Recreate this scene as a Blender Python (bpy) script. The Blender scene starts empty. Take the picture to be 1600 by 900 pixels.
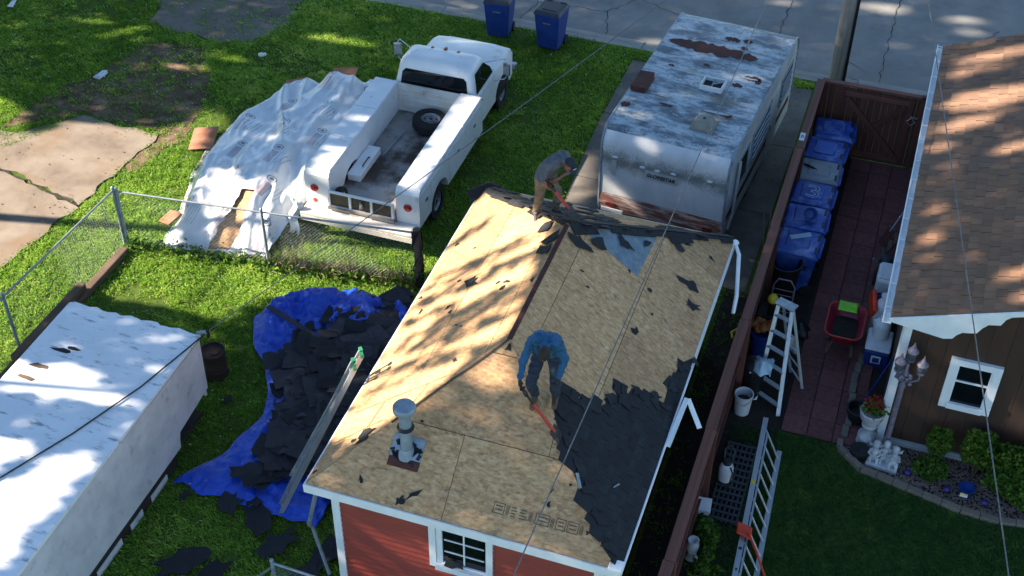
import bpy, bmesh, math, random
import numpy as np
from mathutils import Vector as V, Matrix as MX, noise as NZ
random.seed(11)
R=math.radians
SC=bpy.context.scene
COL=SC.collection

# ------------------------------------------------------------------ camera
cd=bpy.data.cameras.new('camera'); cam=bpy.data.objects.new('camera',cd); COL.objects.link(cam)
cd.sensor_width=36.0; cd.lens=36.0*2106.3/1600.0; cd.clip_start=0.1; cd.clip_end=2000
PT,YW,RL=R(40.8275),R(-18.5826),R(0.53586)
fw=V((math.sin(YW)*math.cos(PT),math.cos(YW)*math.cos(PT),-math.sin(PT)))
rt=V((math.cos(YW),-math.sin(YW),0)); up=rt.cross(fw)
rt2=rt*math.cos(RL)+up*math.sin(RL); up2=-rt*math.sin(RL)+up*math.cos(RL)
m3=MX((rt2,up2,-fw)).transposed(); CAMP=V((0,0,17.0))
cam.matrix_world=MX.Translation(CAMP)@m3.to_4x4()
SC.camera=cam

# ------------------------------------------------------------------ sky and sun
SUN_EL=R(30); SUN_AZ=R(14)          # the light travels towards +X and a little +Y
sdir=V((math.cos(SUN_EL)*math.cos(SUN_AZ),math.cos(SUN_EL)*math.sin(SUN_AZ),-math.sin(SUN_EL)))
w=bpy.data.worlds.new("World"); SC.world=w; w.use_nodes=True
nt=w.node_tree; bg=nt.nodes['Background']; sk=nt.nodes.new('ShaderNodeTexSky')
sk.sky_type='NISHITA'; sk.sun_disc=False; sk.sun_elevation=SUN_EL
sk.sun_rotation=math.atan2(-sdir.x,-sdir.y)%(2*math.pi); sk.air_density=1.0; sk.dust_density=0.0; sk.ozone_density=2.6
nt.links.new(sk.outputs[0],bg.inputs[0]); bg.inputs[1].default_value=0.08
sl=bpy.data.lights.new('sun','SUN'); sl.energy=5.0; sl.angle=R(0.5); sl.color=(1.0,0.86,0.71)
so=bpy.data.objects.new('sun',sl); COL.objects.link(so)
so.rotation_euler=sdir.to_track_quat('-Z','Y').to_euler(); so.location=(-30,0,30)
SC.view_settings.view_transform='Standard'; SC.view_settings.look='None'
SC.view_settings.exposure=2.1; SC.view_settings.gamma=1.0

# ------------------------------------------------------------------ mesh helpers
MW={}
class MB:
    def __init__(s): s.v=[];s.f=[];s.m=[]
    def add(s,vs,fs,m=0):
        o=len(s.v); s.v+= [tuple(p) for p in vs]; s.f+=[tuple(i+o for i in f) for f in fs]; s.m+=[m]*len(fs); return s
    def box(s,x0,x1,y0,y1,z0,z1,m=0):
        return s.add([(x0,y0,z0),(x1,y0,z0),(x1,y1,z0),(x0,y1,z0),(x0,y0,z1),(x1,y0,z1),(x1,y1,z1),(x0,y1,z1)],
          [(0,3,2,1),(4,5,6,7),(0,1,5,4),(1,2,6,5),(2,3,7,6),(3,0,4,7)],m)
    def hexa(s,b,t,m=0):            # bottom 4 points (counter-clockwise from above), top 4
        return s.add(list(b)+list(t),[(0,3,2,1),(4,5,6,7),(0,1,5,4),(1,2,6,5),(2,3,7,6),(3,0,4,7)],m)
    def obox(s,c,sz,rot,m=0):
        c=V(c);a,b,d=[q/2 for q in sz]
        return s.add([c+rot@V(p) for p in [(-a,-b,-d),(a,-b,-d),(a,b,-d),(-a,b,-d),(-a,-b,d),(a,-b,d),(a,b,d),(-a,b,d)]],
          [(0,3,2,1),(4,5,6,7),(0,1,5,4),(1,2,6,5),(2,3,7,6),(3,0,4,7)],m)
    def bar(s,a,b,w,h,upv=(0,0,1),m=0):
        a=V(a);b=V(b);d=(b-a);L=d.length;d/=L;u=V(upv);x=d.cross(u)
        if x.length<1e-4:x=d.cross(V((1,0,0)))
        x.normalize();u=x.cross(d)
        return s.obox((a+b)/2,(w,L,h),MX((x,d,u)).transposed(),m)
    def tube(s,pts,r,n=8,m=0,caps=True,closed=False):
        pts=[V(p) for p in pts];k=len(pts);rr=r if isinstance(r,(list,tuple)) else [r]*k
        vs=[];prev=None
        for i,p in enumerate(pts):
            if closed:t=pts[(i+1)%k]-pts[i-1]
            else:t=pts[min(i+1,k-1)]-pts[max(i-1,0)]
            t.normalize()
            if prev is None:
                x=t.cross(V((0,0,1)))
                if x.length<1e-3:x=t.cross(V((0,1,0)))
            else:
                x=prev-t*prev.dot(t)
            x.normalize();y=t.cross(x);prev=x
            for j in range(n):
                a=2*math.pi*j/n;vs.append(p+(x*math.cos(a)+y*math.sin(a))*rr[i])
        fs=[];K=k if closed else k-1
        for i in range(K):
            i2=(i+1)%k
            for j in range(n):
                fs.append((i*n+j,i*n+(j+1)%n,i2*n+(j+1)%n,i2*n+j))
        if caps and not closed:
            fs.append(tuple(reversed(range(n))));fs.append(tuple((k-1)*n+j for j in range(n)))
        return s.add(vs,fs,m)
    def lathe(s,prof,c=(0,0,0),n=20,m=0,rot=None,sx=1,sy=1,cap=True):
        c=V(c);vs=[];fs=[];k=len(prof)
        for r,z in prof:
            for j in range(n):
                a=2*math.pi*j/n;p=V((r*math.cos(a)*sx,r*math.sin(a)*sy,z))
                vs.append(c+(rot@p if rot else p))
        for i in range(k-1):
            for j in range(n):fs.append((i*n+j,i*n+(j+1)%n,(i+1)*n+(j+1)%n,(i+1)*n+j))
        if cap:
            if prof[0][0]>1e-4:fs.append(tuple(reversed(range(n))))
            if prof[-1][0]>1e-4:fs.append(tuple((k-1)*n+j for j in range(n)))
        return s.add(vs,fs,m)
    def prism(s,poly,a,b,mp,m=0):   # 2-D polygon swept between offsets a and b by mp(p,q,offset)
        n=len(poly);vs=[mp(p[0],p[1],a) for p in poly]+[mp(p[0],p[1],b) for p in poly]
        fs=[tuple(range(n)),tuple(reversed(range(n,2*n)))]+[(i,n+i,n+(i+1)%n,(i+1)%n) for i in range(n)]
        return s.add(vs,fs,m)
    def grid(s,fn,nu,nv,m=0,skip=None):
        vs=[fn(i/nu,j/nv) for j in range(nv+1) for i in range(nu+1)]
        fs=[]
        for j in range(nv):
            for i in range(nu):
                if skip and skip((i+.5)/nu,(j+.5)/nv):continue
                a=j*(nu+1)+i;fs.append((a,a+1,a+nu+2,a+nu+1))
        return s.add(vs,fs,m)
    def ell(s,c,r,n=12,k=8,m=0,rot=None):
        rx,ry,rz=r if isinstance(r,(list,tuple)) else (r,r,r)
        prof=[(max(1e-5,math.sin(math.pi*i/k)),-math.cos(math.pi*i/k)) for i in range(k+1)]
        c=V(c);vs=[];fs=[]
        for q,z in prof:
            for j in range(n):
                a=2*math.pi*j/n;p=V((q*math.cos(a)*rx,q*math.sin(a)*ry,z*rz));vs.append(c+(rot@p if rot else p))
        for i in range(k):
            for j in range(n):fs.append((i*n+j,i*n+(j+1)%n,(i+1)*n+(j+1)%n,(i+1)*n+j))
        return s.add(vs,fs,m)
    def mesh(s,name,mats,smooth=None,fix=True):
        me=bpy.data.meshes.new(name);me.from_pydata(s.v,[],s.f)
        for q in (mats if isinstance(mats,(list,tuple)) else [mats]):me.materials.append(q)
        if any(s.m):me.polygons.foreach_set('material_index',s.m)
        if fix:
            bm=bmesh.new();bm.from_mesh(me);bmesh.ops.recalc_face_normals(bm,faces=bm.faces);bm.to_mesh(me);bm.free()
        if smooth:
            me.polygons.foreach_set('use_smooth',[True]*len(me.polygons));me.set_sharp_from_angle(angle=R(smooth))
        me.update();return me
def link(name,me,parent=None,ml=None):
    o=bpy.data.objects.new(name,me);COL.objects.link(o)
    if parent:o.parent=parent
    if ml is not None:o.matrix_local=ml
    return o
def build(name,mb,mats,parent=None,smooth=None,bevel=0,fix=True,solid=0,label=None):
    if parent is not None and parent in MW:
        im=MW[parent].inverted();mb.v=[tuple(im@V(p)) for p in mb.v]
    me=mb.mesh(name,mats,smooth,fix);o=link(name,me,parent)
    MW[o]=MW[parent] if parent in MW else MX()
    if solid:
        q=o.modifiers.new('solid','SOLIDIFY');q.thickness=solid;q.offset=-1
    if bevel:
        q=o.modifiers.new('bevel','BEVEL');q.width=bevel;q.segments=2;q.limit_method='ANGLE';q.angle_limit=R(40)
    if label:o['label']=label
    return o
def thing(name,label,cat,loc=(0,0,0),rz=0,group=None):
    o=bpy.data.objects.new(name,None);COL.objects.link(o);o.empty_display_size=.1
    o.location=loc;o.rotation_euler=(0,0,rz);o['label']=label;o['category']=cat
    if group:o['group']=group
    MW[o]=MX.Translation(V(loc))@MX.Rotation(rz,4,'Z');return o
def tag(o,label,cat,group=None):
    o['label']=label;o['category']=cat
    if group:o['group']=group
    return o
def struct(o):o['kind']='structure';return o
def stuff(o):o['kind']='stuff';return o
def dup(o,loc=None,rz=None,label=None,parent=None):
    c=o.copy();COL.objects.link(c)
    if parent:c.parent=parent
    for ch in list(o.children):dup(ch,parent=c)
    if loc is not None:c.location=loc
    if rz is not None:c.rotation_euler=(0,0,rz)
    if label:c['label']=label
    return c
_UC={}
def piece(name,parent,c,size,mat,rot=None):       # one box-shaped piece, mesh shared per material
    if mat.name not in _UC:
        _UC[mat.name]=MB().box(-.5,.5,-.5,.5,-.5,.5).mesh('piece',mat)
    W=MX.Translation(V(c))@((rot.to_4x4()) if rot else MX())@MX.Diagonal((size[0],size[1],size[2],1))
    return link(name,_UC[mat.name],parent,MW[parent].inverted()@W)
def barpiece(name,parent,a,b,w,h,mat,upv=(0,0,1)):
    a=V(a);b=V(b);d=b-a;L=d.length;d/=L;u=V(upv);x=d.cross(u)
    if x.length<1e-4:x=d.cross(V((1,0,0)))
    x.normalize();u=x.cross(d)
    return piece(name,parent,(a+b)/2,(w,L,h),mat,MX((x,d,u)).transposed())
def rotz(a):return MX.Rotation(a,3,'Z')
def rotx(a):return MX.Rotation(a,3,'X')
def roty(a):return MX.Rotation(a,3,'Y')
def clip(poly,px,py,nx,ny):        # keep the side where (p-(px,py)).n <= 0
    out=[]
    for i in range(len(poly)):
        a=poly[i];b=poly[(i+1)%len(poly)]
        da=(a[0]-px)*nx+(a[1]-py)*ny;db=(b[0]-px)*nx+(b[1]-py)*ny
        if da<=0:out.append(a)
        if (da<0<db) or (db<0<da):
            t=da/(da-db);out.append((a[0]+(b[0]-a[0])*t,a[1]+(b[1]-a[1])*t))
    return out
def clipto(poly,conv):             # conv counter-clockwise convex
    for i in range(len(conv)):
        a=conv[i];b=conv[(i+1)%len(conv)]
        poly=clip(poly,a[0],a[1],(b[1]-a[1]),-(b[0]-a[0]))
        if len(poly)<3:return []
    return poly
def inside(p,poly):
    c=False;n=len(poly);j=n-1
    for i in range(n):
        if (poly[i][1]>p[1])!=(poly[j][1]>p[1]) and p[0]<(poly[j][0]-poly[i][0])*(p[1]-poly[i][1])/(poly[j][1]-poly[i][1])+poly[i][0]:c=not c
        j=i
    return c
def inside_np(x,y,poly):
    c=np.zeros(len(x),bool);j=len(poly)-1
    for i in range(len(poly)):
        yi,yj,xi,xj=poly[i][1],poly[j][1],poly[i][0],poly[j][0]
        if yi!=yj:
            c^=((yi>y)!=(yj>y))&(x<(xj-xi)*(y-yi)/(yj-yi)+xi)
        j=i
    return c

# ------------------------------------------------------------------ material helpers
def lin(h):
    q=[int(h[i:i+2],16)/255 for i in (0,2,4)];return tuple((c/12.92 if c<=.04045 else ((c+.055)/1.055)**2.4) for c in q)+(1,)
class NT:
    def __init__(s,name):
        s.mat=bpy.data.materials.new(name);s.mat.use_nodes=True;s.t=s.mat.node_tree;s.b=s.t.nodes['Principled BSDF'];s._co=None
    def n(s,ty,**k):
        q=s.t.nodes.new(ty)
        for a,b in k.items():
            if a[0]=='i' and a[1:].isdigit():
                i=q.inputs[int(a[1:])]
                if hasattr(b,'links') or isinstance(b,bpy.types.NodeSocket):s.t.links.new(b,i)
                else:i.default_value=b
            else:setattr(q,a,b)
        return q
    def co(s,scale=(1,1,1),rot=(0,0,0),rnd=True):
        if s._co is None:
            c=s.n('ShaderNodeTexCoord').outputs['Object']
            oi=s.n('ShaderNodeObjectInfo');mu=s.n('ShaderNodeMath',operation='MULTIPLY',i0=oi.outputs['Random'],i1=37.0)
            s.rnd=oi.outputs['Random'];s.raw=c
            s._co=s.n('ShaderNodeVectorMath',operation='ADD',i0=c,i1=mu.outputs[0]).outputs[0]
        return s.n('ShaderNodeMapping',i0=(s._co if rnd else s.raw),i2=rot,i3=scale).outputs[0]
    def noise(s,co,scale,detail=4,rough=.55,dist=0):
        q=s.n('ShaderNodeTexNoise');s.t.links.new(co,q.inputs['Vector']);q.inputs['Scale'].default_value=scale;q.inputs['Detail'].default_value=detail
        q.inputs['Roughness'].default_value=rough;q.inputs['Distortion'].default_value=dist;return q.outputs[0]
    def ramp(s,fac,stops,interp='LINEAR'):
        q=s.n('ShaderNodeValToRGB');s.t.links.new(fac,q.inputs[0]);e=q.color_ramp;e.interpolation=interp
        while len(e.elements)<len(stops):e.elements.new(.5)
        for el,(p,c) in zip(e.elements,stops):
            el.position=p;el.color=c if len(c)==4 else tuple(c)+(1,)
        return q.outputs[0]
    def mix(s,fac,a,b,mode='MIX'):
        q=s.n('ShaderNodeMix',data_type='RGBA',blend_type=mode)
        for i,v in ((0,fac),(6,a),(7,b)):
            if isinstance(v,bpy.types.NodeSocket):s.t.links.new(v,q.inputs[i])
            else:q.inputs[i].default_value=v
        return q.outputs[2]
    def math(s,op,a,b=0.0,c=0.0):
        q=s.n('ShaderNodeMath',operation=op)
        for i,v in enumerate((a,b,c)):
            if isinstance(v,bpy.types.NodeSocket):s.t.links.new(v,q.inputs[i])
            else:q.inputs[i].default_value=v
        return q.outputs[0]
    def vary(s,col,amt):
        s.co();k=s.math('MULTIPLY_ADD',s.rnd,2*amt,1-amt)
        return s.n('ShaderNodeVectorMath',operation='SCALE',i0=col,i3=k).outputs[0]
    def bump(s,h,strength,dist=.01):
        q=s.n('ShaderNodeBump');q.inputs['Strength'].default_value=strength;q.inputs['Distance'].default_value=dist
        s.t.links.new(h,q.inputs['Height']);s.t.links.new(q.outputs[0],s.b.inputs['Normal'])
    def out(s,col,rough=.7,metal=0.0,spec=.5):
        if isinstance(col,bpy.types.NodeSocket):s.t.links.new(col,s.b.inputs['Base Color'])
        else:s.b.inputs['Base Color'].default_value=col
        if isinstance(rough,bpy.types.NodeSocket):s.t.links.new(rough,s.b.inputs['Roughness'])
        else:s.b.inputs['Roughness'].default_value=rough
        s.b.inputs['Metallic'].default_value=metal;s.b.inputs['Specular IOR Level'].default_value=spec
        return s.mat
def c3(h,k=1.0):
    q=lin(h);return (q[0]*k,q[1]*k,q[2]*k,1)
def simple(name,a,b=None,scale=6,rough=.6,metal=0.0,vary=.0,bump=.15,bs=60,dirt=None,dscale=3,dth=(.55,.75),st=(1,1,1)):
    t=NT(name);co=t.co(st);b=b or tuple(min(1,q*.75) for q in a[:3])+(1,)
    c=t.ramp(t.noise(co,scale,6,.6),[(.32,a),(.68,b)])
    if dirt:c=t.mix(t.ramp(t.noise(t.co(st),dscale,8,.65),[(dth[0],(0,0,0)),(dth[1],(1,1,1))]),c,dirt)
    if vary:c=t.vary(c,vary)
    if bump:t.bump(t.noise(t.co(),bs,3),bump,.004)
    return t.out(c,rough,metal)
# ------------------------------------------------------------------ materials
G=lambda v:(v,v,v,1)
def m_osb(name,tint=1.0):
    t=NT(name)
    def flakes(rot,sx,sy,sc):
        co=t.co((sx,sy,sx),(0,0,rot));q=t.n('ShaderNodeTexVoronoi');t.t.links.new(co,q.inputs['Vector']);q.inputs['Scale'].default_value=sc
        s=t.n('ShaderNodeSeparateColor',i0=q.outputs['Color']);return s.outputs[0]
    a=flakes(.3,1,2.4,15);b=flakes(1.5,1,2.6,17);c=flakes(2.5,1,2.0,12)
    tones=[(0,c3('7d624b')),(.3,c3('b28b5c')),(.6,c3('c69e71')),(.85,c3('d5b488')),(1,c3('906a4d'))]
    ca=t.ramp(a,tones);cb=t.ramp(b,tones);cc=t.ramp(c,tones)
    m=t.mix(.5,ca,cb);m=t.mix(.33,m,cc)
    big=t.noise(t.co(),1.1,6,.6)
    m=t.mix(t.ramp(big,[(.35,G(0)),(.75,G(.35))]),m,c3('94694f'))
    m=t.mix(t.ramp(t.noise(t.co(),3.0,7,.7),[(.6,G(0)),(.72,G(.45))]),m,c3('c4b294'))
    m=t.vary(m,.15)
    m=t.n('ShaderNodeVectorMath',operation='SCALE',i0=m,i3=tint).outputs[0]
    t.bump(t.mix(.5,a,b),.25,.003);return t.out(m,.8,0,.3)
def m_roof_old(name):      # weathered trailer roof: grey metal, flaking pale coating, rust and yellow stains
    t=NT(name)
    n1=t.noise(t.co((.6,1.5,1)),1.9,11,.70,.15)
    base=t.ramp(n1,[(.40,c3('525d65')),(.47,c3('75828a')),(.51,c3('98a4aa')),(.57,c3('b4bdc1')),(.62,c3('7d8990')),(.74,c3('b9c2c5'))])
    fl=t.noise(t.co((1,2.1,1),(0,0,.15)),8,9,.74)
    base=t.mix(t.ramp(fl,[(.55,G(0)),(.59,G(.7))]),base,c3('5a656d'))
    base=t.mix(t.ramp(t.noise(t.co((1,2.0,1),(0,0,.1)),5.5,9,.74),[(.60,G(0)),(.63,G(.7))]),base,c3('c4c9c8'))
    ye=t.ramp(t.noise(t.co((.6,1.3,1),(0,0,.4)),1.5,7,.65),[(.60,G(0)),(.68,G(.55))])
    base=t.mix(ye,base,c3('a3965e'))
    ru=t.ramp(t.noise(t.co((.6,1.6,1),(0,0,2.0)),2.6,8,.68),[(.665,G(0)),(.68,G(1))])
    base=t.mix(ru,base,c3('54301f'))
    t.bump(fl,.35,.01);return t.out(base,.5,0,.4)
M={}
M['osb']=m_osb('osb_sheathing',.92)
M['osb_old']=m_osb('osb_sheathing_darker',.88)
M['shingle_dark']=simple('dark_asphalt_shingle',c3('22252a'),c3('141619'),9,.9,0,.3,.6,250)
M['shingle_brown']=None
t=NT('brown_architectural_shingle');co=t.co()
oi=t.rnd
c=t.ramp(oi,[(0,c3('7d614d')),(.25,c3('896a54')),(.5,c3('917057')),(.7,c3('836653')),(1,c3('98765c'))])
c=t.mix(t.ramp(t.noise(t.co(),160,2),[(.4,G(0)),(.6,G(.45))]),c,c3('55463c'))
t.bump(t.noise(t.co(),220,2),.5,.003);M['shingle_brown']=t.out(c,.92,0,.2)
M['white_trim']=simple('white_trim_paint',c3('e6e8e7'),c3('d8dbda'),5,.5,0,0,.05,80,c3('a9aaa4'),4,(.66,.85))
M['red_siding']=simple('red_siding_paint',c3('93392c'),c3('823025'),3,.55,0,.05,.1,120,None,3,(.5,.7),(1,1,8))
M['truck_white']=simple('old_white_truck_paint',c3('e4e6e5'),c3('d6d9d9'),1.2,.32,0,.0,.0,40,c3('948672'),2.6,(.58,.82))
M['truck_white_dirty']=simple('dirty_white_truck_paint',c3('d6d4cd'),c3('bfb9ae'),2.5,.45,0,.0,.05,40,c3('7b5f48'),5,(.60,.74))
M['truck_bed']=simple('worn_truck_bed_floor',c3('a9a6a2'),c3('7c756d'),1.1,.7,0,.0,.1,60,c3('3c2f27'),1.2,(.44,.60))
M['rubber']=simple('black_tyre_rubber',c3('1c1c1d'),c3('121213'),8,.8)
M['steel']=simple('grey_steel_wheel',c3('9aa0a8'),c3('6f757c'),8,.4,.5)
M['glass']=simple('dark_window_glass',c3('0b0f12'),c3('10161a'),3,.06,0,0,0)
M['amber']=simple('amber_lens',c3('a8512e'),c3('8a3c22'),20,.25)
M['red_lens']=simple('red_tail_lens',c3('b01822'),c3('8d101a'),20,.25)
M['old_red_lens']=simple('faded_dark_red_lens',c3('6a2022'),c3('4c1719'),20,.4)
M['chrome']=simple('dull_chrome',c3('b8bcc0'),c3('9a9ea3'),8,.25,.8)
M['black_plastic']=simple('black_plastic',c3('17181a'),c3('101113'),10,.5)
M['olive_panel']=simple('brown_olive_panel',c3('4f4634'),c3('352d22'),4,.6,0,.1)
M['alu']=simple('brushed_aluminium',c3('b3b9bd'),c3('8f969b'),10,.42,.55,.05)
M['galv']=simple('galvanised_steel',c3('9aa2a6'),c3('7f878c'),14,.45,.5)
M['galv_dull']=simple('weathered_galvanised_pipe',c3('93a0aa'),c3('73808a'),6,.55,.2,0,.1,40,c3('4a4a48'),4,(.6,.75))
M['trailer_roof']=m_roof_old('weathered_trailer_roof')
t=NT('weathered_trailer_front');s=t.n('ShaderNodeSeparateXYZ',i0=t.n('ShaderNodeTexCoord').outputs['Object'])
c=t.ramp(t.noise(t.co((1,1,.5)),2.5,7,.6),[(.35,c3('b9bec0')),(.7,c3('d2d4d2'))])
band=t.math('SUBTRACT',1.0,t.math('MULTIPLY',t.math('ABSOLUTE',t.math('SUBTRACT',s.outputs[2],1.80)),2.7))
mo=t.math('ADD',t.math('ADD',t.math('MULTIPLY',t.noise(t.co((1,1,1)),26,9,.75),.62),t.math('MULTIPLY',t.noise(t.co((1,1,1)),4,3,.6),.36)),t.math('MULTIPLY',band,.34))
c=t.mix(t.ramp(mo,[(.60,G(0)),(.82,G(.85))]),c,c3('5d645f'))
M['trailer_front']=t.out(c,.45,0,.5)
M['trailer_side']=simple('aged_trailer_siding',c3('b9bdbd'),c3('9b9f9f'),2,.45,.1,0,.05,40,c3('7a6656'),3,(.62,.8),(1,1,.3))
M['rust']=simple('flaking_rust',c3('835548'),c3('633d34'),5,.85,0,.0,.4,40,c3('b9aaa0'),5,(.44,.56),(.4,1,2.2))
M['rust_plain']=simple('rusty_metal',c3('552c22'),c3('371c17'),6,.85,0,0,.4,40)
M['rust_dark']=simple('dark_brown_rust',c3('3d2b24'),c3('271c18'),6,.85,0,0,.4,40)
M['beige_plastic']=simple('aged_beige_plastic',c3('8f8c80'),c3('727067'),6,.7)
M['fence_wood']=simple('red_brown_fence_wood',c3('653a2f'),c3('492a22'),3,.8,0,.22,.4,30,c3('30201c'),5,(.55,.75),(1,1,.25))
M['fence_cap']=simple('red_brown_cap_wood',c3('7a4c3d'),c3('5c392e'),3,.75,0,.12,.3,30,c3('40241d'),4,(.58,.75),(1,.2,1))
M['timber']=simple('weathered_landscape_timber',c3('6a5746'),c3('483a2f'),4,.9,0,.2,.6,25,None,3,(.5,.7),(1,.3,1))
M['brown_siding']=simple('brown_panel_siding',c3('452f22'),c3('36251b'),4,.75,0,.06,.4,30,None,3,(.5,.7),(1,1,.15))
M['bin_blue']=simple('blue_bin_plastic',c3('1f479c'),c3('183a86'),4,.45,0,.08,.05,60,c3('5672a8'),3,(.50,.75))
M['bin_lid']=simple('scuffed_blue_lid',c3('2450aa'),c3('1b4294'),3,.42,0,.10,.05,60,c3('7f97c2'),3.5,(.50,.74))
M['bin_worn']=simple('worn_pale_blue_plastic',c3('4a6fc0'),c3('3c60b4'),4,.5,0,0,.05)
M['bin_navy']=simple('navy_bin_plastic',c3('22408a'),c3('1b3474'),4,.5,0,.05)
M['bin_dark_lid']=simple('dark_grey_lid',c3('33363b'),c3('25282c'),5,.5)
M['lid_grey']=simple('faded_grey_lid',c3('8f959b'),c3('737a82'),3,.5,0,0,.05,60,c3('4b6aa0'),2.5,(.55,.75))
t=NT('blue_poly_tarp');c=t.ramp(t.noise(t.co(),5,6,.6),[(.3,c3('2052c6')),(.7,c3('1843ae'))]);t.bump(t.math('ABSOLUTE',t.math('SUBTRACT',t.noise(t.co(),6,5,.6,.8),.5)),.9,.06);M['tarp_blue']=t.out(c,.33,0,.5)
M['wood_pole']=simple('weathered_utility_pole_wood',c3('a3988a'),c3('82786c'),4,.9,0,0,.6,25,c3('5b5148'),6,(.6,.75),(4,4,.25))
M['wire']=simple('grey_wire',c3('6b6e72'),c3('4b4e52'),20,.5)
M['wire_black']=simple('black_service_cable',c3('2a2b2d'),c3('1c1d1f'),20,.6)
M['pale_board']=simple('pale_blue_board',c3('a9c4d2'),c3('93b1c2'),5,.6)
M['red_plastic']=simple('red_barrow_paint',c3('8a2433'),c3('701c2a'),5,.45)
M['lime']=simple('lime_green_plastic',c3('7fd22a'),c3('6dbb20'),5,.5)
M['orange_red']=simple('orange_red_plastic',c3('d8431f'),c3('c03718'),5,.5)
M['tool_red']=simple('red_tool_handle',c3('b8382a'),c3('9c2d22'),12,.5)
M['white_plastic']=simple('white_plastic',c3('d3d6d6'),c3('bfc3c4'),5,.45)
M['cooler_blue']=simple('blue_cooler_plastic',c3('17387e'),c3('122d68'),5,.4)
M['paper']=simple('paper_label',c3('d8d4c4'),c3('c9c5b4'),9,.8)
M['soil']=simple('dark_soil',c3('2c241d'),c3('1b1612'),8,.95,0,0,.6,30)
M['orange_gourd']=simple('orange_brown_gourd',c3('a8652a'),c3('854a1e'),7,.6)
M['yellow']=simple('yellow_plastic',c3('d8c43a'),c3('bfa92c'),7,.5)
M['concrete_cast']=simple('cast_white_stone',c3('b9bdbf'),c3('8f9496'),7,.85,0,0,.3,40)
M['lilac_metal']=simple('aged_white_lamp_paint',c3('857d88'),c3('5f5864'),12,.55,.1,0,.2,60)
M['lamp_glass']=simple('frosted_lamp_glass',c3('4f565c'),c3('3f464c'),12,.12)
M['shed_white']=None
t=NT('peeling_white_shed_paint')
c=t.ramp(t.noise(t.co((1,1,1)),1.6,6,.6),[(.3,c3('e6e9e9')),(.7,c3('d8dddf'))])
c=t.mix(t.ramp(t.noise(t.co((.45,1.6,1)),5.5,9,.72),[(.56,G(0)),(.66,G(.75))]),c,c3('6f7478'))
c=t.mix(t.ramp(t.noise(t.co((.4,1.5,1),(0,0,.2)),2.3,8,.68),[(.67,G(0)),(.685,G(1))]),c,c3('3a2f29'))
t.bump(t.noise(t.co((.5,2,1)),12,5),.2,.006);M['shed_white']=t.out(c,.6,0,.4)
M['shed_side']=simple('dull_white_shed_side',c3('d2d1d4'),c3('b9b8bd'),2.2,.7,0,0,.15,25,c3('86868c'),3.5,(.58,.8))
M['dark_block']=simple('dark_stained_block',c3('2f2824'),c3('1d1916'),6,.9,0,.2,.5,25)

# ground covers
t=NT('lawn_soil');
c=t.ramp(t.noise(t.co(),3.0,6,.6),[(.3,c3('3d4f1e')),(.55,c3('4b5f26')),(.75,c3('5c5f33'))])
t.bump(t.noise(t.co(),40,4),.6,.02);M['lawn']=t.out(c,.95,0,.1)
t=NT('worn_dirt')
c=t.ramp(t.noise(t.co(),2.2,8,.65),[(.3,c3('43362b')),(.5,c3('665544')),(.7,c3('8a7763'))])
c=t.mix(t.ramp(t.noise(t.co(),9,6,.7),[(.52,G(0)),(.64,G(.7))]),c,c3('34401d'))
t.bump(t.noise(t.co(),30,5),.7,.02);M['dirt']=t.out(c,.95,0,.1)
t=NT('old_concrete')
c=t.ramp(t.noise(t.co(),1.3,8,.62),[(.3,c3('675c52')),(.5,c3('7c7164')),(.72,c3('897f73'))])
c=t.mix(t.ramp(t.noise(t.co(),.9,5,.6),[(.55,G(0)),(.68,G(.7))]),c,c3('7a6650'))
c=t.mix(t.ramp(t.noise(t.co(),14,6,.7),[(.55,G(0)),(.7,G(.3))]),c,c3('6b6258'))
t.bump(t.noise(t.co(),45,5),.35,.01);M['concrete']=t.out(c,.9,0,.2)
t=NT('grey_street_concrete')
c=t.ramp(t.noise(t.co(),1.0,9,.65),[(.3,c3('74736f')),(.55,c3('878682')),(.75,c3('94928d'))])
c=t.mix(t.ramp(t.noise(t.co(),.5,4,.6),[(.55,G(0)),(.7,G(.4))]),c,c3('605f5c'))
t.bump(t.noise(t.co(),60,5),.4,.008);M['street']=t.out(c,.9,0,.2)
t=NT('driveway_concrete')
c=t.ramp(t.noise(t.co(),1.2,8,.65),[(.3,c3('57534d')),(.55,c3('716b63')),(.75,c3('837c72'))])
c=t.mix(t.ramp(t.noise(t.co(),7,6,.7),[(.55,G(0)),(.68,G(.5))]),c,c3('47443e'))
t.bump(t.noise(t.co(),60,5),.4,.008);M['driveway']=t.out(c,.9,0,.2)
M['kerb']=simple('pale_kerb_concrete',c3('9b9890'),c3('837f77'),3,.9,0,0,.3,40,c3('5b5850'),5,(.6,.75))
M['crack']=simple('crack_soil',c3('2e2c22'),c3('23241a'),9,1)
M['paver']=simple('red_concrete_paver',c3('6e4340'),c3('573431'),5,.9,0,.2,.4,50,c3('40302c'),4,(.55,.75))
M['joint_sand']=simple('dark_joint_sand',c3('2b2420'),c3('1f1a17'),9,1)
M['edging']=simple('concrete_garden_edging',c3('7b7264'),c3('5d564a'),6,.9,0,.1,.4,40)
M['pebble']=simple('brown_river_pebble',c3('8a776c'),c3('66544c'),6,.8,0,.3)
def m_leaf(name,a,b,c_):
    t=NT(name);at=t.n('ShaderNodeAttribute',attribute_name='tint')
    c=t.ramp(at.outputs['Fac'],[(0,a),(.5,b),(1,c_)])
    t.out(c,.6,0,.25)
    tr=t.n('ShaderNodeBsdfTranslucent',i0=c);mx=t.n('ShaderNodeMixShader',i0=.45)
    t.t.links.new(t.b.outputs[0],mx.inputs[1]);t.t.links.new(tr.outputs[0],mx.inputs[2])
    t.t.links.new(mx.outputs[0],t.t.nodes['Material Output'].inputs[0]);return t.mat
M['grass']=m_leaf('yard_grass',c3('3a5e18'),c3('7fab36'),c3('cfdd72'))
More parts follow.
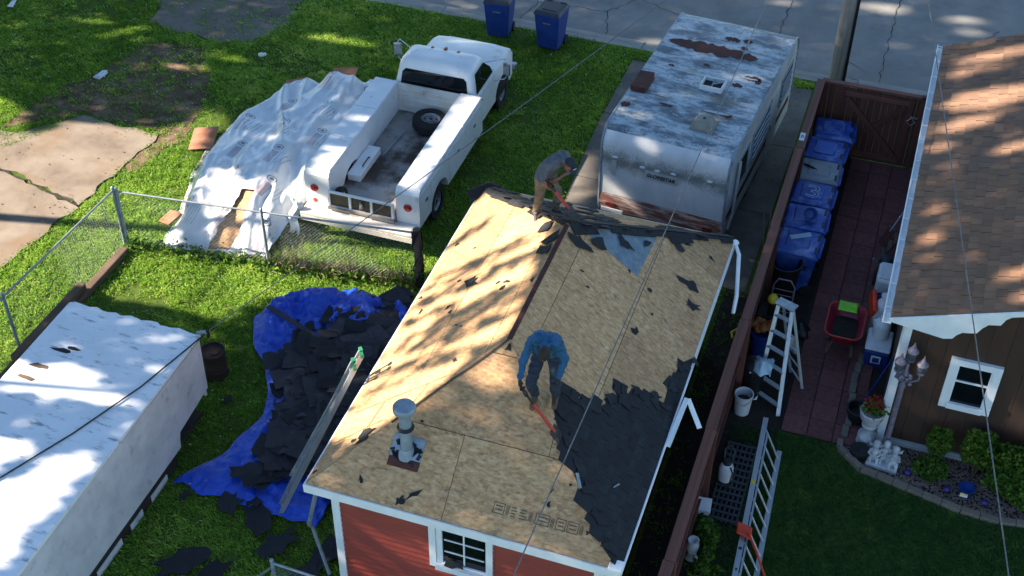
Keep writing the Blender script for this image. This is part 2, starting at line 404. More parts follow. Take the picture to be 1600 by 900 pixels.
M['grass_mown']=m_leaf('mown_grass',c3('2a4d22'),c3('38602a'),c3('517837'))
M['leaf']=m_leaf('shrub_leaf',c3('29481a'),c3('41661f'),c3('6c8a2f'))
M['leaf_tree']=m_leaf('tree_leaf',c3('24401a'),c3('35551f'),c3('4d6c28'))
M['bark']=simple('tree_bark',c3('5b4a3b'),c3('3c3027'),6,.95,0,0,.7,20,None,3,(.5,.7),(3,3,.5))

def sheet(name,poly,z,mat,thick=.03):
    mb=MB();n=len(poly)
    mb.prism(poly,z-thick,z,lambda a,b,o:(a,b,o));o=build(name,mb,mat);return struct(o)
def jag(poly,amp,step=.25,seed=0):
    rd=random.Random(seed);out=[]
    for i in range(len(poly)):
        a=V(poly[i]+(0,));b=V(poly[(i+1)%len(poly)]+(0,));n=max(1,int((b-a).length/step));d=(b-a).normalized();nn=V((-d.y,d.x,0))
        for k in range(n):
            p=a.lerp(b,k/n)+nn*rd.uniform(-amp,amp);out.append((p.x,p.y))
    return out
# ------------------------------------------------------------------ ground
mb=MB().add([(-300,-200,-.16),(300,-200,-.16),(300,400,-.16),(-300,400,-.16)],[(0,1,2,3)]);struct(build('ground',mb,M['lawn']))
def kerby(x):return 28.06
sheet('yard',[(-40,-12),(30,-12),(30,28.06),(-40,28.06)],0,M['lawn'],.15)
sheet('street',[(-60,28.48),(60,28.48),(60,37),(-60,37)],-.07,M['street'],.08)
sheet('opposite_verge',[(-60,37.0),(60,37.0),(60,90),(-60,90)],.0,M['lawn'],.15)
# kerb stones in lengths
kx=-40
i=0
kerb=thing('kerb','long pale concrete kerb between the lawn and the street','kerb',(-10,28.27,0))
while kx<20:
    L=2.6;z=-.0 if not(-7.1<kx+1.3<-2) else -.03
    piece('kerb_stone',kerb,(kx+L/2,28.27,(z-.13)/2+.006),(L-.012,.40,z+.13),M['kerb']);kx+=L
SLAB=[(-15.28,20.95),(-15.42,19.7),(-15.38,18.3),(-15.75,16.7),(-15.95,15.3),(-15.9,11.5),(-20.5,11.5),(-20.5,18.4),(-18.3,19.3),(-17.3,21.0)]
SLAB1=[(-15.28,20.95),(-15.42,19.7),(-15.55,18.15),(-17.0,18.55),(-20.5,19.3),(-20.5,19.8),(-18.3,19.9),(-17.3,21.0)]
SLAB2=[(-15.57,18.05),(-15.75,16.7),(-15.95,15.3),(-15.9,11.5),(-20.5,11.5),(-20.5,19.2),(-17.0,18.47)]
slab=thing('concrete_slab','old cracked concrete pad in sun at the left edge of the lawn','concrete pad',(-17.5,17,0))
for s_,po in ((1,SLAB1),(2,SLAB2)):
    mb=MB();mb.prism(jag(po,.07,.22,s_),-.02,.024+.004*s_,lambda a,b,o:(a,b,o));build('slab_section',mb,M['concrete'],slab)
DIRT=[(-14.7,21.0),(-15.2,23.2),(-16.2,24.6),(-17.6,24.4),(-18.0,22.8),(-18.6,21.4),(-18.8,19.9),(-17.4,21.1),(-15.4,21.05),(-15.5,19.7),(-15.2,19.3)]
sheet('dirt_path',jag(DIRT,.12,.2,3),.010,M['dirt'],.02)
DIRT2=[(-18.6,27.2),(-18.1,25.3),(-16.3,24.9),(-15.2,25.2),(-14.8,26.2),(-15.0,27.9),(-18.8,27.9)]
sheet('dirt_patch',jag(DIRT2,.12,.2,4),.012,M['driveway'],.02)
DRIVE=[(-6.25,27.5),(-6.28,24.6),(-6.2,22.7),(-6.1,20.9),(-5.9,20.0),(-2.0,20.0),(-1.95,27.6)]
drive=thing('driveway','grey concrete driveway under the old camper trailer','driveway',(-4,24,0))
for k,(y0,y1) in enumerate(((20.0,22.55),(22.57,25.1),(25.12,27.62))):
    mb=MB();mb.prism(clipto(DRIVE,[(-10,y0),(0,y0),(0,y1),(-10,y1)]),-.02,.022,lambda a,b,o:(a,b,o));build('driveway_section',mb,M['driveway'],drive)
# cracks in the street and pad (thin sunken soil lines lying 3 mm proud sheets)
def crackline(name,pts,z,wd,parent=None,mat='crack',seed=1):
    rd=random.Random(seed);P=[];
    for a,b in zip(pts[:-1],pts[1:]):
        a=V(a+(0,));b=V(b+(0,));n=max(2,int((b-a).length/.15))
        for k in range(n):P.append(a.lerp(b,k/n)+V((rd.uniform(-.04,.04),rd.uniform(-.04,.04),0)))
    P.append(V(pts[-1]+(0,)));vs=[];fs=[]
    for i,p in enumerate(P):
        d=(P[min(i+1,len(P)-1)]-P[max(0,i-1)]).normalized();nn=V((-d.y,d.x,0))*wd*rd.uniform(.3,1)
        vs+=[(p.x+nn.x,p.y+nn.y,z),(p.x-nn.x,p.y-nn.y,z)]
        if i:fs.append((2*i-2,2*i-1,2*i+1,2*i))
    return build(name,MB().add(vs,fs),M[mat],parent)
ck=crackline('street_crack',[(-40,28.52),(-12,28.52),(-7,28.50),(10,28.55)],-.066,.03);struct(ck)
for k,pp in enumerate([[(-9.5,28.6),(-9.3,29.6),(-9.9,30.5),(-9.2,31.5)],[(-7.2,28.6),(-7.5,29.7),(-6.9,30.6),(-7.3,32)],[(-9.3,29.6),(-7.5,29.7)],[(-12,29.4),(-11.4,30.6),(-11.8,32)],[(-5.6,28.6),(-5.4,30),(-6.9,30.6)],[(-.55,28.6),(-.5,36)],[(-3.2,28.6),(-3.1,36)],[(-.9,29.0),(-1.6,29.5)],[(1.2,28.6),(1.0,30.2),(2,32)]]):
    struct(crackline('street_crack',pp,-.065+.001*k,.012,seed=k))
struct(crackline('slab_weeds',[(-15.6,18.08),(-17.0,18.5),(-18.4,18.75)],.033,.05,mat='crack',seed=5))

# brick path and its bed
struct(build('path_bed',MB().box(-.72,.66,16.62,25.2,-.02,.012),M['joint_sand']))
path=thing('brick_path','red concrete paver path between the fence and the brown house','path',(0,20,0))
psz=.42;rd=random.Random(5)
for j in range(20):
    for i in range(3):
        x=-.70+.225+i*.435;y=16.64+.21+j*.425
        if y>25.1:continue
        # each paver is scored into small bricks
        piece('paver',path,(x,y,.03+rd.uniform(-.004,.004)),(psz,psz-.004,.04),M['paver'],rotz(rd.uniform(-.012,.012)))
EDGE=[(.31,16.70),(.33,16.52),(.46,16.40),(.74,16.16),(1.28,16.05),(1.77,15.93),(2.39,15.80),(3.0,15.77),(3.5,15.86),(4.6,16.1)]
ed=thing('garden_edging','low curved concrete edging around the garden bed','edging',(1.3,16.05,0))
ep=[];
for a,b in zip(EDGE[:-1],EDGE[1:]):
    a=V(a+(0,));b=V(b+(0,));n=max(1,round((b-a).length/.30))
    for k in range(n):ep.append(a.lerp(b,k/n))
ep.append(V(EDGE[-1]+(0,)))
for a,b in zip(ep[:-1],ep[1:]):
    d=(b-a).normalized();barpiece('edging_block',ed,a+d*.006+V((0,0,.05)),b-d*.006+V((0,0,.05)),.10,.10,M['edging'])
for k in range(8):
    a=V((.36+.03*math.sin(k),16.80+k*.27,.05));barpiece('edging_block',ed,a,a+V((.0,.25,0)),.11,.11,M['edging'])
BED=[(p[0],p[1]) for p in EDGE]+[(4.6,16.94),(.9,16.94),(.62,19.2),(.36,19.2),(.36,16.8)]
sheet('garden_bed_soil',BED,.014,M['soil'],.02)
rd=random.Random(9);mb=MB();ico=bmesh.new();bmesh.ops.create_icosphere(ico,subdivisions=1,radius=1);iv=[v.co.copy() for v in ico.verts];ifc=[[v.index for v in f.verts] for f in ico.faces]
k=0
while k<5200:
    x=rd.uniform(.3,4.2);y=rd.uniform(15.75,16.95)
    if not inside((x,y),BED) :continue
    k+=1;r=rd.uniform(.008,.024);q=MX.Rotation(rd.uniform(0,6),3,'Z')@MX.Diagonal((r*rd.uniform(.8,1.5),r,r*.6))
    mb.add([q@v+V((x,y,.018)) for v in iv],ifc,0)
o=stuff(build('gravel',mb,M['pebble'],fix=False))
at=o.data.attributes.new('tint','FLOAT','FACE')

# bare dark soil in the two narrow strips beside the wooden fence
sheet('soil_strip',[(-2.36,9.0),(-1.68,9.0),(-1.68,20.0),(-2.36,20.0)],.008,M['soil'],.02)
sheet('soil_strip',[(-1.63,9.0),(-.725,9.0),(-.725,25.15),(-1.63,25.15)],.009,M['soil'],.02)
sheet('soil_strip',[(.662,17.2),(.885,17.2),(.885,25.2),(.662,25.2)],.009,M['soil'],.02)
# ------------------------------------------------------------------ shade trees west of the yard (outside the frame)
# GAPS: outlines (in the plane square to the sunlight) cut out of the crowns to place the sun patches; SHADE_BARS: leaf streaks kept in the largest gap to cast dark bars on the roof
GAPS=[[[25.28,-8.08],[25.18,-6.92],[24.97,-6.62],[23.67,-6.27],[23.94,-6.18],[24.36,-5.96],[24.24,-5.02],[24.63,-4.61],[25.32,-4.4],[24.71,-4.18],[23.81,-4.28],[22.73,-4.28],[19.98,-3.98],[19.89,-3.2],[20.78,-2.97],[20.89,-1.87],[20.55,-1.53],[18.97,-1.74],[18.97,-2.23],[18.72,-2.76],[18.81,-3.08],[18.1,-3.42],[18.43,-4.08],[18.59,-4.72],[17.9,-4.98],[16.84,-5.09],[16.16,-5.2],[15.4,-5.91]],[[26.95,-5.31],[26.74,-5.14],[26.65,-4.92],[26.65,-4.72],[26.8,-4.59],[27.01,-4.75],[27.1,-4.97],[27.1,-5.18]],[[28.59,-3.78],[28.38,-3.56],[28.22,-3.23],[28.14,-2.92],[28.19,-2.72],[28.41,-2.93],[28.56,-3.25],[28.65,-3.57]],[[28.85,-6.8],[28.69,-6.62],[28.6,-6.36],[28.56,-6.11],[28.63,-5.95],[28.79,-6.14],[28.88,-6.4],[28.92,-6.65]],[[27.37,-4.66],[27.2,-4.55],[27.1,-4.4],[27.08,-4.26],[27.17,-4.17],[27.34,-4.28],[27.43,-4.43],[27.46,-4.57]],[[27.95,-6.25],[27.97,-6.09],[28.16,-5.87],[28.42,-5.67],[28.71,-5.56],[28.69,-5.73],[28.5,-5.94],[28.24,-6.14]],[[19.61,-3.6],[21.81,-3.66],[22.28,-3.55],[22.19,-3.21],[21.61,-2.97],[21.76,-2.72],[22.31,-2.58],[22.34,-2.38],[21.59,-1.92],[19.44,-2.47],[19.28,-3.32]],[[23.1,-3.1],[23.1,-3.03],[23.2,-2.96],[23.34,-2.9],[23.51,-2.87],[23.5,-2.93],[23.4,-3.0],[23.26,-3.07]],[[24.12,-2.23],[24.18,-2.18],[24.35,-2.14],[24.57,-2.11],[24.78,-2.12],[24.73,-2.17],[24.55,-2.21],[24.33,-2.24]],[[23.47,-2.45],[23.58,-2.42],[23.8,-2.39],[24.03,-2.38],[24.22,-2.38],[24.1,-2.42],[23.88,-2.44],[23.65,-2.45]],[[20.61,-0.58],[20.98,-0.82],[21.49,-0.72],[22.19,-0.56],[22.31,-0.39],[23.84,-0.13],[24.22,-0.11],[24.23,-0.3],[23.3,-0.45],[22.23,-0.35]],[[20.61,-0.58],[20.94,-0.82],[21.76,-0.67],[23.42,-0.42],[24.18,-0.31],[24.17,-0.11],[23.85,-0.11]],[[23.09,-1.5],[23.0,-1.42],[22.97,-1.3],[22.97,-1.18],[23.05,-1.1],[23.15,-1.19],[23.18,-1.31],[23.17,-1.43]],[[21.98,-1.63],[21.91,-1.57],[21.9,-1.49],[21.94,-1.42],[22.03,-1.38],[22.1,-1.43],[22.11,-1.51],[22.07,-1.59]],[[23.72,-1.42],[23.66,-1.37],[23.65,-1.28],[23.66,-1.2],[23.72,-1.15],[23.77,-1.21],[23.79,-1.29],[23.77,-1.37]],[[21.09,-2.49],[20.43,-1.3],[19.81,-1.26],[20.58,-2.44]],[[21.09,-1.75],[21.77,-1.62],[22.15,-1.38],[21.87,-1.1],[20.83,-1.15]],[[20.97,-2.45],[20.86,-1.82],[20.62,-1.31],[20.46,-1.04],[20.45,-1.42]],[[23.52,-1.49],[23.26,-1.44],[22.98,-1.34],[22.74,-1.24],[22.64,-1.16],[22.89,-1.21],[23.18,-1.3],[23.42,-1.41]],[[19.25,1.25],[18.53,1.89],[17.64,2.54],[16.78,3.05],[16.2,2.98],[13.93,2.99],[13.58,2.29],[13.05,1.63],[12.78,0.9],[13.17,0.17],[14.04,0.28],[15.69,0.57],[17.34,0.76],[18.84,1.01]],[[13.45,2.32],[13.58,2.6],[13.72,2.95],[13.55,2.91],[13.18,2.74],[13.2,2.5],[13.29,2.35]],[[13.04,1.64],[13.04,1.75],[13.1,1.93],[13.17,2.11],[13.26,2.24],[13.26,2.13],[13.21,1.95],[13.13,1.77]],[[13.02,1.93],[12.96,2.01],[12.91,2.16],[12.87,2.31],[12.87,2.43],[12.92,2.35],[12.98,2.2],[13.02,2.05]],[[14.51,-3.31],[14.94,-2.98],[14.8,-2.74],[14.83,-2.38],[14.65,-2.17],[14.59,-2.11],[14.02,-1.76],[13.93,-1.79],[14.02,-2.14],[14.11,-2.62],[14.2,-2.94],[14.3,-3.27]],[[13.22,-3.15],[13.22,-2.61],[13.1,-2.38],[12.9,-2.4],[12.49,-2.61],[12.18,-2.94]],[[12.02,-2.81],[12.34,-2.59],[12.58,-2.29],[12.86,-2.27],[13.0,-2.08],[13.03,-1.92],[10.99,-2.19],[10.75,-2.28],[10.69,-2.63]],[[15.35,-2.41],[15.34,-2.23],[15.4,-1.97],[15.48,-1.71],[15.58,-1.54],[15.59,-1.73],[15.53,-1.99],[15.45,-2.25]],[[23.72,5.93],[23.48,6.23],[23.36,6.67],[23.34,7.11],[23.48,7.4],[23.72,7.11],[23.84,6.68],[23.87,6.23]],[[22.15,5.69],[21.78,6.01],[21.63,6.48],[21.65,6.94],[21.93,7.25],[22.3,6.95],[22.45,6.48],[22.44,6.0]],[[21.31,5.63],[21.13,5.81],[21.09,6.08],[21.15,6.34],[21.34,6.51],[21.53,6.33],[21.56,6.06],[21.51,5.8]],[[20.75,5.43],[20.61,5.53],[20.55,5.69],[20.56,5.84],[20.66,5.94],[20.8,5.84],[20.86,5.68],[20.85,5.53]],[[18.01,5.23],[17.87,5.31],[17.81,5.43],[17.81,5.55],[17.91,5.62],[18.04,5.55],[18.1,5.43],[18.11,5.31]],[[16.6,6.15],[16.45,6.27],[16.39,6.44],[16.38,6.61],[16.47,6.73],[16.62,6.62],[16.69,6.45],[16.69,6.27]],[[15.98,6.22],[15.85,6.31],[15.8,6.44],[15.81,6.58],[15.91,6.67],[16.04,6.59],[16.09,6.45],[16.08,6.31]],[[18.81,5.34],[18.72,5.41],[18.68,5.51],[18.68,5.6],[18.74,5.67],[18.82,5.6],[18.86,5.51],[18.86,5.41]],[[23.27,5.81],[23.17,5.98],[23.13,6.24],[23.14,6.48],[23.22,6.65],[23.33,6.48],[23.37,6.23],[23.36,5.98]],[[20.16,6.25],[20.03,6.42],[20.01,6.67],[20.06,6.92],[20.2,7.08],[20.33,6.92],[20.35,6.67],[20.3,6.42]],[[22.01,6.02],[21.88,6.13],[21.85,6.29],[21.89,6.45],[22.02,6.56],[22.15,6.45],[22.18,6.29],[22.14,6.13]],[[21.47,2.33],[21.39,2.54],[21.28,2.62],[21.31,2.35],[21.43,2.13]],[[21.65,1.27],[21.59,1.27],[21.44,1.12],[21.31,1.07],[21.34,0.87],[21.65,0.29]],[[22.2,3.03],[22.08,3.08],[21.99,3.16],[21.95,3.24],[21.99,3.31],[22.11,3.26],[22.19,3.18],[22.24,3.09]],[[22.17,2.2],[22.1,2.23],[22.09,2.29],[22.12,2.35],[22.21,2.38],[22.29,2.34],[22.3,2.29],[22.26,2.23]],[[23.64,3.46],[23.56,3.52],[23.52,3.62],[23.52,3.71],[23.58,3.78],[23.66,3.72],[23.69,3.62],[23.69,3.53]],[[25.23,3.86],[25.09,3.9],[25.0,3.98],[24.96,4.06],[25.02,4.12],[25.15,4.08],[25.24,4.0],[25.28,3.92]],[[12.24,-0.22],[12.21,-0.32],[12.15,-0.31],[12.08,-0.23],[12.03,-0.07],[12.06,0.03],[12.12,0.02],[12.19,-0.06]],[[12.42,-1.04],[12.4,-1.17],[12.35,-1.2],[12.3,-1.18],[12.26,-1.05],[12.28,-0.92],[12.32,-0.89],[12.37,-0.92]],[[12.15,0.06],[12.13,0.02],[12.09,0.04],[12.06,0.1],[12.03,0.2],[12.05,0.24],[12.08,0.22],[12.12,0.16]],[[12.0,0.31],[11.98,0.25],[11.94,0.26],[11.9,0.32],[11.86,0.43],[11.88,0.49],[11.93,0.47],[11.97,0.42]],[[15.8,4.6],[15.6,5.28],[15.54,4.58],[15.68,4.19],[15.78,3.95]],[[15.88,3.94],[15.86,4.07],[15.86,4.23],[15.86,4.38],[15.87,4.47],[15.88,4.35],[15.89,4.18],[15.89,4.03]],[[15.66,3.88],[15.55,4.25],[15.56,3.91],[15.64,3.7]],[[15.28,4.5],[15.11,5.07],[15.09,4.87],[15.26,4.3]],[[31.59,3.05],[31.34,3.18],[31.23,3.38],[31.22,3.6],[31.4,3.76],[31.65,3.64],[31.76,3.43],[31.77,3.21]],[[30.52,4.22],[30.38,4.27],[30.33,4.37],[30.35,4.48],[30.47,4.57],[30.61,4.51],[30.66,4.41],[30.64,4.3]],[[29.33,0.36],[29.15,0.41],[29.06,0.51],[29.04,0.6],[29.14,0.67],[29.32,0.62],[29.41,0.52],[29.43,0.43]],[[31.07,4.1],[30.95,4.2],[30.91,4.37],[30.94,4.53],[31.06,4.66],[31.18,4.56],[31.22,4.39],[31.19,4.22]],[[31.57,1.95],[31.48,2.01],[31.45,2.11],[31.48,2.2],[31.57,2.27],[31.66,2.21],[31.69,2.12],[31.66,2.02]],[[30.76,-2.15],[30.62,-2.05],[30.51,-1.9],[30.44,-1.74],[30.46,-1.64],[30.59,-1.74],[30.7,-1.9],[30.77,-2.05]],[[27.84,4.79],[27.78,4.95],[27.73,3.39],[27.77,3.19]],[[23.51,-0.23],[24.01,-0.1],[22.86,-0.03],[22.16,-0.23]],[[18.74,4.16],[18.7,4.32],[18.67,3.46],[18.72,3.41]],[[13.11,3.68],[13.32,3.78],[13.28,3.89],[13.01,3.81]],[[18.46,2.98],[18.63,3.08],[18.49,3.14],[18.29,3.01]]]
SHADE_BARS=[[[17.53,0.83],[17.55,1.1],[17.7,1.43],[17.91,1.73],[18.14,1.89],[18.12,1.63],[17.97,1.29],[17.76,0.98]],[[16.52,0.66],[16.36,1.22],[16.34,1.94],[16.39,2.59],[16.56,2.97],[16.72,2.46],[16.75,1.75],[16.7,1.06]],[[16.06,0.58],[15.85,1.24],[15.78,2.09],[15.79,2.86],[15.95,3.3],[16.16,2.71],[16.24,1.88],[16.23,1.06]],[[15.58,0.62],[15.45,0.94],[15.39,1.34],[15.39,1.71],[15.48,1.91],[15.6,1.61],[15.66,1.21],[15.66,0.83]],[[15.06,1.28],[14.76,1.81],[14.68,2.4],[14.75,2.91],[15.04,3.14],[15.35,2.65],[15.44,2.05],[15.37,1.51]],[[15.94,0.39],[15.84,0.51],[15.81,0.63],[15.82,0.72],[15.91,0.74],[16.01,0.62],[16.04,0.51],[16.03,0.41]],[[14.89,0.52],[14.6,1.11],[14.43,1.85],[14.35,2.51],[14.45,2.89],[14.72,2.36],[14.9,1.64],[14.99,0.92]],[[14.38,0.42],[14.11,1.03],[13.9,1.81],[13.76,2.53],[13.79,2.95],[14.03,2.42],[14.25,1.66],[14.4,0.89]],[[14.02,0.22],[13.92,0.49],[13.86,0.85],[13.84,1.19],[13.87,1.39],[13.96,1.13],[14.02,0.77],[14.05,0.42]],[[13.73,0.16],[13.68,0.34],[13.67,0.58],[13.68,0.79],[13.72,0.91],[13.77,0.74],[13.78,0.51],[13.77,0.29]],[[15.15,0.54],[15.04,0.77],[14.98,1.08],[14.95,1.36],[14.98,1.52],[15.08,1.29],[15.15,0.99],[15.18,0.7]]]
e1=V((-math.sin(SUN_AZ),math.cos(SUN_AZ),0));e2=sdir.cross(e1)
def leafmesh(name,P,size,mat,rng,up=.35,tint=None):
    n=len(P);nr=rng.normal(size=(n,3));nr[:,2]+=up*2;nr/=np.linalg.norm(nr,axis=1)[:,None]
    a=np.cross(nr,rng.normal(size=(n,3)));a/=np.linalg.norm(a,axis=1)[:,None];b=np.cross(nr,a)
    s=size*rng.uniform(.6,1.3,n)[:,None]
    vs=np.stack([P-a*s*.5,P+b*s*.3-a*s*.05,P+a*s*.5,P-b*s*.3-a*s*.05],1).reshape(-1,3)
    me=bpy.data.meshes.new(name);me.from_pydata(vs.tolist(),[],np.arange(4*n).reshape(-1,4).tolist());me.materials.append(mat)
    at=me.attributes.new('tint','FLOAT','FACE');at.data.foreach_set('value',(rng.uniform(0,1,n) if tint is None else np.clip(tint,0,1)).astype(np.float32))
    return me
rng=np.random.default_rng(4)
n=210000;u=rng.uniform(7,36,n);v=rng.uniform(-10.5,9.5,n);X=np.where(u<23,rng.uniform(-30,-24,n),rng.uniform(-38,-32,n))
gap=np.zeros(n,bool)
for gp in GAPS:gap|=inside_np(u,v,gp)
for gp in SHADE_BARS:gap&=~(inside_np(u,v,gp)&(rng.uniform(0,1,n)<.38))
t_=(-.2419*u+.4851*v-X)/.8403
P=u[:,None]*np.array(e1)+v[:,None]*np.array(e2)-t_[:,None]*np.array(sdir)
q=P-np.array(CAMP);dd=q@np.array(fw);inv=(dd>0)&(np.abs(q@np.array(rt2)/dd)<.41)&(np.abs(q@np.array(up2)/dd)<.235)
keep=~gap&(P[:,2]>1.5)&~inv;P=P[keep]
ty=[1.5,8.0,14.5,21.0,27.5]
own=np.argmin(np.abs(P[:,1][:,None]-np.array(ty)[None]),1)
for k,y in enumerate(ty):
    t=thing('shade_tree','tall leafy tree standing west of the yard, number %s from the street'%['five','four','three','two','one'][k],'tree',(-27.5,y,0),group='tall shade trees west of the yard')
    mb=MB();mb.tube([(-27.5,y,0),(-27.6,y+.1,5),(-27.4,y-.1,12),(-27.5,y,19)],[.24,.15,.07,.03],10)
    for j in range(9):
        a=rng.uniform(0,6.28);z=5+j*1.7;tip=V((-27.5+2.4*math.cos(a),y+2.8*math.sin(a),z+1.9))
        if any(inside((tip.lerp(V((-27.5,y,z)),q).dot(e1),tip.lerp(V((-27.5,y,z)),q).dot(e2)),gp) for gp in GAPS for q in (0,.3,.6)):continue
        mb.tube([(-27.5,y,z),(-27.5+1.2*math.cos(a),y+1.4*math.sin(a),z+1.2),(-27.5+2.4*math.cos(a),y+2.8*math.sin(a),z+1.9)],[.05,.04,.02],6)
    build('trunk',mb,M['bark'],t,40)
    me=leafmesh('crown',P[own==k]-np.array([-27.5,y,0]),.30,M['leaf_tree'],rng)
    c=link('crown',me,t)

# unseen trees added to darken the shade; their high crowns block sky light
for k,(tx,ty_,cz,rx,ry,rz_,n) in enumerate([(-25,34,22.5,9,7,4.2,5200),(-11,36,23,9,7.5,4,5200),(4,37,23,9,7,4.2,4500),(12,27,23.5,7,8,4,3600),(13,13,23,6,9,4,3400),(-24,21,24,8,7,3.5,4600)]):
    d=rng.normal(size=(n,3));d/=np.linalg.norm(d,axis=1)[:,None];cl=rng.uniform(.25,1,n)[:,None]**.4
    P=d*cl*np.array([rx,ry,rz_])+np.array([tx,ty_,cz])
    u=P@np.array(e1);v=P@np.array(e2);gap=np.zeros(n,bool)
    for gp in GAPS:gap|=inside_np(u,v,gp)
    P=P[~gap]
    q=P-np.array(CAMP);dd=q@np.array(fw);sx_=q@np.array(rt2)/dd;sy_=q@np.array(up2)/dd
    P=P[~((dd>0)&(np.abs(sx_)<.40)&(np.abs(sy_)<.225))]
    t=thing('street_tree',['tall street tree behind the far left corner of the lawn','tall street tree across the street behind the truck','tall street tree across the street behind the utility pole','tall tree behind the brown house','tall tree beyond the right lawn','tall tree west of the concrete pad'][k],'tree',(tx,ty_,0),group='tall trees around the yard')
    mb=MB();mb.tube([(tx,ty_,0),(tx+.2,ty_,8),(tx-.1,ty_+.1,16),(tx,ty_,24)],[.42,.32,.22,.08],10);build('trunk',mb,M['bark'],t,40)
    me=leafmesh('crown',P-np.array([tx,ty_,0]),.7,M['leaf_tree'],rng);link('crown',me,t)

# ------------------------------------------------------------------ grass
def grass(name,region,excl,n,h,wd,mat,seed,thin=(),blades=6,zb=0.0,clumps=True):
    f0=lambda a,b:np.sin(a*1.1+1.7*np.sin(b*.8))*np.sin(b*1.3+1.2*np.sin(a*.9+2))+.3*np.sin(a*5+b*3)*np.sin(b*6-a*2)
    rng=np.random.default_rng(seed);xs=[p[0] for p in region];ys=[p[1] for p in region]
    x=rng.uniform(min(xs),max(xs),n);y=rng.uniform(min(ys),max(ys),n);k=inside_np(x,y,region)
    for e in excl:k&=~inside_np(x,y,e)
    k&=~((f0(x,y)<-.55)&(rng.uniform(0,1,n)<(.75 if clumps else 0)))
    for e,pr in thin:k&=~(inside_np(x,y,e)&(rng.uniform(0,1,n)>pr))
    x=x[k];y=y[k];n=len(x)
    # slow variation of colour and height over the lawn
    def f(sx,sy,ph):return np.sin(x*sx+ph+1.3*np.sin(y*sy*.7+ph*2))*np.sin(y*sy+ph*1.7+1.1*np.sin(x*sx*.6))
    var=.46+.16*f(.55,.5,4)+.13*f(1.7,1.4,1)+.09*f(4.1,3.7,2)+.06*f(9,8,3)
    hh=h*(.55+.8*var)*rng.uniform(.6,1.25,n)
    B=blades;rep=lambda q:np.repeat(q,B)
    bx=rep(x)+rng.normal(0,.045,n*B);by=rep(y)+rng.normal(0,.045,n*B);a=rng.uniform(0,6.283,n*B);ln=rep(hh)*rng.uniform(.6,1.1,n*B)
    lean=rng.uniform(.5,1.5,n*B)*ln;dx=np.cos(a);dy=np.sin(a);w_=wd*rng.uniform(.6,1.3,n*B)
    z0=np.full(n*B,zb)
    v0=np.stack([bx-dy*w_,by+dx*w_,z0],1);v1=np.stack([bx+dy*w_,by-dx*w_,z0],1)
    v2=np.stack([bx+dx*lean*.5+dy*w_*.7,by+dy*lean*.5-dx*w_*.7,z0+ln*.7],1);v3=np.stack([bx+dx*lean,by+dy*lean,z0+ln*.95],1)
    if clumps:                      # flat clover leaves among the blades
        cl=np.arange(n*B)%B>=B-2;q=rng.uniform(.007,.014,n*B)*(.7+.6*rep(var));a2=rng.uniform(0,6.283,n*B);cx,cy=np.cos(a2)*q,np.sin(a2)*q
        zz=z0+rep(hh)*rng.uniform(.5,1.0,n*B);tz=rng.normal(0,.35,n*B)*q;tz2=rng.normal(0,.35,n*B)*q
        c0=np.stack([bx-cx,by-cy,zz-tz],1);c1=np.stack([bx-cy,by+cx,zz-tz2],1);c2=np.stack([bx+cx,by+cy,zz+tz],1);c3_=np.stack([bx+cy,by-cx,zz+tz2],1)
        for A_,Bq in ((v0,c0),(v1,c1),(v2,c2),(v3,c3_)):A_[cl]=Bq[cl]
    vs=np.stack([v0,v1,v2,v3],1).reshape(-1,3)
    N=n*B;me=bpy.data.meshes.new(name);me.vertices.add(N*4);me.vertices.foreach_set('co',vs.ravel().astype(np.float32))
    me.loops.add(N*4);me.loops.foreach_set('vertex_index',np.arange(N*4,dtype=np.int32))
    me.polygons.add(N);me.polygons.foreach_set('loop_start',np.arange(0,N*4,4,dtype=np.int32))
    me.update(calc_edges=True);me.materials.append(mat)
    at=me.attributes.new('tint','FLOAT','FACE');at.data.foreach_set('value',np.clip(rep(var)*.8+rng.normal(.1,.14,N),0,1).astype(np.float32))
    return stuff(link(name,me))
YARD=[(-24,8.0),(-2.0,8.0),(-2.0,27.9),(-8,28.05),(-24,28.05)]
HOUSE=[(-6.45,11.2),(-2.42,11.2),(-2.42,18.1),(-6.45,18.1)]
grass('grass',YARD,[[(-17.6+(p[0]+17.6)*.975,16.5+(p[1]-16.5)*.985) for p in SLAB],[(q[0]-.05 if q[0]<-3 else q[0],q[1]) for q in DRIVE],HOUSE],116000,.075,.006,M['grass'],1,thin=[(DIRT,.25),(DIRT2,.12),([(-2.5,8),(-1.6,8),(-1.6,20),(-2.5,20)],.25)],blades=9)
RLAWN=[(-.66,16.58),(.28,16.60)]+[(p[0]-.06,p[1]-.06) for p in EDGE[1:]]+[(5,15.9),(5,9.5),(-1.5,9.5),(-1.5,16.5)]
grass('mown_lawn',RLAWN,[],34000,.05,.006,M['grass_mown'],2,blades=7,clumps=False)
# small clover flowers
rng=np.random.default_rng(8)
mb=MB();k=0
while k<900:
    x=rng.uniform(-22,-2.5);y=rng.uniform(12,28)
    if inside((x,y),SLAB) or inside((x,y),HOUSE) or inside((x,y),DRIVE):continue
    k+=1;z=rng.uniform(.06,.10);r=rng.uniform(.008,.016);mb.add([(x-r,y,z),(x,y-r,z+.004),(x+r,y,z),(x,y+r,z+.004),(x,y,z+r)],[(0,1,4),(1,2,4),(2,3,4),(3,0,4)])
stuff(build('clover_flowers',mb,M['white_plastic'],fix=False))

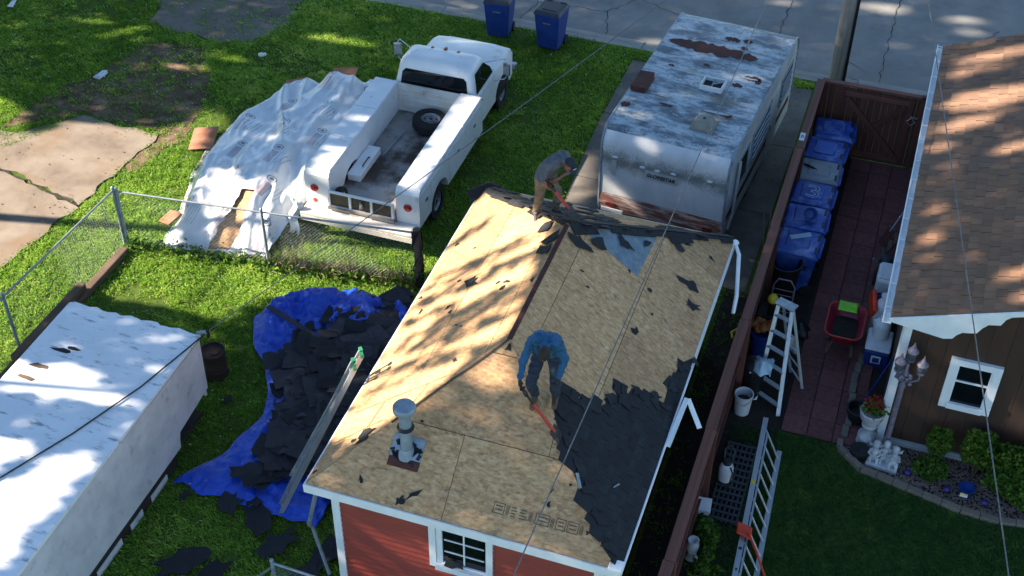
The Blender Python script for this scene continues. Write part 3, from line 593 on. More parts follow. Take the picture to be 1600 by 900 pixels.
# fallen leaves and twigs on the lawn and the pad
rng=np.random.default_rng(18);n=1500;P=np.stack([rng.uniform(-22,-6.9,n),rng.uniform(11,28,n),rng.uniform(.04,.09,n)],1)
M['litter']=m_leaf('fallen_leaf',c3('5a4630'),c3('7d6440'),c3('a08a5c'))
stuff(link('leaf_litter',leafmesh('leaf_litter',P,.055,M['litter'],rng,2.0)))
# ------------------------------------------------------------------ red outbuilding with the hip roof being stripped
X0,X1,Y0,Y1=-6.72,-2.15,10.96,18.38;XR=-4.435;YA,YB=13.1,15.88;ZE,ZR=2.5,4.1
hs=thing('red_house','small red outbuilding with white trim and a bare wooden hip roof being stripped','house',(-4.43,14.6,0))
pl=lambda x,y:0
kL=(ZR-ZE)/(XR-X0);kF=(ZR-ZE)/(YA-Y0);kB=(ZR-ZE)/(Y1-YB)
zL=lambda x,y:ZE+kL*(x-X0);zRr=lambda x,y:ZE+kL*(X1-x);zF=lambda x,y:ZE+kF*(y-Y0);zBk=lambda x,y:ZE+kB*(Y1-y)
PLN={'L':([(X0,Y0),(XR,YA),(XR,YB),(X0,Y1)],zL,(-kL,0,1)),'R':([(X1,Y0),(X1,Y1),(XR,YB),(XR,YA)],zRr,(kL,0,1)),
     'F':([(X0,Y0),(X1,Y0),(XR,YA)],zF,(0,-kF,1)),'B':([(X1,Y1),(X0,Y1),(XR,YB)],zBk,(0,kB,1))}
def onroof(f,x,y,h=0):
    n=V(PLN[f][2]).normalized();return V((x,y,PLN[f][1](x,y)))+n*h
def roofslab(name,f,poly,h0,h1,mat,parent,**k):
    mb=MB();mb.prism(poly,h0,h1,lambda a,b,o:tuple(onroof(f,a,b,o)));return build(name,mb,mat,parent,**k)
rd=random.Random(3)
# rafters' closed under-roof
mb=MB();
for f in 'LRFB':
    po=PLN[f][0];c=V((sum(p[0] for p in po)/len(po),sum(p[1] for p in po)/len(po)))
    mb.add([tuple(onroof(f,p[0],p[1],-.02)) for p in po],[tuple(range(len(po)))])
build('roof_deck',mb,M['timber'],hs)
def panels(f,ax,s0,wa,wb,off):
    po=PLN[f][0]
    if f in 'RB':po=list(po)
    area=sum(po[i][0]*po[(i+1)%len(po)][1]-po[(i+1)%len(po)][0]*po[i][1] for i in range(len(po)))
    if area<0:po=po[::-1]
    xs=[p[0] for p in po];ys=[p[1] for p in po];g=.004;row=0
    a=min(xs) if ax=='x' else min(ys);A=max(xs) if ax=='x' else max(ys);b0=min(ys) if ax=='x' else min(xs);Bm=max(ys) if ax=='x' else max(xs)
    if f=='R':a,sg=X1,-1
    else:sg=1
    while (a<A-.01 if sg>0 else a>min(xs)+.01):
        b=b0-off-(row%2)*wb/2
        while b<Bm:
            q0,q1=(a,a+sg*wa) if sg>0 else (a+sg*wa,a)
            rc=[(q0+g,b+g),(q1-g,b+g),(q1-g,b+wb-g),(q0+g,b+wb-g)] if ax=='x' else [(b+g,q0+g),(b+wb-g,q0+g),(b+wb-g,q1-g),(b+g,q1-g)]
            pc=clipto(rc,po)
            if len(pc)>=3:
                roofslab('osb_panel',f,pc,-.012,.012+rd.uniform(0,.003),M['osb'],hs)
            b+=wb
        a+=sg*wa;row+=1
panels('L','x',0,1.22*.82,2.44,.3);panels('R','x',0,1.22*.82,2.44,1.1);panels('F','y',0,1.22*.8,2.44,.4);panels('B','y',0,1.22*.84,2.44,0)
# blue-grey felt triangle left near the ridge
def rpoly(name,f,pts,h0,h1,mat,label=None,parent=hs):
    return roofslab(name,f,pts,h0,h1,mat,parent,label=label)
M['felt']=simple('blue_grey_stained_sheathing',c3('6d7f8c'),c3('5a6a76'),7,.8,0,0,.2,60,c3('7f8a8c'),9,(.5,.7))
FELT=[(-4.25,15.98),(-3.25,17.13),(-3.29,15.94)]
rpoly('grey_panel','R',FELT,.010,.018,M['felt'],'blue grey triangular sheathing patch')
M['osb_lightstrip']=m_osb('osb_pale_strip',1.12);
# ridge slot and hip boards
mb=MB()
mb.box(XR-.035,XR+.035,YA,YB-.05,ZR-.02,ZR+.022);build('ridge_gap',mb,M['rust_plain'],hs,label='dark open slot along the ridge')
a=onroof('F',XR,YA,.02);b=onroof('F',-5.75,11.87,.02);barpiece('hip_seam',hs,a,b,.03,.012,M['bark'])
a=V((XR-.02,YA+.02,ZR-.05));barpiece('ridge_end',hs,a,onroof('R',-4.15,12.9,.0),.035,.05,M['timber'])
# fascia boards, soffit
mb=MB()
mb.box(X0-.02,X1+.02,Y0-.028,Y0-.004,ZE-.155,ZE+.004);build('front_fascia',mb,M['white_trim'],hs)
mb=MB();mb.box(X0-.03,X0-.004,Y0-.03,Y1+.02,ZE-.155,ZE+.0);build('left_fascia',mb,M['white_trim'],hs)
mb=MB();mb.box(X1+.004,X1+.03,Y0-.03,Y1+.02,ZE-.155,ZE+.0);build('right_fascia',mb,M['white_trim'],hs)
mb=MB();mb.box(X0,X1,Y1+.003,Y1+.03,ZE-.155,ZE);build('back_fascia',mb,M['white_trim'],hs)
mb=MB();mb.box(X0,X1,Y0,11.2,ZE-.17,ZE-.15).box(X0,-6.45,11.2,Y1,ZE-.17,ZE-.15).box(-2.40,X1,11.2,Y1,ZE-.17,ZE-.15);build('soffit',mb,M['white_trim'],hs)
mb=MB();mb.tube([(X1+.035,Y0,ZE+.008),(X1+.035,15.0,ZE+.008)],.018,6);build('drip_edge',mb,M['white_trim'],hs)
mb=MB();mb.tube([(X0+.02,Y0,ZE+.016),(X0+.02,Y0+.01,ZE+.016),(X1-.35,Y0+.01,ZE+.016)],.008,5);build('front_drip_edge',mb,M['galv'],hs)
# walls
mb=MB();mb.box(-6.43,-2.42,11.22,18.1,0,ZE-.16);build('wall_core',mb,M['red_siding'],hs)
WX0,WX1,WZ0,WZ1=-4.86,-4.10,1.30,2.08
def sid(x0,x1,z):   # one lap board on the front wall
    y=11.2;mb=MB();mb.add([(x0,y-.034,z),(x1,y-.034,z),(x1,y+.004,z+.110),(x0,y+.004,z+.110),(x0,y+.02,z),(x1,y+.02,z),(x1,y+.02,z+.118),(x0,y+.02,z+.118)],
        [(0,1,2,3),(4,7,6,5),(0,4,5,1),(1,5,6,2),(2,6,7,3),(3,7,4,0)])
    build('siding_board',mb,M['red_siding'],hs)
z=.02
while z<2.2:
    if z+.118>WZ0-.1 and z<WZ1+.1: sid(-6.34,WX0-.101,z);sid(WX1+.101,-2.53,z)
    else: sid(-6.34,-2.53,z)
    z+=.112
for k in range(18):
    z=.02+k*.112*1.1
    if z<2.2:
        mb=MB();mb.add([(-6.474,11.32,z),(-6.474,18.0,z),(-6.452,18.0,z+.12),(-6.452,11.32,z+.12),(-6.42,11.32,z),(-6.42,18.0,z),(-6.42,18.0,z+.12),(-6.42,11.32,z+.12)],[(0,1,2,3),(4,7,6,5),(0,4,5,1),(1,5,6,2),(2,6,7,3),(3,7,4,0)])
        build('siding_board',mb,M['red_siding'],hs)
piece('corner_trim',hs,(-6.40,11.185,1.16),(.12,.06,2.32),M['white_trim'])
piece('corner_trim',hs,(-2.47,11.185,1.16),(.12,.06,2.32),M['white_trim'])
piece('frieze_board',hs,(-4.435,11.188,2.285),(3.80,.05,.09),M['white_trim'])
wn=build('window',MB().box(WX0,WX1,11.165,11.20,WZ0,WZ0+.02),M['white_trim'],hs)
for (c,s) in (((WX0-.05,11.175,(WZ0+WZ1)/2),(.10,.07,WZ1-WZ0+.2)),((WX1+.05,11.175,(WZ0+WZ1)/2),(.10,.07,WZ1-WZ0+.2)),(((WX0+WX1)/2,11.175,WZ1+.05),(WX1-WX0-.004,.07,.10)),(((WX0+WX1)/2,11.15,WZ0-.05),(WX1-WX0-.004,.12,.10))):
    piece('frame',wn,c,s,M['white_trim'])
mb=MB();mb.box(WX0+.1,WX1-.02,11.192,11.198,WZ0+.02,WZ1);build('pane',mb,M['glass'],wn)
piece('sash',wn,(WX0+.05,11.178,(WZ0+WZ1)/2),(.09,.03,WZ1-WZ0-.01),M['white_trim'])
piece('muntin',wn,((WX0+WX1)/2+.04,11.186,(WZ0+WZ1)/2+.02),(.022,.02,WZ1-WZ0-.06),M['white_trim'])
for q in (.33,.66):piece('muntin',wn,((WX0+WX1)/2+.04,11.187,WZ0+(WZ1-WZ0)*q),(WX1-WX0-.16,.016,.02),M['white_trim'])
mb=MB();mb.prism([(0,0),(.12,-.02),(.2,.05),(.3,.03),(.26,.14),(.1,.16),(.03,.12)],0,.02,lambda a,b,o:(WX0+.13+a,11.11+b*.3,WZ0+.01+o+b*.6));tag(build('torn_shingle',mb,M['shingle_dark']),'scrap of dark shingle lying on the sill of the red house window','shingle')
# vent flue on the front hip
n=V(PLN['F'][2]).normalized();vc=onroof('F',-5.42,11.58,.016);rf=MX((V((1,0,0)),n.cross(V((1,0,0))).normalized(),n)).transposed()
vt=thing('vent_pipe','tall grey metal flue pipe with round cap on the front roof slope','vent pipe',tuple(vc))
def loc(a,b,h):return vc+rf@V((a,b,h))
mb=MB();mb.prism([(-.23,-.22),(.23,-.22),(.23,-.08),(-.23,-.08)],0,.012,lambda a,b,o:tuple(loc(a,b,o)));build('rusty_plate',mb,M['rust_plain'],vt)
mb=MB();mb.prism([(-.23,-.078),(.23,-.078),(.23,.24),(-.23,.24)],0,.010,lambda a,b,o:tuple(loc(a,b,o)));build('flashing_plate',mb,M['galv_dull'],vt)
tb=onroof('F',-5.42,11.60,.0)
mb=MB();mb.lathe([(.15,-.06),(.115,.01),(.09,.09)],tb,20);build('flashing_cone',mb,M['galv_dull'],vt,40)
mb=MB();mb.lathe([(.085,.0),(.085,.80)],tb,20);build('pipe',mb,M['galv_dull'],vt,40)
mb=MB();mb.lathe([(.088,.47),(.12,.48),(.125,.50),(.09,.53)],tb,20);build('storm_collar',mb,M['black_plastic'],vt,40)
mb=MB();mb.lathe([(.10,.82),(.155,.82),(.162,.83),(.162,.885),(.145,.91),(.0001,.918)],tb,24);build('cap',mb,M['galv_dull'],vt,40)
mb=MB()
for k in range(26):
    a=rd.uniform(0,6.28);r=rd.uniform(.11,.21);p=loc(r*math.cos(a),r*math.sin(a)*.9+.02,.012);mb.obox(p,(rd.uniform(.05,.11),rd.uniform(.03,.06),.012),rf@rotz(rd.uniform(0,6)))
build('tar_scraps',mb,M['shingle_dark'],vt)
# sheathing grade stamp near the front right corner (faint grey marks)
M['stamp']=simple('grey_stamp_ink',c3('6a5b45'),c3('54493a'),30,.9)
mb=MB();sx=-4.10;row=0
def stm(a,b,w_,h_):mb.prism([(a,b),(a+w_,b),(a+w_,b+h_),(a,b+h_)],.0165,.018,lambda p,q,o:tuple(onroof('F',p,q,o)))
x=-4.02
k=0
while x<-2.72:
    wd=[.16,.05,.10,.12,.07,.2,.05,.14][k%8];k+=1
    if x+wd>-2.72:break
    if wd>.13:
        for b in (11.20,11.315):stm(x,b,wd,.010)
        stm(x,11.21,.010,.105);stm(x+wd-.01,11.21,.010,.105);stm(x+.03,11.24,wd-.06,.014);stm(x+.03,11.28,wd-.06,.014)
    elif wd>.09:
        for j in range(4):stm(x+.004,11.205+j*.032,wd*rd.uniform(.6,1),.012)
    else:
        for j in range(3):stm(x+j*.018,11.21,.008,.10)
    x+=wd+.02
build('grade_stamp',mb,M['stamp'],hs,label='grey printed grade stamp on the sheathing')
# chalk-grey old batten marks on the left slope
M['mark']=simple('old_batten_mark',c3('8a6f4d'),c3('745c3f'),12,.9)
mb=MB()
def mk(a,b,w_):
    a=V(a+(0,));b=V(b+(0,));d=(b-a).normalized();q=V((-d.y,d.x,0))*w_
    mb.prism([tuple((a-q)[:2]),tuple((b-q)[:2]),tuple((b+q)[:2]),tuple((a+q)[:2])],.016,.0175,lambda p,qq,o:tuple(onroof('L',p,qq,o)))
mk((-6.55,12.35),(-5.2,12.62),.012);mk((-6.62,11.72),(-5.95,11.98),.012);mk((-6.15,11.9),(-6.1,12.42),.014);mk((-5.55,12.2),(-5.45,12.55),.014)
build('batten_marks',mb,M['mark'],hs)
# remaining dark shingles on the right slope: three-tab courses, ragged upper edge
EDGEH=[(-3.63,12.97),(-3.54,13.0),(-3.46,13.04),(-3.34,13.02),(-3.29,13.13),(-3.2,13.12),(-3.02,13.21),(-3.02,13.43),(-2.9,13.56),(-2.99,13.66),(-2.91,13.74),(-2.82,13.61),(-2.75,13.64),(-2.74,13.94),(-2.67,13.89),(-2.49,14.09),(-2.46,13.95),(-2.31,14.03),(-2.33,14.46),(-2.29,14.92),(-2.27,15.04),(-2.16,15.26)]
REG=[(-2.13,Y0+.02)]+[(-2.13,15.3)]+EDGEH[::-1]+[(-3.60,12.62),(-3.36,12.20),(-2.98,11.74),(-2.66,11.36),(-2.40,11.08),(-2.20,10.97)]
UND=[(p[0]-.02 if 0<i else p[0],p[1]-.05 if p[1]>12 else p[1]) for i,p in enumerate(REG)]
mb=MB();n_=len(REG);top=[tuple(onroof('R',max(XR,p[0]),p[1],.0195)) for p in UND]
import mathutils.geometry as MG
tri=MG.tessellate_polygon([[V((p[0],p[1],0)) for p in UND]]);mb.add(top,[tuple(q) for q in tri]);build('shingle_underlay',mb,M['shingle_dark'],hs)
cnt=0
tab=.29;ex=.118   # plan exposure along x
i=0
x=X1+.0
def shingle_poly(poly,h):
    mb=MB()
    return mb
while x>-3.9:
    y=Y0-(i%2)*tab/2+rd.uniform(-.03,.03)
    while y<15.4:
        rc=[(x-ex*1.25,y+.006),(x+.01,y+.006),(x+.01,y+tab-.006),(x-ex*1.25,y+tab-.006)]
        cx,cy=x-ex*.5,y+tab/2
        if inside((cx,cy),REG):
            # lower edge sits proud of the course below
            pts=rc;j=lambda q:(q[0]+rd.uniform(-.004,.004),q[1]+rd.uniform(-.003,.003))
            top=.022+rd.uniform(0,.003);v0=[j(q) for q in pts]
            h=[.016,.028,.028,.016]
            # a ragged upper edge where the course above has been torn off
            if not inside((x-ex*1.6,cy),REG):v0[0]=(v0[0][0]-rd.uniform(-.03,.09),v0[0][1]+rd.uniform(0,.05));v0[3]=(v0[3][0]-rd.uniform(-.03,.09),v0[3][1]-rd.uniform(0,.05))
            mb=MB();B_=[tuple(onroof('R',q[0],q[1],hh-.007)) for q,hh in zip(v0,h)];T_=[tuple(onroof('R',q[0],q[1],hh)) for q,hh in zip(v0,h)]
            mb.hexa(B_,T_);build('shingle',mb,M['shingle_dark'],hs);cnt+=1
        y+=tab
    x-=ex;i+=1
# ragged torn pieces along the upper edge and hip
def ragged(f,cx,cy,r,h,ang,seed,sx=1,lift=0.0):
    r_=random.Random(seed);n=r_.randint(7,11);pts=[]
    for k in range(n):
        a=2*math.pi*k/n+r_.uniform(-.25,.25);q=r*r_.choice([r_.uniform(.35,.6),r_.uniform(.8,1.25)]);px,py=q*math.cos(a)*sx,q*math.sin(a)
        pts.append((cx+px*math.cos(ang)-py*math.sin(ang),cy+px*math.sin(ang)+py*math.cos(ang)))
    mb=MB();mb.prism(pts,h,h+.007,lambda p,q,o:tuple(onroof(f,p,q,o+lift*((p-cx)**2+(q-cy)**2)**.5)));return mb
for k,(x,y) in enumerate(EDGEH):
    build('torn_edge',ragged('R',x+.03,y-.06,rd.uniform(.07,.12),.030+.002*(k%3),rd.uniform(0,6),k+50,1,.02),M['shingle_dark'],hs)
for k,(x,y) in enumerate([(-3.56,12.6),(-3.32,12.25),(-3.1,11.95),(-2.9,11.74),(-2.66,11.44),(-2.42,11.16)]):
    build('torn_edge',ragged('R',x+.06,y+.02,.14,.032,rd.uniform(0,6),k+80,1,.01),M['shingle_dark'],hs)
# shingles left along the back hips
def hipstrip(side,seed):
    r_=random.Random(seed)
    a=V((XR,YB));b=V((X0,Y1)) if side=='L' else V((X1,Y1))
    n=9
    for k in range(n):
        t0,t1=k/n,(k+1.25)/n
        t1=min(t1,1)
        p=a.lerp(b,t0);q=a.lerp(b,t1);d=(b-a).normalized();nn=V((-d.y,d.x))
        if side=='L':nn=-nn
        for f,sg,wd in ((side,-1,r_.uniform(.04,.16)),('B',1,.22)):
            po=[p,q,q+nn*sg*wd*(1 if f!='B' else 1),p+nn*sg*wd*r_.uniform(.7,1.3)]
            mb=MB();mb.prism([tuple(z_) for z_ in po],.03+.004*(k%2),.045+.004*(k%2),lambda A,B,o:tuple(onroof(f,A,B,o)));build('hip_shingle',mb,M['shingle_dark'],hs)
hipstrip('L',1);hipstrip('R',2)
for k in range(46):
    y=rd.uniform(16.2,18.3);ww=(Y1-y)/(Y1-YB)
    hw=2.285*(1-ww)+.05;x=rd.uniform(XR-hw,XR+hw)
    build('shingle',ragged('B',x,y,.2,.02+.004*(k%4),rd.uniform(0,6),k+300,1.4),M['shingle_dark'],hs)
for k,(f,x,y,r,sx) in enumerate([('R',-4.2,15.7,.16,1.6),('R',-3.95,15.95,.16,1.2),('R',-3.62,16.35,.2,.9),('R',-3.35,16.72,.14,.9),('R',-2.9,17.2,.14,1),('L',-4.62,15.55,.2,1.5),('L',-4.85,15.95,.17,1.4),('L',-4.6,15.25,.13,2.0)]):
    build('torn_edge',ragged(f,x,y,r*.78,.03+.003*(k%3),k*.7,k+120,sx,.03),M['shingle_dark'],hs)
# scraps lying on the bare sheathing: separate things
def scrap(f,x,y,r,seed,lab,sx=1.0,ang=0,mat='shingle_dark'):
    mb=ragged(f,x,y,r,.018,ang,seed,sx,.05);o=build('shingle_scrap',mb,M[mat]);tag(o,lab,'shingle scrap');return o
scrap('R',-2.55,16.62,.17,5,'large torn shingle strip lying near the back right corner of the bare roof',1.5,.9)
scrap('R',-2.40,16.25,.10,6,'smaller torn shingle lying just below the large strip near the back right roof corner',1.2,.5)
scrap('R',-3.02,14.90,.085,8,'star shaped black shingle scrap lying alone in the middle of the shaded right slope',1,.3)
scrap('L',-5.75,15.05,.12,9,'black shingle scrap lying in the middle of the sunlit left slope',1.3,.8)
scrap('L',-6.1,11.72,.13,10,'grey curled shingle scrap lying near the ladder top on the left slope',1.6,.7)
scrap('F',-5.15,11.17,.15,11,'long thin dark shingle strip lying to the right of the vent pipe foot',.25,1.0-1.9)
scrap('F',-5.32,11.05,.07,12,'small dark scrap lying in front of the vent pipe foot',1.2,.2)
for k in range(34):
    f='LLRF'[k%4];po=PLN[f][0]
    while True:
        x=rd.uniform(min(p[0] for p in po),max(p[0] for p in po));y=rd.uniform(min(p[1] for p in po),max(p[1] for p in po))
        if inside((x,y),po) and not inside((x,y),REG) :break
    o=build('shingle_scrap',ragged(f,x,y,rd.uniform(.02,.05),.018,rd.uniform(0,6),k+400,rd.uniform(.6,2.0),.05),M['shingle_dark'])
    tag(o,'tiny torn scrap of dark shingle lying on the bare roof boards','shingle scrap','tiny shingle scraps scattered over the bare roof')
for k,(x,y,a) in enumerate([(-3.0,11.75,.6),(-2.55,12.1,-.5)]):
    mb=MB();c=onroof('R',x,y,.045);nn=V(PLN['R'][2]).normalized();rr=MX((V((0,1,0)),nn.cross(V((0,1,0))),nn)).transposed();mb.obox(c,(.22 if k==0 else .13,.045 if k==0 else .02,.012),rr@rotz(a))
    tag(build('metal_strip',mb,M['galv_dull']),['wider pale metal strip lying on the remaining dark shingles','thin pale metal strip lying on the dark shingles near the right eave'][k],'metal strip')
# loose white gutter ends at the right eave
gt=thing('gutter','short bent white gutter end hanging off the middle of the right eave','gutter',(-2.05,13.9,2.45))
mb=MB();mb.bar((-2.08,13.35,2.50),(-2.03,14.28,2.58),.07,.06);build('trough',mb,M['white_trim'],gt)
mb=MB();mb.bar((-2.01,14.30,2.57),(-1.74,13.98,2.35),.075,.02);build('bent_end',mb,M['white_trim'],gt)
gt=thing('downspout','pale downspout hanging at the back right corner of the bare roof','downspout',(-2.1,18.3,2.45))
mb=MB();mb.tube([(-2.10,18.25,2.50),(-2.0,18.05,2.46),(-1.86,17.35,2.15),(-1.84,17.05,2.02)],[.032,.036,.036,.032],8);build('pipe',mb,M['white_trim'],gt,50)
mb=MB();mb.ell((-2.12,18.28,2.52),(.07,.06,.05));build('elbow',mb,M['white_trim'],gt,60)
mb=MB();mb.box(-2.30,-2.10,10.90,11.08,ZE-.02,ZE+.07);tag(build('gutter_bracket',mb,M['white_trim'],bevel=.02),'small pale blue bent metal corner piece at the front right eave corner','metal corner')
# rolled felt at the back left corner
mb=MB();mb.tube([(-6.85,18.2,2.50),(-6.62,18.32,2.58),(-6.4,18.3,2.62)],[.05,.08,.05],8);mb.obox((-6.72,18.1,2.56),(.42,.22,.03),rotz(.8)@rotx(.3));tag(build('shingle_bundle',mb,M['shingle_dark'],None,50),'dark folded shingle strip draped over the back left roof corner','shingle')

# ------------------------------------------------------------------ brown house at the right
bh=thing('brown_house','brown panel-sided house with white trim and brown shingle roof at the right','house',(3.5,20,0))
BX,BZ=.65,2.93;kb=.385;BY0,BY1=16.70,25.45
zb=lambda x:BZ+kb*(x-BX)
mb=MB();mb.prism([(.90,0),(7.2,0),(7.2,zb(4.05)-.12-.385*3.15),(4.05,zb(4.05)-.12),(.90,zb(.90)-.12)],16.99,25.2,lambda a,b,o:(a,o,b));build('wall_core',mb,M['brown_siding'],bh)
x=.96
while x<6.9:
    x1=x+.305;zt=lambda q:(zb(q) if q<4.05 else zb(8.1-q))-.13
    def pan(z0,z1a,z1b):
        mb=MB();mb.prism([(x+.0025,z0),(x1-.0025,z0),(x1-.0025,z1b),(x+.0025,z1a)],16.96,16.992,lambda a,b,o:(a,o,b));build('siding_panel',mb,M['brown_siding'],bh)
    if x1>1.70 and x<2.47:
        if x<1.7:pan(.16,zt(x),zt(x1))
        elif x1>2.47 :pan(.16,zt(x),zt(x1))
        else:pan(.16,1.25,1.25);pan(2.2,zt(x),zt(x1))
    else:pan(.16,zt(x),zt(x1))
    x=x1
piece('corner_trim',bh,(.935,16.945,1.36),(.12,.06,2.72),M['white_trim'])
piece('corner_trim',bh,(.875,17.03,1.36),(.05,.11,2.72),M['white_trim'])
piece('foundation_strip',bh,(3.9,16.95,.07),(5.9,.05,.14),M['concrete_cast'])
for k in range(10):piece('side_panel',bh,(.885,17.55+k*.81,1.38),(.03,.80,2.72),M['brown_siding'])
wn=build('window',MB().box(1.80,2.37,16.93,16.955,1.30,2.12),M['glass'],bh)
for c,s in (((1.745,16.93,1.71),(.12,.07,1.06)),((2.425,16.93,1.71),(.12,.07,1.06)),((2.085,16.93,2.18),(.558,.07,.12)),((2.085,16.92,1.24),(.558,.09,.12))):piece('frame',wn,c,s,M['white_trim'])
piece('meeting_rail',wn,(2.085,16.925,1.78),(.56,.03,.03),M['white_trim'])
for s in (-1,1):piece('sash',wn,(2.085+s*.262,16.928,1.71),(.035,.03,.8),M['white_trim'])
# decorative verge board
SC_=[(.60,2.93),(.66,2.90),(1.45,2.80),(1.58,2.84),(1.63,2.93),(1.70,3.00),(1.80,3.02),(1.90,3.05),(1.96,3.17),(2.03,3.26),(2.12,3.28),(2.2,3.30),(2.25,3.43),(2.32,3.50),(2.46,3.55),(2.9,3.70),(4.05,4.14),(4.05,4.22),(.60,2.96)]
mb=MB();mb.prism(SC_,16.66,16.69,lambda a,b,o:(a,o,b));build('verge_board',mb,M['white_trim'],bh)
mb=MB();mb.prism([(.65,zb(.65)-.035),(4.05,zb(4.05)-.035),(4.05,zb(4.05)-.012),(.65,zb(.65)-.012)],BY0,BY1,lambda a,b,o:(a,o,b));mb.prism([(4.06,zb(4.04)-.035),(7.45,zb(.65)-.035),(7.45,zb(.65)-.012),(4.06,zb(4.04)-.012)],BY0,BY1,lambda a,b,o:(a,o,b));build('roof_deck',mb,M['shingle_brown'],bh)
# shingles: courses run along y; single objects where the photograph shows them
rows=[];ex=.160;nB_=V((-kb,0,1)).normalized();rd=random.Random(21);rest=MB();allsh=[];r=0;x=.62
while x<4.0:
    y=BY0-(.085 if r%2 else 0)-rd.uniform(0,.03)
    while y<BY1:
        L=rd.choice([.16,.17,.18,.165])
        y1=min(y+L,BY1)
        if y1-max(y,BY0)>.05:allsh.append((x,max(y,BY0),y1,r))
        y=y1
    x+=ex;r+=1
def shpts(x,y0,y1,r):
    o=(0.0,.014)[rd.random()<.55]
    def q(a,b,h):return tuple(V((a,b,zb(a)))+nB_*h)
    lo,hi=.014+o,.004
    return [q(x,y0+.004,lo-.012),q(x+ex*1.2,y0+.004,hi-.012),q(x+ex*1.2,y1-.004,hi-.012),q(x,y1-.004,lo-.012)],[q(x,y0+.004,lo),q(x+ex*1.2,y0+.004,hi),q(x+ex*1.2,y1-.004,hi),q(x,y1-.004,lo)]
def vis(s):   # how near the camera a shingle inside the frame lies
    d=V((s[0],s[1],3.2))-CAMP;u_=d.dot(rt2)/d.dot(fw);return d.length if u_<.385 and d.dot(up2)/d.dot(fw)<.215 else 99+s[0]
allsh.sort(key=vis)
for k,s in enumerate(allsh):
    b_,t2=shpts(*s)
    if k<300:
        mb=MB();mb.hexa(b_,t2);build('shingle',mb,M['shingle_brown'],bh)
    else:
        rest.hexa(b_,t2,s[3]*7%5)
tones=[]
for k,h in enumerate(('7d614d','896a54','917057','836653','98765c')):tones.append(simple('brown_shingle_tone_'+'abcde'[k],c3(h),c3(h,.85),30,.92,0,0,.5,220,c3('5c493e'),160,(.4,.7)))
rest.m=[rd.randint(0,4) for _ in range(len(rest.v)//8) for __ in range(6)]
stuff(build('far_shingles',rest,tones,bh))
# gutter with hangers
gu=build('gutter',MB().add([],[]),M['white_trim'],bh)
def run(name,prof,y0,y1,par,mat):
    mb=MB();mb.prism(prof,y0,y1,lambda a,b,o:(a,o,b));return build(name,mb,M[mat],par)
run('gutter_front',[(.50,2.93),(.522,2.93),(.522,2.83),(.50,2.83)],BY0,BY1,gu,'white_trim')
run('gutter_bottom',[(.523,2.85),(.622,2.85),(.622,2.83),(.523,2.83)],BY0,BY1,gu,'white_trim')
run('gutter_back',[(.623,2.93),(.645,2.93),(.645,2.83),(.623,2.83)],BY0,BY1,gu,'white_trim')
for k in range(15):piece('hanger',gu,(.572,BY0+.3+k*.6,2.915),(.098,.02,.012),M['white_trim'])
# ------------------------------------------------------------------ white service truck
tk=thing('utility_truck','old white utility truck with open service bed parked on the lawn','truck',(-9.6,22,0))
TW=M['truck_white'];L0,L1,RI,RO=-10.83,-10.29,-8.87,-8.37;YR,YF=19.2,22.80;ZB=1.35
def wheel(parent,c,r=.39,w=.26,ax=1,name='wheel',dish=True):
    rot=roty(R(90)*ax);c=V(c)
    wh=build(name,MB().lathe([(r*.55,-w/2),(r*.9,-w/2),(r,-w*.32),(r,w*.32),(r*.9,w/2),(r*.55,w/2)],c,28,0,rot,cap=False),M['rubber'],parent,40)
    mb=MB();mb.lathe([(r*.56,-w*.45),(r*.56,w*.42),(r*.48,w*.44),(r*.42,w*.22),(r*.22,w*.25),(r*.2,w*.38),(.001,w*.38)],c,24,0,rot);rm=build('rim',mb,M['steel'],wh,40)
    hm=MB()
    for k in range(5):
        a=R(72*k+20)
        for sgn in (1,-1):hm.ell(c+rot@V((r*.33*math.cos(a),r*.33*math.sin(a),sgn*w*.24)),(r*.065,r*.065,w*.06),8,5,0,rot)
    hm.ell(c+rot@V((0,0,w*.38)),(r*.12,r*.12,w*.06),8,5,0,rot);build('rim_hole',hm,M['black_plastic'],wh)
    return wh
def sidebox(x0,x1,nm,out):
    # box with wheel arch cut in its lower edge, profile in (y,z)
    pr=[(YR,.50),(YR,ZB-.10),(YR+.06,ZB),(YF,ZB),(YF,.50),(20.72,.50)]
    for k in range(9):
        a=math.pi*k/8;pr.append((20.27+.46*math.cos(a),.50+.40*math.sin(a)))
    pr.append((19.8,.50))
    mb=MB();mb.prism(pr,x0,x1,lambda a,b,o:(o,a,b));return build(nm,mb,TW,tk,bevel=.012)
sb=sidebox(L0,L1,'service_box',-1);sb2=sidebox(RI,RO,'service_box',1)
# compartment doors proud of the outer face
for k,(y0,y1,z0,z1) in enumerate([(19.26,19.78,.55,1.27),(19.80,20.80,.93,1.27),(20.82,21.75,.54,1.27),(21.77,22.74,.54,1.27)]):
    for b_,x in ((sb2,RO),(sb,L0)):
        sg=1 if x==RO else -1
        mb=MB();mb.box(min(x,x+sg*.014),max(x,x+sg*.014),y0,y1,z0,z1);d=build('compartment_door',mb,TW,b_,bevel=.006)
        if k!=1:
            mb=MB();mb.box(min(x+sg*.014,x+sg*.03),max(x+sg*.014,x+sg*.03),(y0+y1)/2-.05,(y0+y1)/2+.05,z0+.42,z0+.48)
            o=link('door_handle',mb.mesh('door_handle',M['chrome']),b_);o.matrix_local=MW[b_].inverted()
# lids on top of the boxes: three panels each
for (x0,x1,b_) in ((L0,L1,sb),(RI,RO,sb2)):
    for k in range(3):
        y0=YR+.1+k*1.17;mb=MB();mb.box(x0+.015,x1-.015,y0,y0+1.155,ZB+.001,ZB+.016);build('box_lid',mb,TW,b_,bevel=.006)
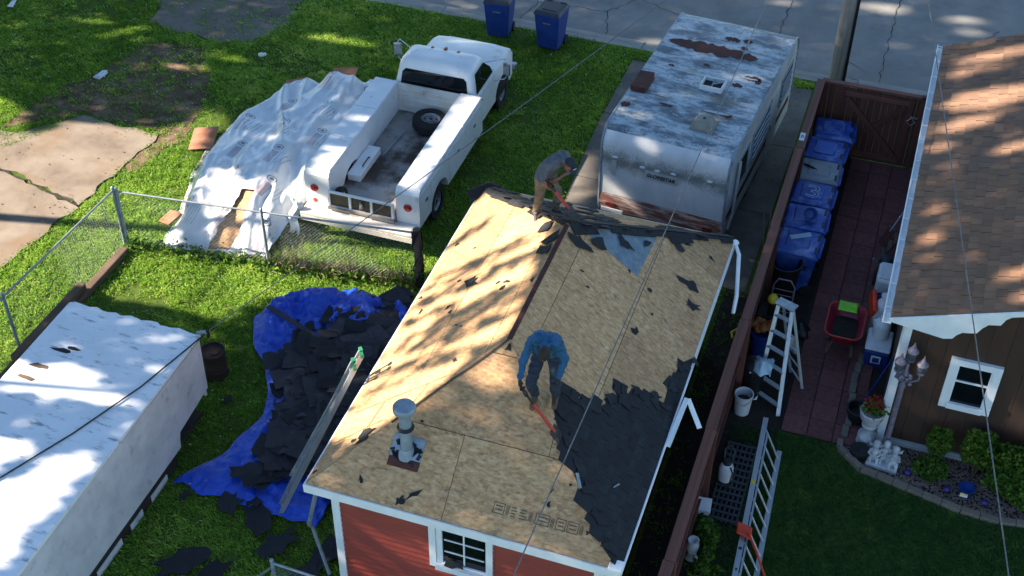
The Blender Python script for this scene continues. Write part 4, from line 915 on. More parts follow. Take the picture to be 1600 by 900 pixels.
# bed
mb=MB();mb.box(L1+.002,RI-.002,19.05,YF,.60,.665);build('bed_floor',mb,M['truck_bed'],tk)
mb=MB();mb.box(L1+.002,RI-.002,YF-.06,YF,.668,1.34)
for z in (.82,.95,1.08,1.2):mb.box(L1+.03,RI-.03,YF-.075,YF-.06,z,z+.035)
build('bed_headboard',mb,M['truck_white_dirty'],tk,bevel=.008)
tg=build('tailgate',MB().box(L1+.01,RI-.01,19.085,19.135,.985,1.02),TW,tk)
for x in (-10.265,-9.815,-9.355,-8.905):piece('gate_post',tg,(x,19.11,.83),(.05,.05,.305),TW)
piece('gate_rail',tg,(-9.585,19.108,.66),(1.39,.055,.04),M['truck_white_dirty'])
for k in range(3):
    x=-10.04+k*.455;piece('gate_panel',tg,(x,19.125,.833),(.395,.02,.295),M['olive_panel'])
mb=MB();mb.tube([(-9.60,19.09,.74),(-9.55,19.085,.86),(-9.60,19.09,.9)],.018,6);mb.ell((-9.58,19.1,.80),(.045,.02,.06));build('gate_latch',mb,M['steel'],tg)
bp=build('rear_bumper',MB().box(L0+.02,RO-.02,18.84,19.19,.50,.56).box(L0+.02,RO-.02,18.84,18.90,.36,.499),M['truck_white_dirty'],tk,bevel=.012)
mb=MB();mb.prism([(-9.95,.50),(-9.2,.50),(-9.4,.62),(-9.75,.62)],19.05,19.08,lambda a,b,o:(a,o,b));build('skid_plate',mb,M['truck_white_dirty'],bp)
for x in (L0+.21,RO-.25):
    mb=MB();mb.lathe([(.085,0),(.085,.02),(.06,.035),(.001,.04)],(x,YR-.001,.95),18,0,rotx(R(90)));build('tail_light',mb,M['red_lens'],tk,40)
for x in (L0+.2,):
    mb=MB();mb.lathe([(.05,0),(.05,.012),(.001,.02)],(x,YR-.001,.64),14,0,rotx(R(90)));build('reflector',mb,M['amber'],tk)
# cab
def cabsec(y,z,hw,xc=-9.48):return (xc-hw,xc+hw,y,z)
XC=-9.50
CABZ=[(.42,.96),(.70,.98),(1.10,.965),(1.22,.945)]
lower=[(22.86,.42),(24.05,.42),(24.05,1.22),(22.86,1.22)]
mb=MB()
def loft(secs,m=0):   # each sec = list of points around; joined in order
    n=len(secs[0]);vs=[p for s in secs for p in s];fs=[]
    for i in range(len(secs)-1):
        for j in range(n):fs.append((i*n+j,i*n+(j+1)%n,(i+1)*n+(j+1)%n,(i+1)*n+j))
    fs.append(tuple(range(n)));fs.append(tuple((len(secs)-1)*n+j for j in range(n)));mb.add(vs,fs,m)
def ring(y0,y1,hw0,z,r=.08,hw1=None):   # rounded rectangle at height z
    hw1=hw1 or hw0;P=[]
    for cx,cy,a0 in ((XC+hw1-r,y1-r,0),(XC-hw1+r,y1-r,90),(XC-hw0+r,y0+r,180),(XC+hw0-r,y0+r,270)):
        for k in range(5):
            a=R(a0+k*22.5);P.append((cx+r*math.cos(a),cy+r*math.sin(a),z))
    return P
loft([ring(22.86,24.2,.94,.40,.05),ring(22.86,24.2,.965,.60,.05),ring(22.86,24.22,.97,1.05,.06),ring(22.87,24.2,.93,1.20,.07)]);build('cab_body',mb,TW,tk,35)
mb=MB();loft([ring(22.87,24.16,.925,1.195,.08,.90),ring(22.90,23.98,.88,1.45,.10,.86),ring(22.95,23.80,.83,1.70,.12,.81),ring(22.99,23.70,.80,1.79,.14,.78),ring(23.06,23.60,.73,1.845,.16,.71),ring(23.2,23.45,.5,1.865,.12,.5)]);rf_=build('cab_roof',mb,TW,tk,50)
# glass set proud of the cab shell by 4 mm
def pane(nm,pts,off,par=tk,mat='glass'):
    P=[V(p) for p in pts];n=(P[1]-P[0]).cross(P[2]-P[0]).normalized()*off;n=-n if n.dot((P[0]+P[2])/2-V((-9.5,23.5,1.2)))<0 else n
    mb=MB();k=len(P);mb.add([p+n for p in P]+[p-n*.2 for p in P],[tuple(range(k)),tuple(reversed(range(k,2*k)))]+[(i,k+i,k+(i+1)%k,(i+1)%k) for i in range(k)]);return build(nm,mb,M[mat],par)
pane('rear_window',[(-10.27,22.872,1.27),(-8.73,22.872,1.27),(-8.77,22.912,1.57),(-8.84,22.93,1.64),(-10.16,22.93,1.64),(-10.23,22.912,1.57)],.012)
for sg in (-1,1):
    xs=lambda z:XC+sg*(.93-(z-1.2)*.205+.004)
    pts=[(xs(1.25),23.03,1.25),(xs(1.25),24.0,1.25),(xs(1.42),23.93,1.42),(xs(1.66),23.66,1.66),(xs(1.66),23.14,1.66)]
    if sg<0:pts=pts[::-1]
    pane('door_window',pts,.012)
pane('windshield',[(-8.72,24.13,1.26),(-10.28,24.13,1.26),(-10.16,23.88,1.60),(-8.84,23.88,1.60)],.02)
for k in range(5):
    x=XC-.60+k*.30;mb=MB();mb.ell((x,23.62-.03*abs(k-2),1.85-.022*abs(k-2)),(.045,.075,.035),10,6);build('clearance_light',mb,M['amber'],tk,60)
mb=MB();mb.box(XC-.13,XC+.13,22.985,23.03,1.675,1.735);build('brake_light',mb,M['black_plastic'],tk,bevel=.01)
# hood with a raised centre and fenders
mb=MB()
def hood(y,hw,z,zc):return [(XC-hw,y,.42),(XC-hw,y,z-.12),(XC-hw+.06,y,z-.02),(XC-hw*.62,y,z+.01),(XC-hw*.52,y,zc),(XC+hw*.52,y,zc),(XC+hw*.62,y,z+.01),(XC+hw-.06,y,z-.02),(XC+hw,y,z-.12),(XC+hw,y,.42)]
loft([hood(24.18,.96,1.20,1.225),hood(24.5,.965,1.185,1.215),hood(25.1,.96,1.14,1.17),hood(25.36,.93,1.08,1.10),hood(25.42,.90,.98,1.0)]);build('hood',mb,TW,tk,40)
mb=MB();mb.box(XC-.72,XC+.72,25.40,25.45,.62,.92);build('grille',mb,M['chrome'],tk,bevel=.01)
mb=MB();mb.box(XC-.98,XC+.98,25.45,25.58,.42,.60);build('front_bumper',mb,M['chrome'],tk,bevel=.02)
for sg in (-1,1):
    mb=MB();mb.box(XC+sg*.82-.09,XC+sg*.82+.09,25.42,25.46,.68,.88);build('headlight',mb,M['lamp_glass'],tk,bevel=.01)
    mb=MB();mb.prism([(24.56+.44*math.cos(math.pi*k/10),.42+.42*math.sin(math.pi*k/10)) for k in range(11)],XC+sg*.955,XC+sg*.972,lambda a,b,o:(o,a,b));build('wheel_arch',mb,M['black_plastic'],tk)
    dn=build('door',MB().box(min(XC+sg*.968,XC+sg*.982),max(XC+sg*.968,XC+sg*.982),22.98,24.08,.46,1.14),TW,tk,bevel=.006)
    mb=MB();mb.box(min(XC+sg*.982,XC+sg*1.0),max(XC+sg*.982,XC+sg*1.0),23.06,23.2,1.02,1.06);build('handle',mb,M['chrome'],dn)
    # tripod mirror
    x=XC+sg*1.28;y=23.95
    mi=build('mirror',MB().obox((x,y,1.42),(.17,.05,.30),rotz(-sg*.25)),M['chrome'],tk,bevel=.015)
    mb=MB();mb.tube([(XC+sg*.86,23.75,1.62),(x-sg*.05,y+.02,1.66),(x,y,1.58),(x,y,1.22),(x-sg*.05,y,1.16),(XC+sg*.97,23.9,1.08)],.012,6);build('mirror_arm',mb,M['chrome'],mi)
for sg in (-1,1):
    wheel(tk,(XC+sg*.86,24.56,.39),.39,.24,sg);wheel(tk,(-9.6+sg*1.05,20.27,.39),.40,.26,sg);wheel(tk,(-9.6+sg*.76,20.27,.39),.40,.26,sg)
mb=MB();mb.box(-10.1,-9.9,19.3,24.8,.40,.58).box(-9.2,-9.0,19.3,24.8,.40,.58).tube([(-10.7,20.27,.4),(-8.5,20.27,.4)],.07,8);build('chassis',mb,M['black_plastic'],tk)
# load
sp=wheel(None,(0,0,0),.395,.25,1,'spare_tyre')
sp.rotation_euler=(0,R(-90)+R(6),R(20));sp.location=(-9.36,22.28,.83)
tag(sp,'spare black truck tyre on a grey steel rim lying in the truck bed','tyre')
tb=thing('toolbox','narrow white metal tool box lying along the left side of the truck bed','tool box',(-10.14,20.53,.668))
mb=MB();mb.box(-10.275,-10.0,20.0,21.07,.668,.80);build('box',mb,M['truck_white'],tb,bevel=.012)
mb=MB();mb.box(-10.28,-9.995,19.995,21.075,.802,.83);ld=build('lid',mb,M['truck_white'],tb,bevel=.01)
mb=MB();mb.tube([(-10.07,20.3,.83),(-10.07,20.34,.87),(-10.07,20.62,.87),(-10.07,20.66,.83)],.014,6);build('handle',mb,M['black_plastic'],ld)
mb=MB();mb.tube([(-9.92,21.02,.69),(-9.82,21.98,.72)],.016,8);tag(build('metal_pole',mb,M['alu'],None,40),'thin pale metal pole lying on the truck bed behind the spare tyre','pole')
mb=MB();mb.lathe([(.03,-.07),(.13,-.07),(.145,-.04),(.145,.04),(.13,.07),(.03,.07)],(-10.12,19.36,.81),18,0,roty(R(70))@rotz(.3),cap=False);cw=tag(build('caster_wheel',mb,M['rubber'],None,40),'small black dolly wheel standing in the rear left corner of the truck bed','wheel')
mb=MB();mb.lathe([(.05,-.06),(.05,.06)],(-10.12,19.36,.81),10,0,roty(R(70))@rotz(.3));build('hub',mb,M['yellow'],cw,40)

# ------------------------------------------------------------------ weathered camper trailer
ct=thing('camper_trailer','old weathered white camper trailer with rust patches across its roof','camper trailer',(-3.97,20.85,0),R(-4.6))
T=MW[ct]
def tl(p):return tuple(T@V(p))
def tb_(nm,mb,mats,par=ct,**k):
    mb.v=[tl(p) for p in mb.v];return build(nm,mb,mats,par,**k)
HW=1.27
prof=[(0.10,.46),(0.02,.60),(0.0,.98),(0.0,2.03)]+[(.0+.40*(1-math.cos(R(a))),2.03+.44*math.sin(R(a))) for a in range(10,91,10)]
FR=len(prof)
back=[(4.72,2.47)]+[(4.72+.42*math.sin(R(a)),2.05+.42*math.cos(R(a))) for a in range(15,91,15)]+[(5.14,.46)]
def strip(nm,pts,x0,x1,mat,th=.02):
    mb=MB();vs=[]
    for y,z in pts:vs+=[(x0,y,z),(x1,y,z)]
    mb.add(vs,[(2*i,2*i+1,2*i+3,2*i+2) for i in range(len(pts)-1)]);return tb_(nm,mb,mat,smooth=40)
strip('front_skin',[prof[2]]+prof[3:9],-HW,HW,M['trailer_front'])
strip('roof_skin',prof[8:]+[(1.2,2.49),(2.4,2.51),(3.6,2.50)]+back[:3],-HW,HW,M['trailer_roof'])
strip('rear_skin',back[2:],-HW,HW,M['trailer_side'])
strip('rust_band',[(.10,.46),(.012,.60),(-.006,.74),(-.006,.985)],-HW,HW,M['rust'])
full=prof+back
for sg in (-1,1):
    pts=full
    # lower wall sheets, then the side panels stacked as horizontal corrugations
    mb=MB();mb.prism(pts,sg*(HW-.03),sg*(HW-.004),lambda a,b,o:(o,a,b));tb_('side_wall',mb,M['trailer_side'])
    z=.50
    k=0
    while z<2.05:
        zt=min(z+.12,2.05);mb=MB();x=sg*HW
        mb.add([(x,.03,z),(x,5.11,z),(x,5.11,zt),(x,.03,zt),(x+sg*.012,.03,(z+zt)/2),(x+sg*.012,5.11,(z+zt)/2)],[(0,1,5,4),(4,5,2,3),(0,4,3),(1,2,5)])
        tb_('siding_strip',mb,M['trailer_side'] if not(.50<=z<.85) else M['trailer_side'],smooth=None);z=zt;k+=1
    mb=MB();mb.tube([(sg*(HW+.005),y,z) for y,z in prof[1:]]+[(sg*(HW+.005),y,z) for y,z in back[:-1]]+[(sg*(HW+.005),5.14,.6)],.022,6);tb_('edge_trim',mb,M['galv_dull'],smooth=50)
    # windows and louvres
    for (y0,y1,z0,z1,lou) in ((.65,1.35,1.30,1.95,False),(1.75,2.9,1.25,1.95,True),(3.9,4.7,1.35,1.95,True)):
        x=sg*(HW+.014);wf=tb_('window',MB().box(min(x,x+sg*.012),max(x,x+sg*.012),y0,y1,z0,z1),M['glass'])
        for (a,b,c,d) in ((y0-.05,y1+.05,z0-.05,z0),(y0-.05,y1+.05,z1,z1+.05),(y0-.05,y0,z0,z1),(y1,y1+.05,z0,z1)):
            xx=sg*(HW+.02);piece('frame',wf,tl((xx,(a+b)/2,(c+d)/2)),(.03,b-a,d-c),M['galv_dull'],rotz(R(-4.6)))
        if lou:
            for j in range(4):piece('louvre',wf,tl((sg*(HW+.034),(y0+y1)/2,z0+.1+j*(z1-z0-.1)/4)),(.02,y1-y0-.02,.05),M['galv_dull'],rotz(R(-4.6))@roty(sg*.5))
dx=HW+.014
dr=tb_('door',MB().box(dx,dx+.02,3.05,3.72,.55,2.0),M['trailer_side'],bevel=.01)
mb=MB();mb.box(dx+.02,dx+.04,3.12,3.2,1.2,1.3);tb_('door_handle',mb,M['chrome'],dr)
mb=MB();mb.tube([(HW+.07,.45,.9),(HW+.07,.55,1.9),(HW+.06,.6,2.05)],.03,6);mb.tube([(HW+.07,.45,.9),(HW+.04,.3,.62)],.03,6);tb_('awning_arm',mb,M['trailer_side'])
mb=MB();mb.box(HW+.001,HW+.016,.2,4.9,.86,.98);tb_('brown_stripe',mb,M['rust_plain'])
# roof fittings
mb=MB();Z=2.505
cx,cy=.22,2.25
def frame(x0,x1,y0,y1,z0,z1,t):
    return MB().box(x0,x1,y0,y0+t,z0,z1).box(x0,x1,y1-t,y1,z0,z1).box(x0,x0+t,y0+t,y1-t,z0,z1).box(x1-t,x1,y0+t,y1-t,z0,z1)
vt_=tb_('roof_vent',frame(.0,.46,2.02,2.42,Z-.01,Z+.10,.035),M['white_plastic'],bevel=.008)
mb=MB();mb.box(.036,.424,2.056,2.384,Z-.005,Z+.012);tb_('vent_hole',mb,M['black_plastic'],vt_)
mb=MB();mb.bar((.23,2.06,Z+.07),(.23,2.38,Z+.07),.02,.02);mb.bar((.23,2.2,Z+.07),(.40,2.3,Z+.09),.03,.02);tb_('vent_arm',mb,M['steel'],vt_)
mb=MB();mb.hexa([(.28,.62,Z-.02),(.68,.62,Z-.02),(.68,1.05,Z-.02),(.28,1.05,Z-.02)],[(.33,.68,Z+.15),(.61,.68,Z+.15),(.61,.98,Z+.15),(.33,.98,Z+.15)]);bx=tb_('vent_cover',mb,M['beige_plastic'],bevel=.02)
mb=MB();mb.box(.25,.71,.60,1.08,Z-.015,Z+.008);tb_('flange',mb,M['beige_plastic'],bx)
mb=MB();mb.lathe([(.03,0),(.03,.012)],(.47,.84,Z+.149),10);tb_('vent_cap_hole',mb,M['black_plastic'],bx)
mb=MB();mb.hexa([(-1.22,1.42,Z-.02),(-.92,1.42,Z-.02),(-.92,2.02,Z-.02),(-1.22,2.02,Z-.02)],[(-1.24,1.40,Z+.12),(-.94,1.40,Z+.14),(-.94,2.04,Z+.14),(-1.24,2.04,Z+.12)]);tb_('fridge_vent',mb,M['rust_plain'],bevel=.015,label='rusty brown roof vent cap at the left edge')
# long rust stripe and other rust flakes are bare sheets 3 mm proud
def blot(x0,x1,y0,y1,n,seed,mat='rust_plain',z=Z):
    r_=random.Random(seed);top=[];bot=[]
    for k in range(n+1):
        q=k/n;e=math.sin(math.pi*min(1,max(0,q*1.0)))**.35 if 0<q<1 else 0
        x=x0+(x1-x0)*q;yc=(y0+y1)/2;h=(y1-y0)/2*e
        top.append((x,yc+h*r_.uniform(.5,1.2)));bot.append((x,yc-h*r_.uniform(.5,1.2)))
    return MB().prism(bot+top[::-1],0,.005,lambda a,b,o:(a,b,z+.002+o))
for k,(x0,x1,y0,y1,n) in enumerate([(-1.15,.78,3.38,3.78,24),(-.1,.25,4.05,4.22,9),(.28,.5,4.1,4.25,7),(.70,1.05,2.70,2.90,9),(.55,.78,2.36,2.52,8),(-1.24,-1.05,.82,1.0,6),(.72,.9,1.25,1.38,7),(-.55,-.25,1.15,1.25,8),(.95,1.08,2.62,2.85,6),(-.85,-.7,2.6,2.68,6),(-.2,-.05,2.9,2.98,6),(.32,.48,3.82,3.95,6)]):
    tb_('rust_patch',blot(x0,x1,y0,y1,n,k,z=2.508 if y0>1 else 2.497),M['rust_plain'])
for k,(x0,x1,y0,y1) in enumerate([(.62,1.0,2.74,2.80),(.3,.85,1.28,1.36),(-.9,-.55,.50,.56),(-.45,-.2,.47,.52),(.85,1.0,.5,.55)]):
    tb_('bare_metal_patch',blot(x0,x1,y0,y1,9,k+40,'white_plastic',2.516 if y0>1 else 2.485),M['trailer_side'])
# front fittings: name plate, clip lights, tail lights, licence board, bumper
mb=MB();mb.box(-.36,.28,-.012,-.002,1.56,1.76);npl=tb_('name_plate',mb,M['trailer_side'])
cu=bpy.data.curves.new('lettering','FONT');cu.body='GLOBESTAR';cu.size=.105;cu.offset=.0035;cu.space_character=1.12;cu.extrude=.003;cu.shear=.2
co_=bpy.data.objects.new('lettering',cu);COL.objects.link(co_);dg=bpy.context.evaluated_depsgraph_get();me=bpy.data.meshes.new_from_object(co_.evaluated_get(dg))
bpy.data.objects.remove(co_)
lw=max(v.co.x for v in me.vertices);me.materials.clear();me.materials.append(M['black_plastic'])
lt=link('lettering',me,npl,MW[npl].inverted()@T@MX.Translation((-.33,-.0155,1.615))@MX.Rotation(R(90),4,'X')@MX.Scale(.58/lw,4,(1,0,0)))
for x,z in ((-.98,1.88),(-.42,1.80),(-.12,1.80),(.2,1.82),(.92,1.86)):
    mb=MB();mb.ell((x,-.012,z),(.06,.03,.025),10,6);tb_('marker_light',mb,M['white_plastic'],smooth=60)
mb=MB();mb.box(-1.05,-.95,-.012,-.003,1.45,1.8);tb_('pale_patch',mb,M['trailer_side'])
for x in (-1.02,.98):
    mb=MB();mb.box(x-.10,x+.10,-.03,-.008,.68,.77);tb_('tail_light',mb,M['old_red_lens'],bevel=.02)
mb=MB();mb.box(-1.20,-.75,-.045,-.012,.56,.64);tb_('licence_board',mb,M['white_plastic'])
mb=MB();mb.box(-1.2,1.2,-.12,-.02,.40,.50);tb_('bumper',mb,M['rust_plain'])
for sg in (-1,1):
    for y in (2.3,3.1):
        wr=MB().lathe([(.15,-.1),(.31,-.1),(.33,-.05),(.33,.05),(.31,.1),(.15,.1)],(sg*1.08,y,.33),20,0,roty(R(90)));tb_('wheel',wr,M['rubber'],smooth=40)
mb=MB();mb.box(-1.2,1.2,.2,5.0,.34,.46);tb_('chassis',mb,M['black_plastic'])

# ------------------------------------------------------------------ wheeled bins
def cart(label,lidmat,bodymat,group,h=1.0,w=.70,d=.74):
    t=thing('wheeled_bin',label,'bin',(0,0,0),0,group);a,b=w/2,d/2
    mb=MB();mb.hexa([(-a*.78,-b*.74,.06),(a*.78,-b*.74,.06),(a*.78,b*.66,.06),(-a*.78,b*.66,.06)],[(-a*.97,-b*.97,h-.06),(a*.97,-b*.97,h-.06),(a*.97,b*.9,h-.06),(-a*.97,b*.9,h-.06)]);build('body',mb,bodymat,t,bevel=.03)
    mb=MB();mb.box(-a,a,-b,b*.95,h-.075,h-.035);build('rim',mb,bodymat,t,bevel=.012)
    mb=MB();mb.hexa([(-a*1.02,-b*1.04,h-.034),(a*1.02,-b*1.04,h-.034),(a*1.02,b*.94,h-.034),(-a*1.02,b*.94,h-.034)],[(-a*.9,-b*.9,h+.035),(a*.9,-b*.9,h+.035),(a*.9,b*.80,h+.035),(-a*.9,b*.80,h+.035)])
    ld=build('lid',mb,lidmat,t,bevel=.02)
    mb=MB();mb.hexa([(-a*.62,-b*.62,h+.034),(a*.62,-b*.62,h+.034),(a*.62,b*.46,h+.034),(-a*.62,b*.46,h+.034)],[(-a*.55,-b*.55,h+.05),(a*.55,-b*.55,h+.05),(a*.55,b*.40,h+.05),(-a*.55,b*.40,h+.05)]);build('lid_panel',mb,lidmat,ld,bevel=.012)
    for s in (-1,1):
        mb=MB();mb.box(s*a*.55-.085,s*a*.55+.085,b*.70,b*.80,h+.036,h+.046);build('handle_slot',mb,M['black_plastic'],ld)
    mb=MB();mb.tube([(-a*.8,b*.98,h-.05),(a*.8,b*.98,h-.05)],.018,8);build('handle_bar',mb,bodymat,t,50)
    for s in (-1,1):
        mb=MB();mb.lathe([(.04,-.03),(.115,-.03),(.125,0),(.115,.03),(.04,.03)],(s*a*.80,b*.70,.125),16,0,roty(R(90)));build('wheel',mb,M['rubber'],t,40)
    mb=MB();mb.box(-.10,.10,-b*.94,-b*.90,h-.27,h-.24);build('label_plate',mb,M['galv'],t)
    return t
proto=cart('blue wheeled bin with a dark lid standing at the kerb, nearer the truck','',None,None) if False else None
b1=cart('blue kerbside wheeled bin with dark lid standing straight in front of the truck hood',M['bin_dark_lid'],M['bin_navy'],'blue kerbside bins at the street')
b2=dup(b1,None,None,'blue kerbside wheeled bin with dark lid standing alone between the truck and the camper')
b1.location=(-9.66,27.62,0);b1.rotation_euler.z=R(4);b2.location=(-8.30,27.50,0);b2.rotation_euler.z=R(-6)
for o in (b1,b2):o.scale=(.95,.95,1.04)
bl=cart('',M['bin_lid'],M['bin_blue'],'blue wheeled bins lined up along the fence')
labs=['blue wheeled bin farthest up the row, against the wooden gate','second blue bin from the gate with a smooth pale rectangle worn on its lid','grey-faded lid bin with a dark strap lying on it, third from the gate','blue bin with a pale number 3 drawn on its lid','blue bin with a blue pail lying on its lid','blue bin nearest the camera with a pale board on its lid']
ys=[24.62,23.82,23.02,22.22,21.40,20.60]
for k,y in enumerate(ys):
    o=bl if k==0 else dup(bl);o['label']=labs[k];o.location=(-1.18+(.06 if k==0 else 0),y,0);o.rotation_euler=(0,0,R(-90)+R([4,-2,1,-1,2,-1][k]));o.scale=(1.06,1.16,1.02)
    if k==1:
        ld=[c for c in o.children if c.name.startswith('lid')][0];mb=MB();mb.box(-.20,.22,-.20,.12,1.052,1.056);q=link('worn_patch',mb.mesh('worn_patch',M['bin_worn']),ld)
    if k==2:
        for c in o.children:
            if c.name.startswith('lid'):
                me=c.data.copy();me.materials.clear();me.materials.append(M['lid_grey']);c.data=me;c['label']='faded grey lid'
                for d_ in c.children:
                    if d_.name.startswith('lid_panel'):
                        m2=d_.data.copy();m2.materials.clear();m2.materials.append(M['lid_grey']);d_.data=m2
    if k==3:
        cu=bpy.data.curves.new('number','FONT');cu.body='3';cu.size=.55;cu.fill_mode='NONE';cu.bevel_depth=.009;cu.align_x='CENTER'
        q=bpy.data.objects.new('number',cu);COL.objects.link(q);dg=bpy.context.evaluated_depsgraph_get();me=bpy.data.meshes.new_from_object(q.evaluated_get(dg));bpy.data.objects.remove(q)
        me.materials.clear();me.materials.append(M['pale_board']);ld=[c for c in o.children if c.name.startswith('lid')][0]
        link('number',me,ld,MX.Translation((.20,-.02,1.055))@MX.Rotation(R(90),4,'Z'))
mb=MB();mb.obox((-1.20,20.72,1.075),(.42,.11,.02),rotz(.55));tag(build('board',mb,M['pale_board']),'pale blue-white board lying across the lid of the nearest blue bin','board')
mb=MB();mb.lathe([(.09,0),(.13,.22),(.135,.23),(.12,.22),(.085,.02),(.001,.02)],(-1.16,21.33,1.15),20,0,rotx(R(50))@roty(.2));tag(build('pail',mb,M['bin_blue'],None,40),'blue plastic pail lying tilted on top of a blue bin lid','pail')
mb=MB();mb.tube([(-1.55,23.1,1.07),(-1.45,23.05,1.075),(-1.35,23.0,1.08),(-1.25,22.98,1.07)],[.012,.03,.028,.008],6);tag(build('strap',mb,M['black_plastic'],None,40),'dark curled strap lying on the grey faded bin lid','strap')
# ------------------------------------------------------------------ utility pole and wires
up_=thing('utility_pole','weathered grey-brown wooden utility pole at the kerb behind the wooden gate','utility pole',(-1.49,28.27,0))
mb=MB();mb.tube([(-1.49,28.27,-.1),(-1.48,28.27,3),(-1.46,28.27,9.5)],[.20,.19,.15],16);build('pole',mb,M['wood_pole'],up_,50)
mb=MB();mb.box(-2.75,-.2,28.20,28.34,8.2,8.34);build('cross_arm',mb,M['timber'],up_)
mb=MB();mb.tube([(-1.32,28.12,.05),(-1.32,28.12,3),(-1.34,28.13,8)],.035,8);build('conduit',mb,M['black_plastic'],up_,40)
def wire(lab,pts,r,mat,sag=0):
    P=[]
    for a,b in zip(pts[:-1],pts[1:]):
        a=V(a);b=V(b)
        for k in range(24):P.append(a.lerp(b,k/24)-V((0,0,sag*4*(k/24)*(1-k/24))))
    P.append(V(pts[-1]));mb=MB();mb.tube(P,r,6);return tag(build('overhead_wire',mb,M[mat],None,60),lab,'wire')
wire('twisted service cable running from the white shed corner up past the truck to the pole',[(-9.88,13.72,2.02),(-1.49,28.2,5.9)],.009,'wire',.10)
wire('overhead cable passing above the right roof slope and the camper trailer',[(-2.92,4,5.0),(-2.56,28.3,5.0)],.008,'wire')
wire('overhead cable crossing above the brown roof and the square white window',[(3.35,4,5.0),(-.74,28.3,5.0)],.009,'wire')
wire('black cable lying loosely across the white shed roof',[(-9.9,13.70,1.99),(-10.25,12.3,1.99),(-10.7,11.1,1.985),(-11.25,9.9,1.985),(-12,8.4,1.985)],.013,'wire_black')

# ------------------------------------------------------------------ white shed at the left
sh=thing('white_shed','long flat-roofed white shed with peeling paint raised on blocks','shed',(-11.1,10.5,0))
SX0,SX1,SY1=-12.44,-10.0,13.70
mb=MB()
r_=random.Random(4)
ed_=[(SX0,5.5),(SX1+.03,5.5),(SX1+.02,SY1)]
k=0;x=SX1+.02
while x>SX0+.1:
    x-=r_.uniform(.06,.16);ed_.append((x,SY1+r_.uniform(-.03,.035)))
ed_.append((SX0,SY1-.02))
mb.prism(ed_,1.90,1.965,lambda a,b,o:(a,b,o));build('roof',mb,M['shed_white'],sh)
mb=MB();mb.prism([(5.6,.36),(12.62,.36),(12.63,.50),(12.68,.66),(SY1-.05,.78),(SY1-.03,1.898),(5.6,1.898)],SX1-.03,SX1,lambda a,b,o:(o,a,b));build('side_wall',mb,M['shed_side'],sh)
mb=MB();mb.box(SX0+.03,SX1-.04,SY1-.09,SY1-.05,.6,1.9).box(SX0+.02,SX0+.05,5.6,SY1-.1,.45,1.9);build('end_wall',mb,M['shed_side'],sh)
mb=MB();mb.box(SX0+.1,SX1-.1,5.6,SY1-.2,.22,.31);build('floor_frame',mb,M['dark_block'],sh)
for k,y in enumerate((12.3,11.5,10.7,9.9)):
    piece('support_block',sh,(SX1-.28,y,.11),(.3,.34,.22),M['dark_block']);piece('support_block',sh,(SX0+.35,y,.11),(.3,.34,.22),M['dark_block'])
mb=MB();mb.box(SX1-.07,SX1-.05,5.7,12.5,0.0,.35);build('shadow_skirt',mb,M['dark_block'],sh)  # dark strip put in to stand for the shade under the raised shed
for k,(y,L) in enumerate(((11.9,.5),(11.2,.35),(10.4,.7),(9.4,.9))):
    mb=MB();mb.box(SX1-.045,SX1-.03,y-L/2,y+L/2,.02,.17);build('skirt_board',mb,M['shed_side'],sh)
mb=MB();mb.tube([(SX1+.01,5.6,1.90),(SX1+.01,SY1-.03,1.90)],.014,6);build('edge_strip',mb,M['dark_block'],sh)
for k,(x,y,s) in enumerate([(-12.02,12.2,.16),(-12.05,11.9,.14),(-11.9,12.62,.13),(-11.75,12.72,.10)]):
    mb=MB();rr=random.Random(k+3);mb.prism([(x+s*1.4*math.cos(a)*rr.uniform(.5,1.2),y+s*.4*math.sin(a)*rr.uniform(.5,1.2)) for a in [j*.785 for j in range(8)]],1.966,1.972,lambda a,b,o:(a,b,o));build('bare_patch',mb,M['timber' if k<2 else 'shingle_dark'],sh)
bk=thing('cable_bracket','small metal cable bracket at the far right corner of the white shed roof','bracket',(-9.95,13.72,1.9))
mb=MB();mb.bar((-10.05,13.70,1.98),(-9.86,13.74,2.02),.06,.03);build('arm',mb,M['steel'],bk);mb=MB();mb.tube([(-9.86,13.74,1.92),(-9.86,13.74,2.06)],.03,8);build('insulator',mb,M['black_plastic'],bk,40)
br=thing('rusty_drum','dark rusty steel drum half hidden behind the far corner of the white shed','drum',(-10.52,14.62,0))
mb=MB();mb.lathe([(.21,0),(.22,.02),(.22,.3),(.23,.31),(.22,.32),(.22,.68),(.23,.70),(.21,.71),(.205,.67),(.001,.67)],(-10.50,14.66,-.12),26);build('drum',mb,M['rust_dark'],br,35)
mb=MB();mb.lathe([(.08,0),(.08,.012)],(-10.45,14.66,.56),12);build('bung',mb,M['rust_plain'],br)
# landscape timbers
for k,(a,b,z) in enumerate([((-13.83,17.12),(-13.86,14.95),.02),((-13.93,14.9),(-13.95,12.7),.02),((-13.95,12.65),(-13.98,9.5),.02),((-13.90,15.75),(-13.93,13.6),.17)]):
    mb=MB();mb.bar((a[0],a[1],z+.07),(b[0],b[1],z+.07),.17,.14);tag(build('landscape_timber',mb,M['timber'],bevel=.02),['weathered landscape timber running from the corner fence post','weathered landscape timber lying beside the far half of the white shed','weathered landscape timber lying beside the near half of the white shed','short weathered landscape timber stacked on top of another by the shed corner'][k],'timber','weathered timbers edging the lawn')
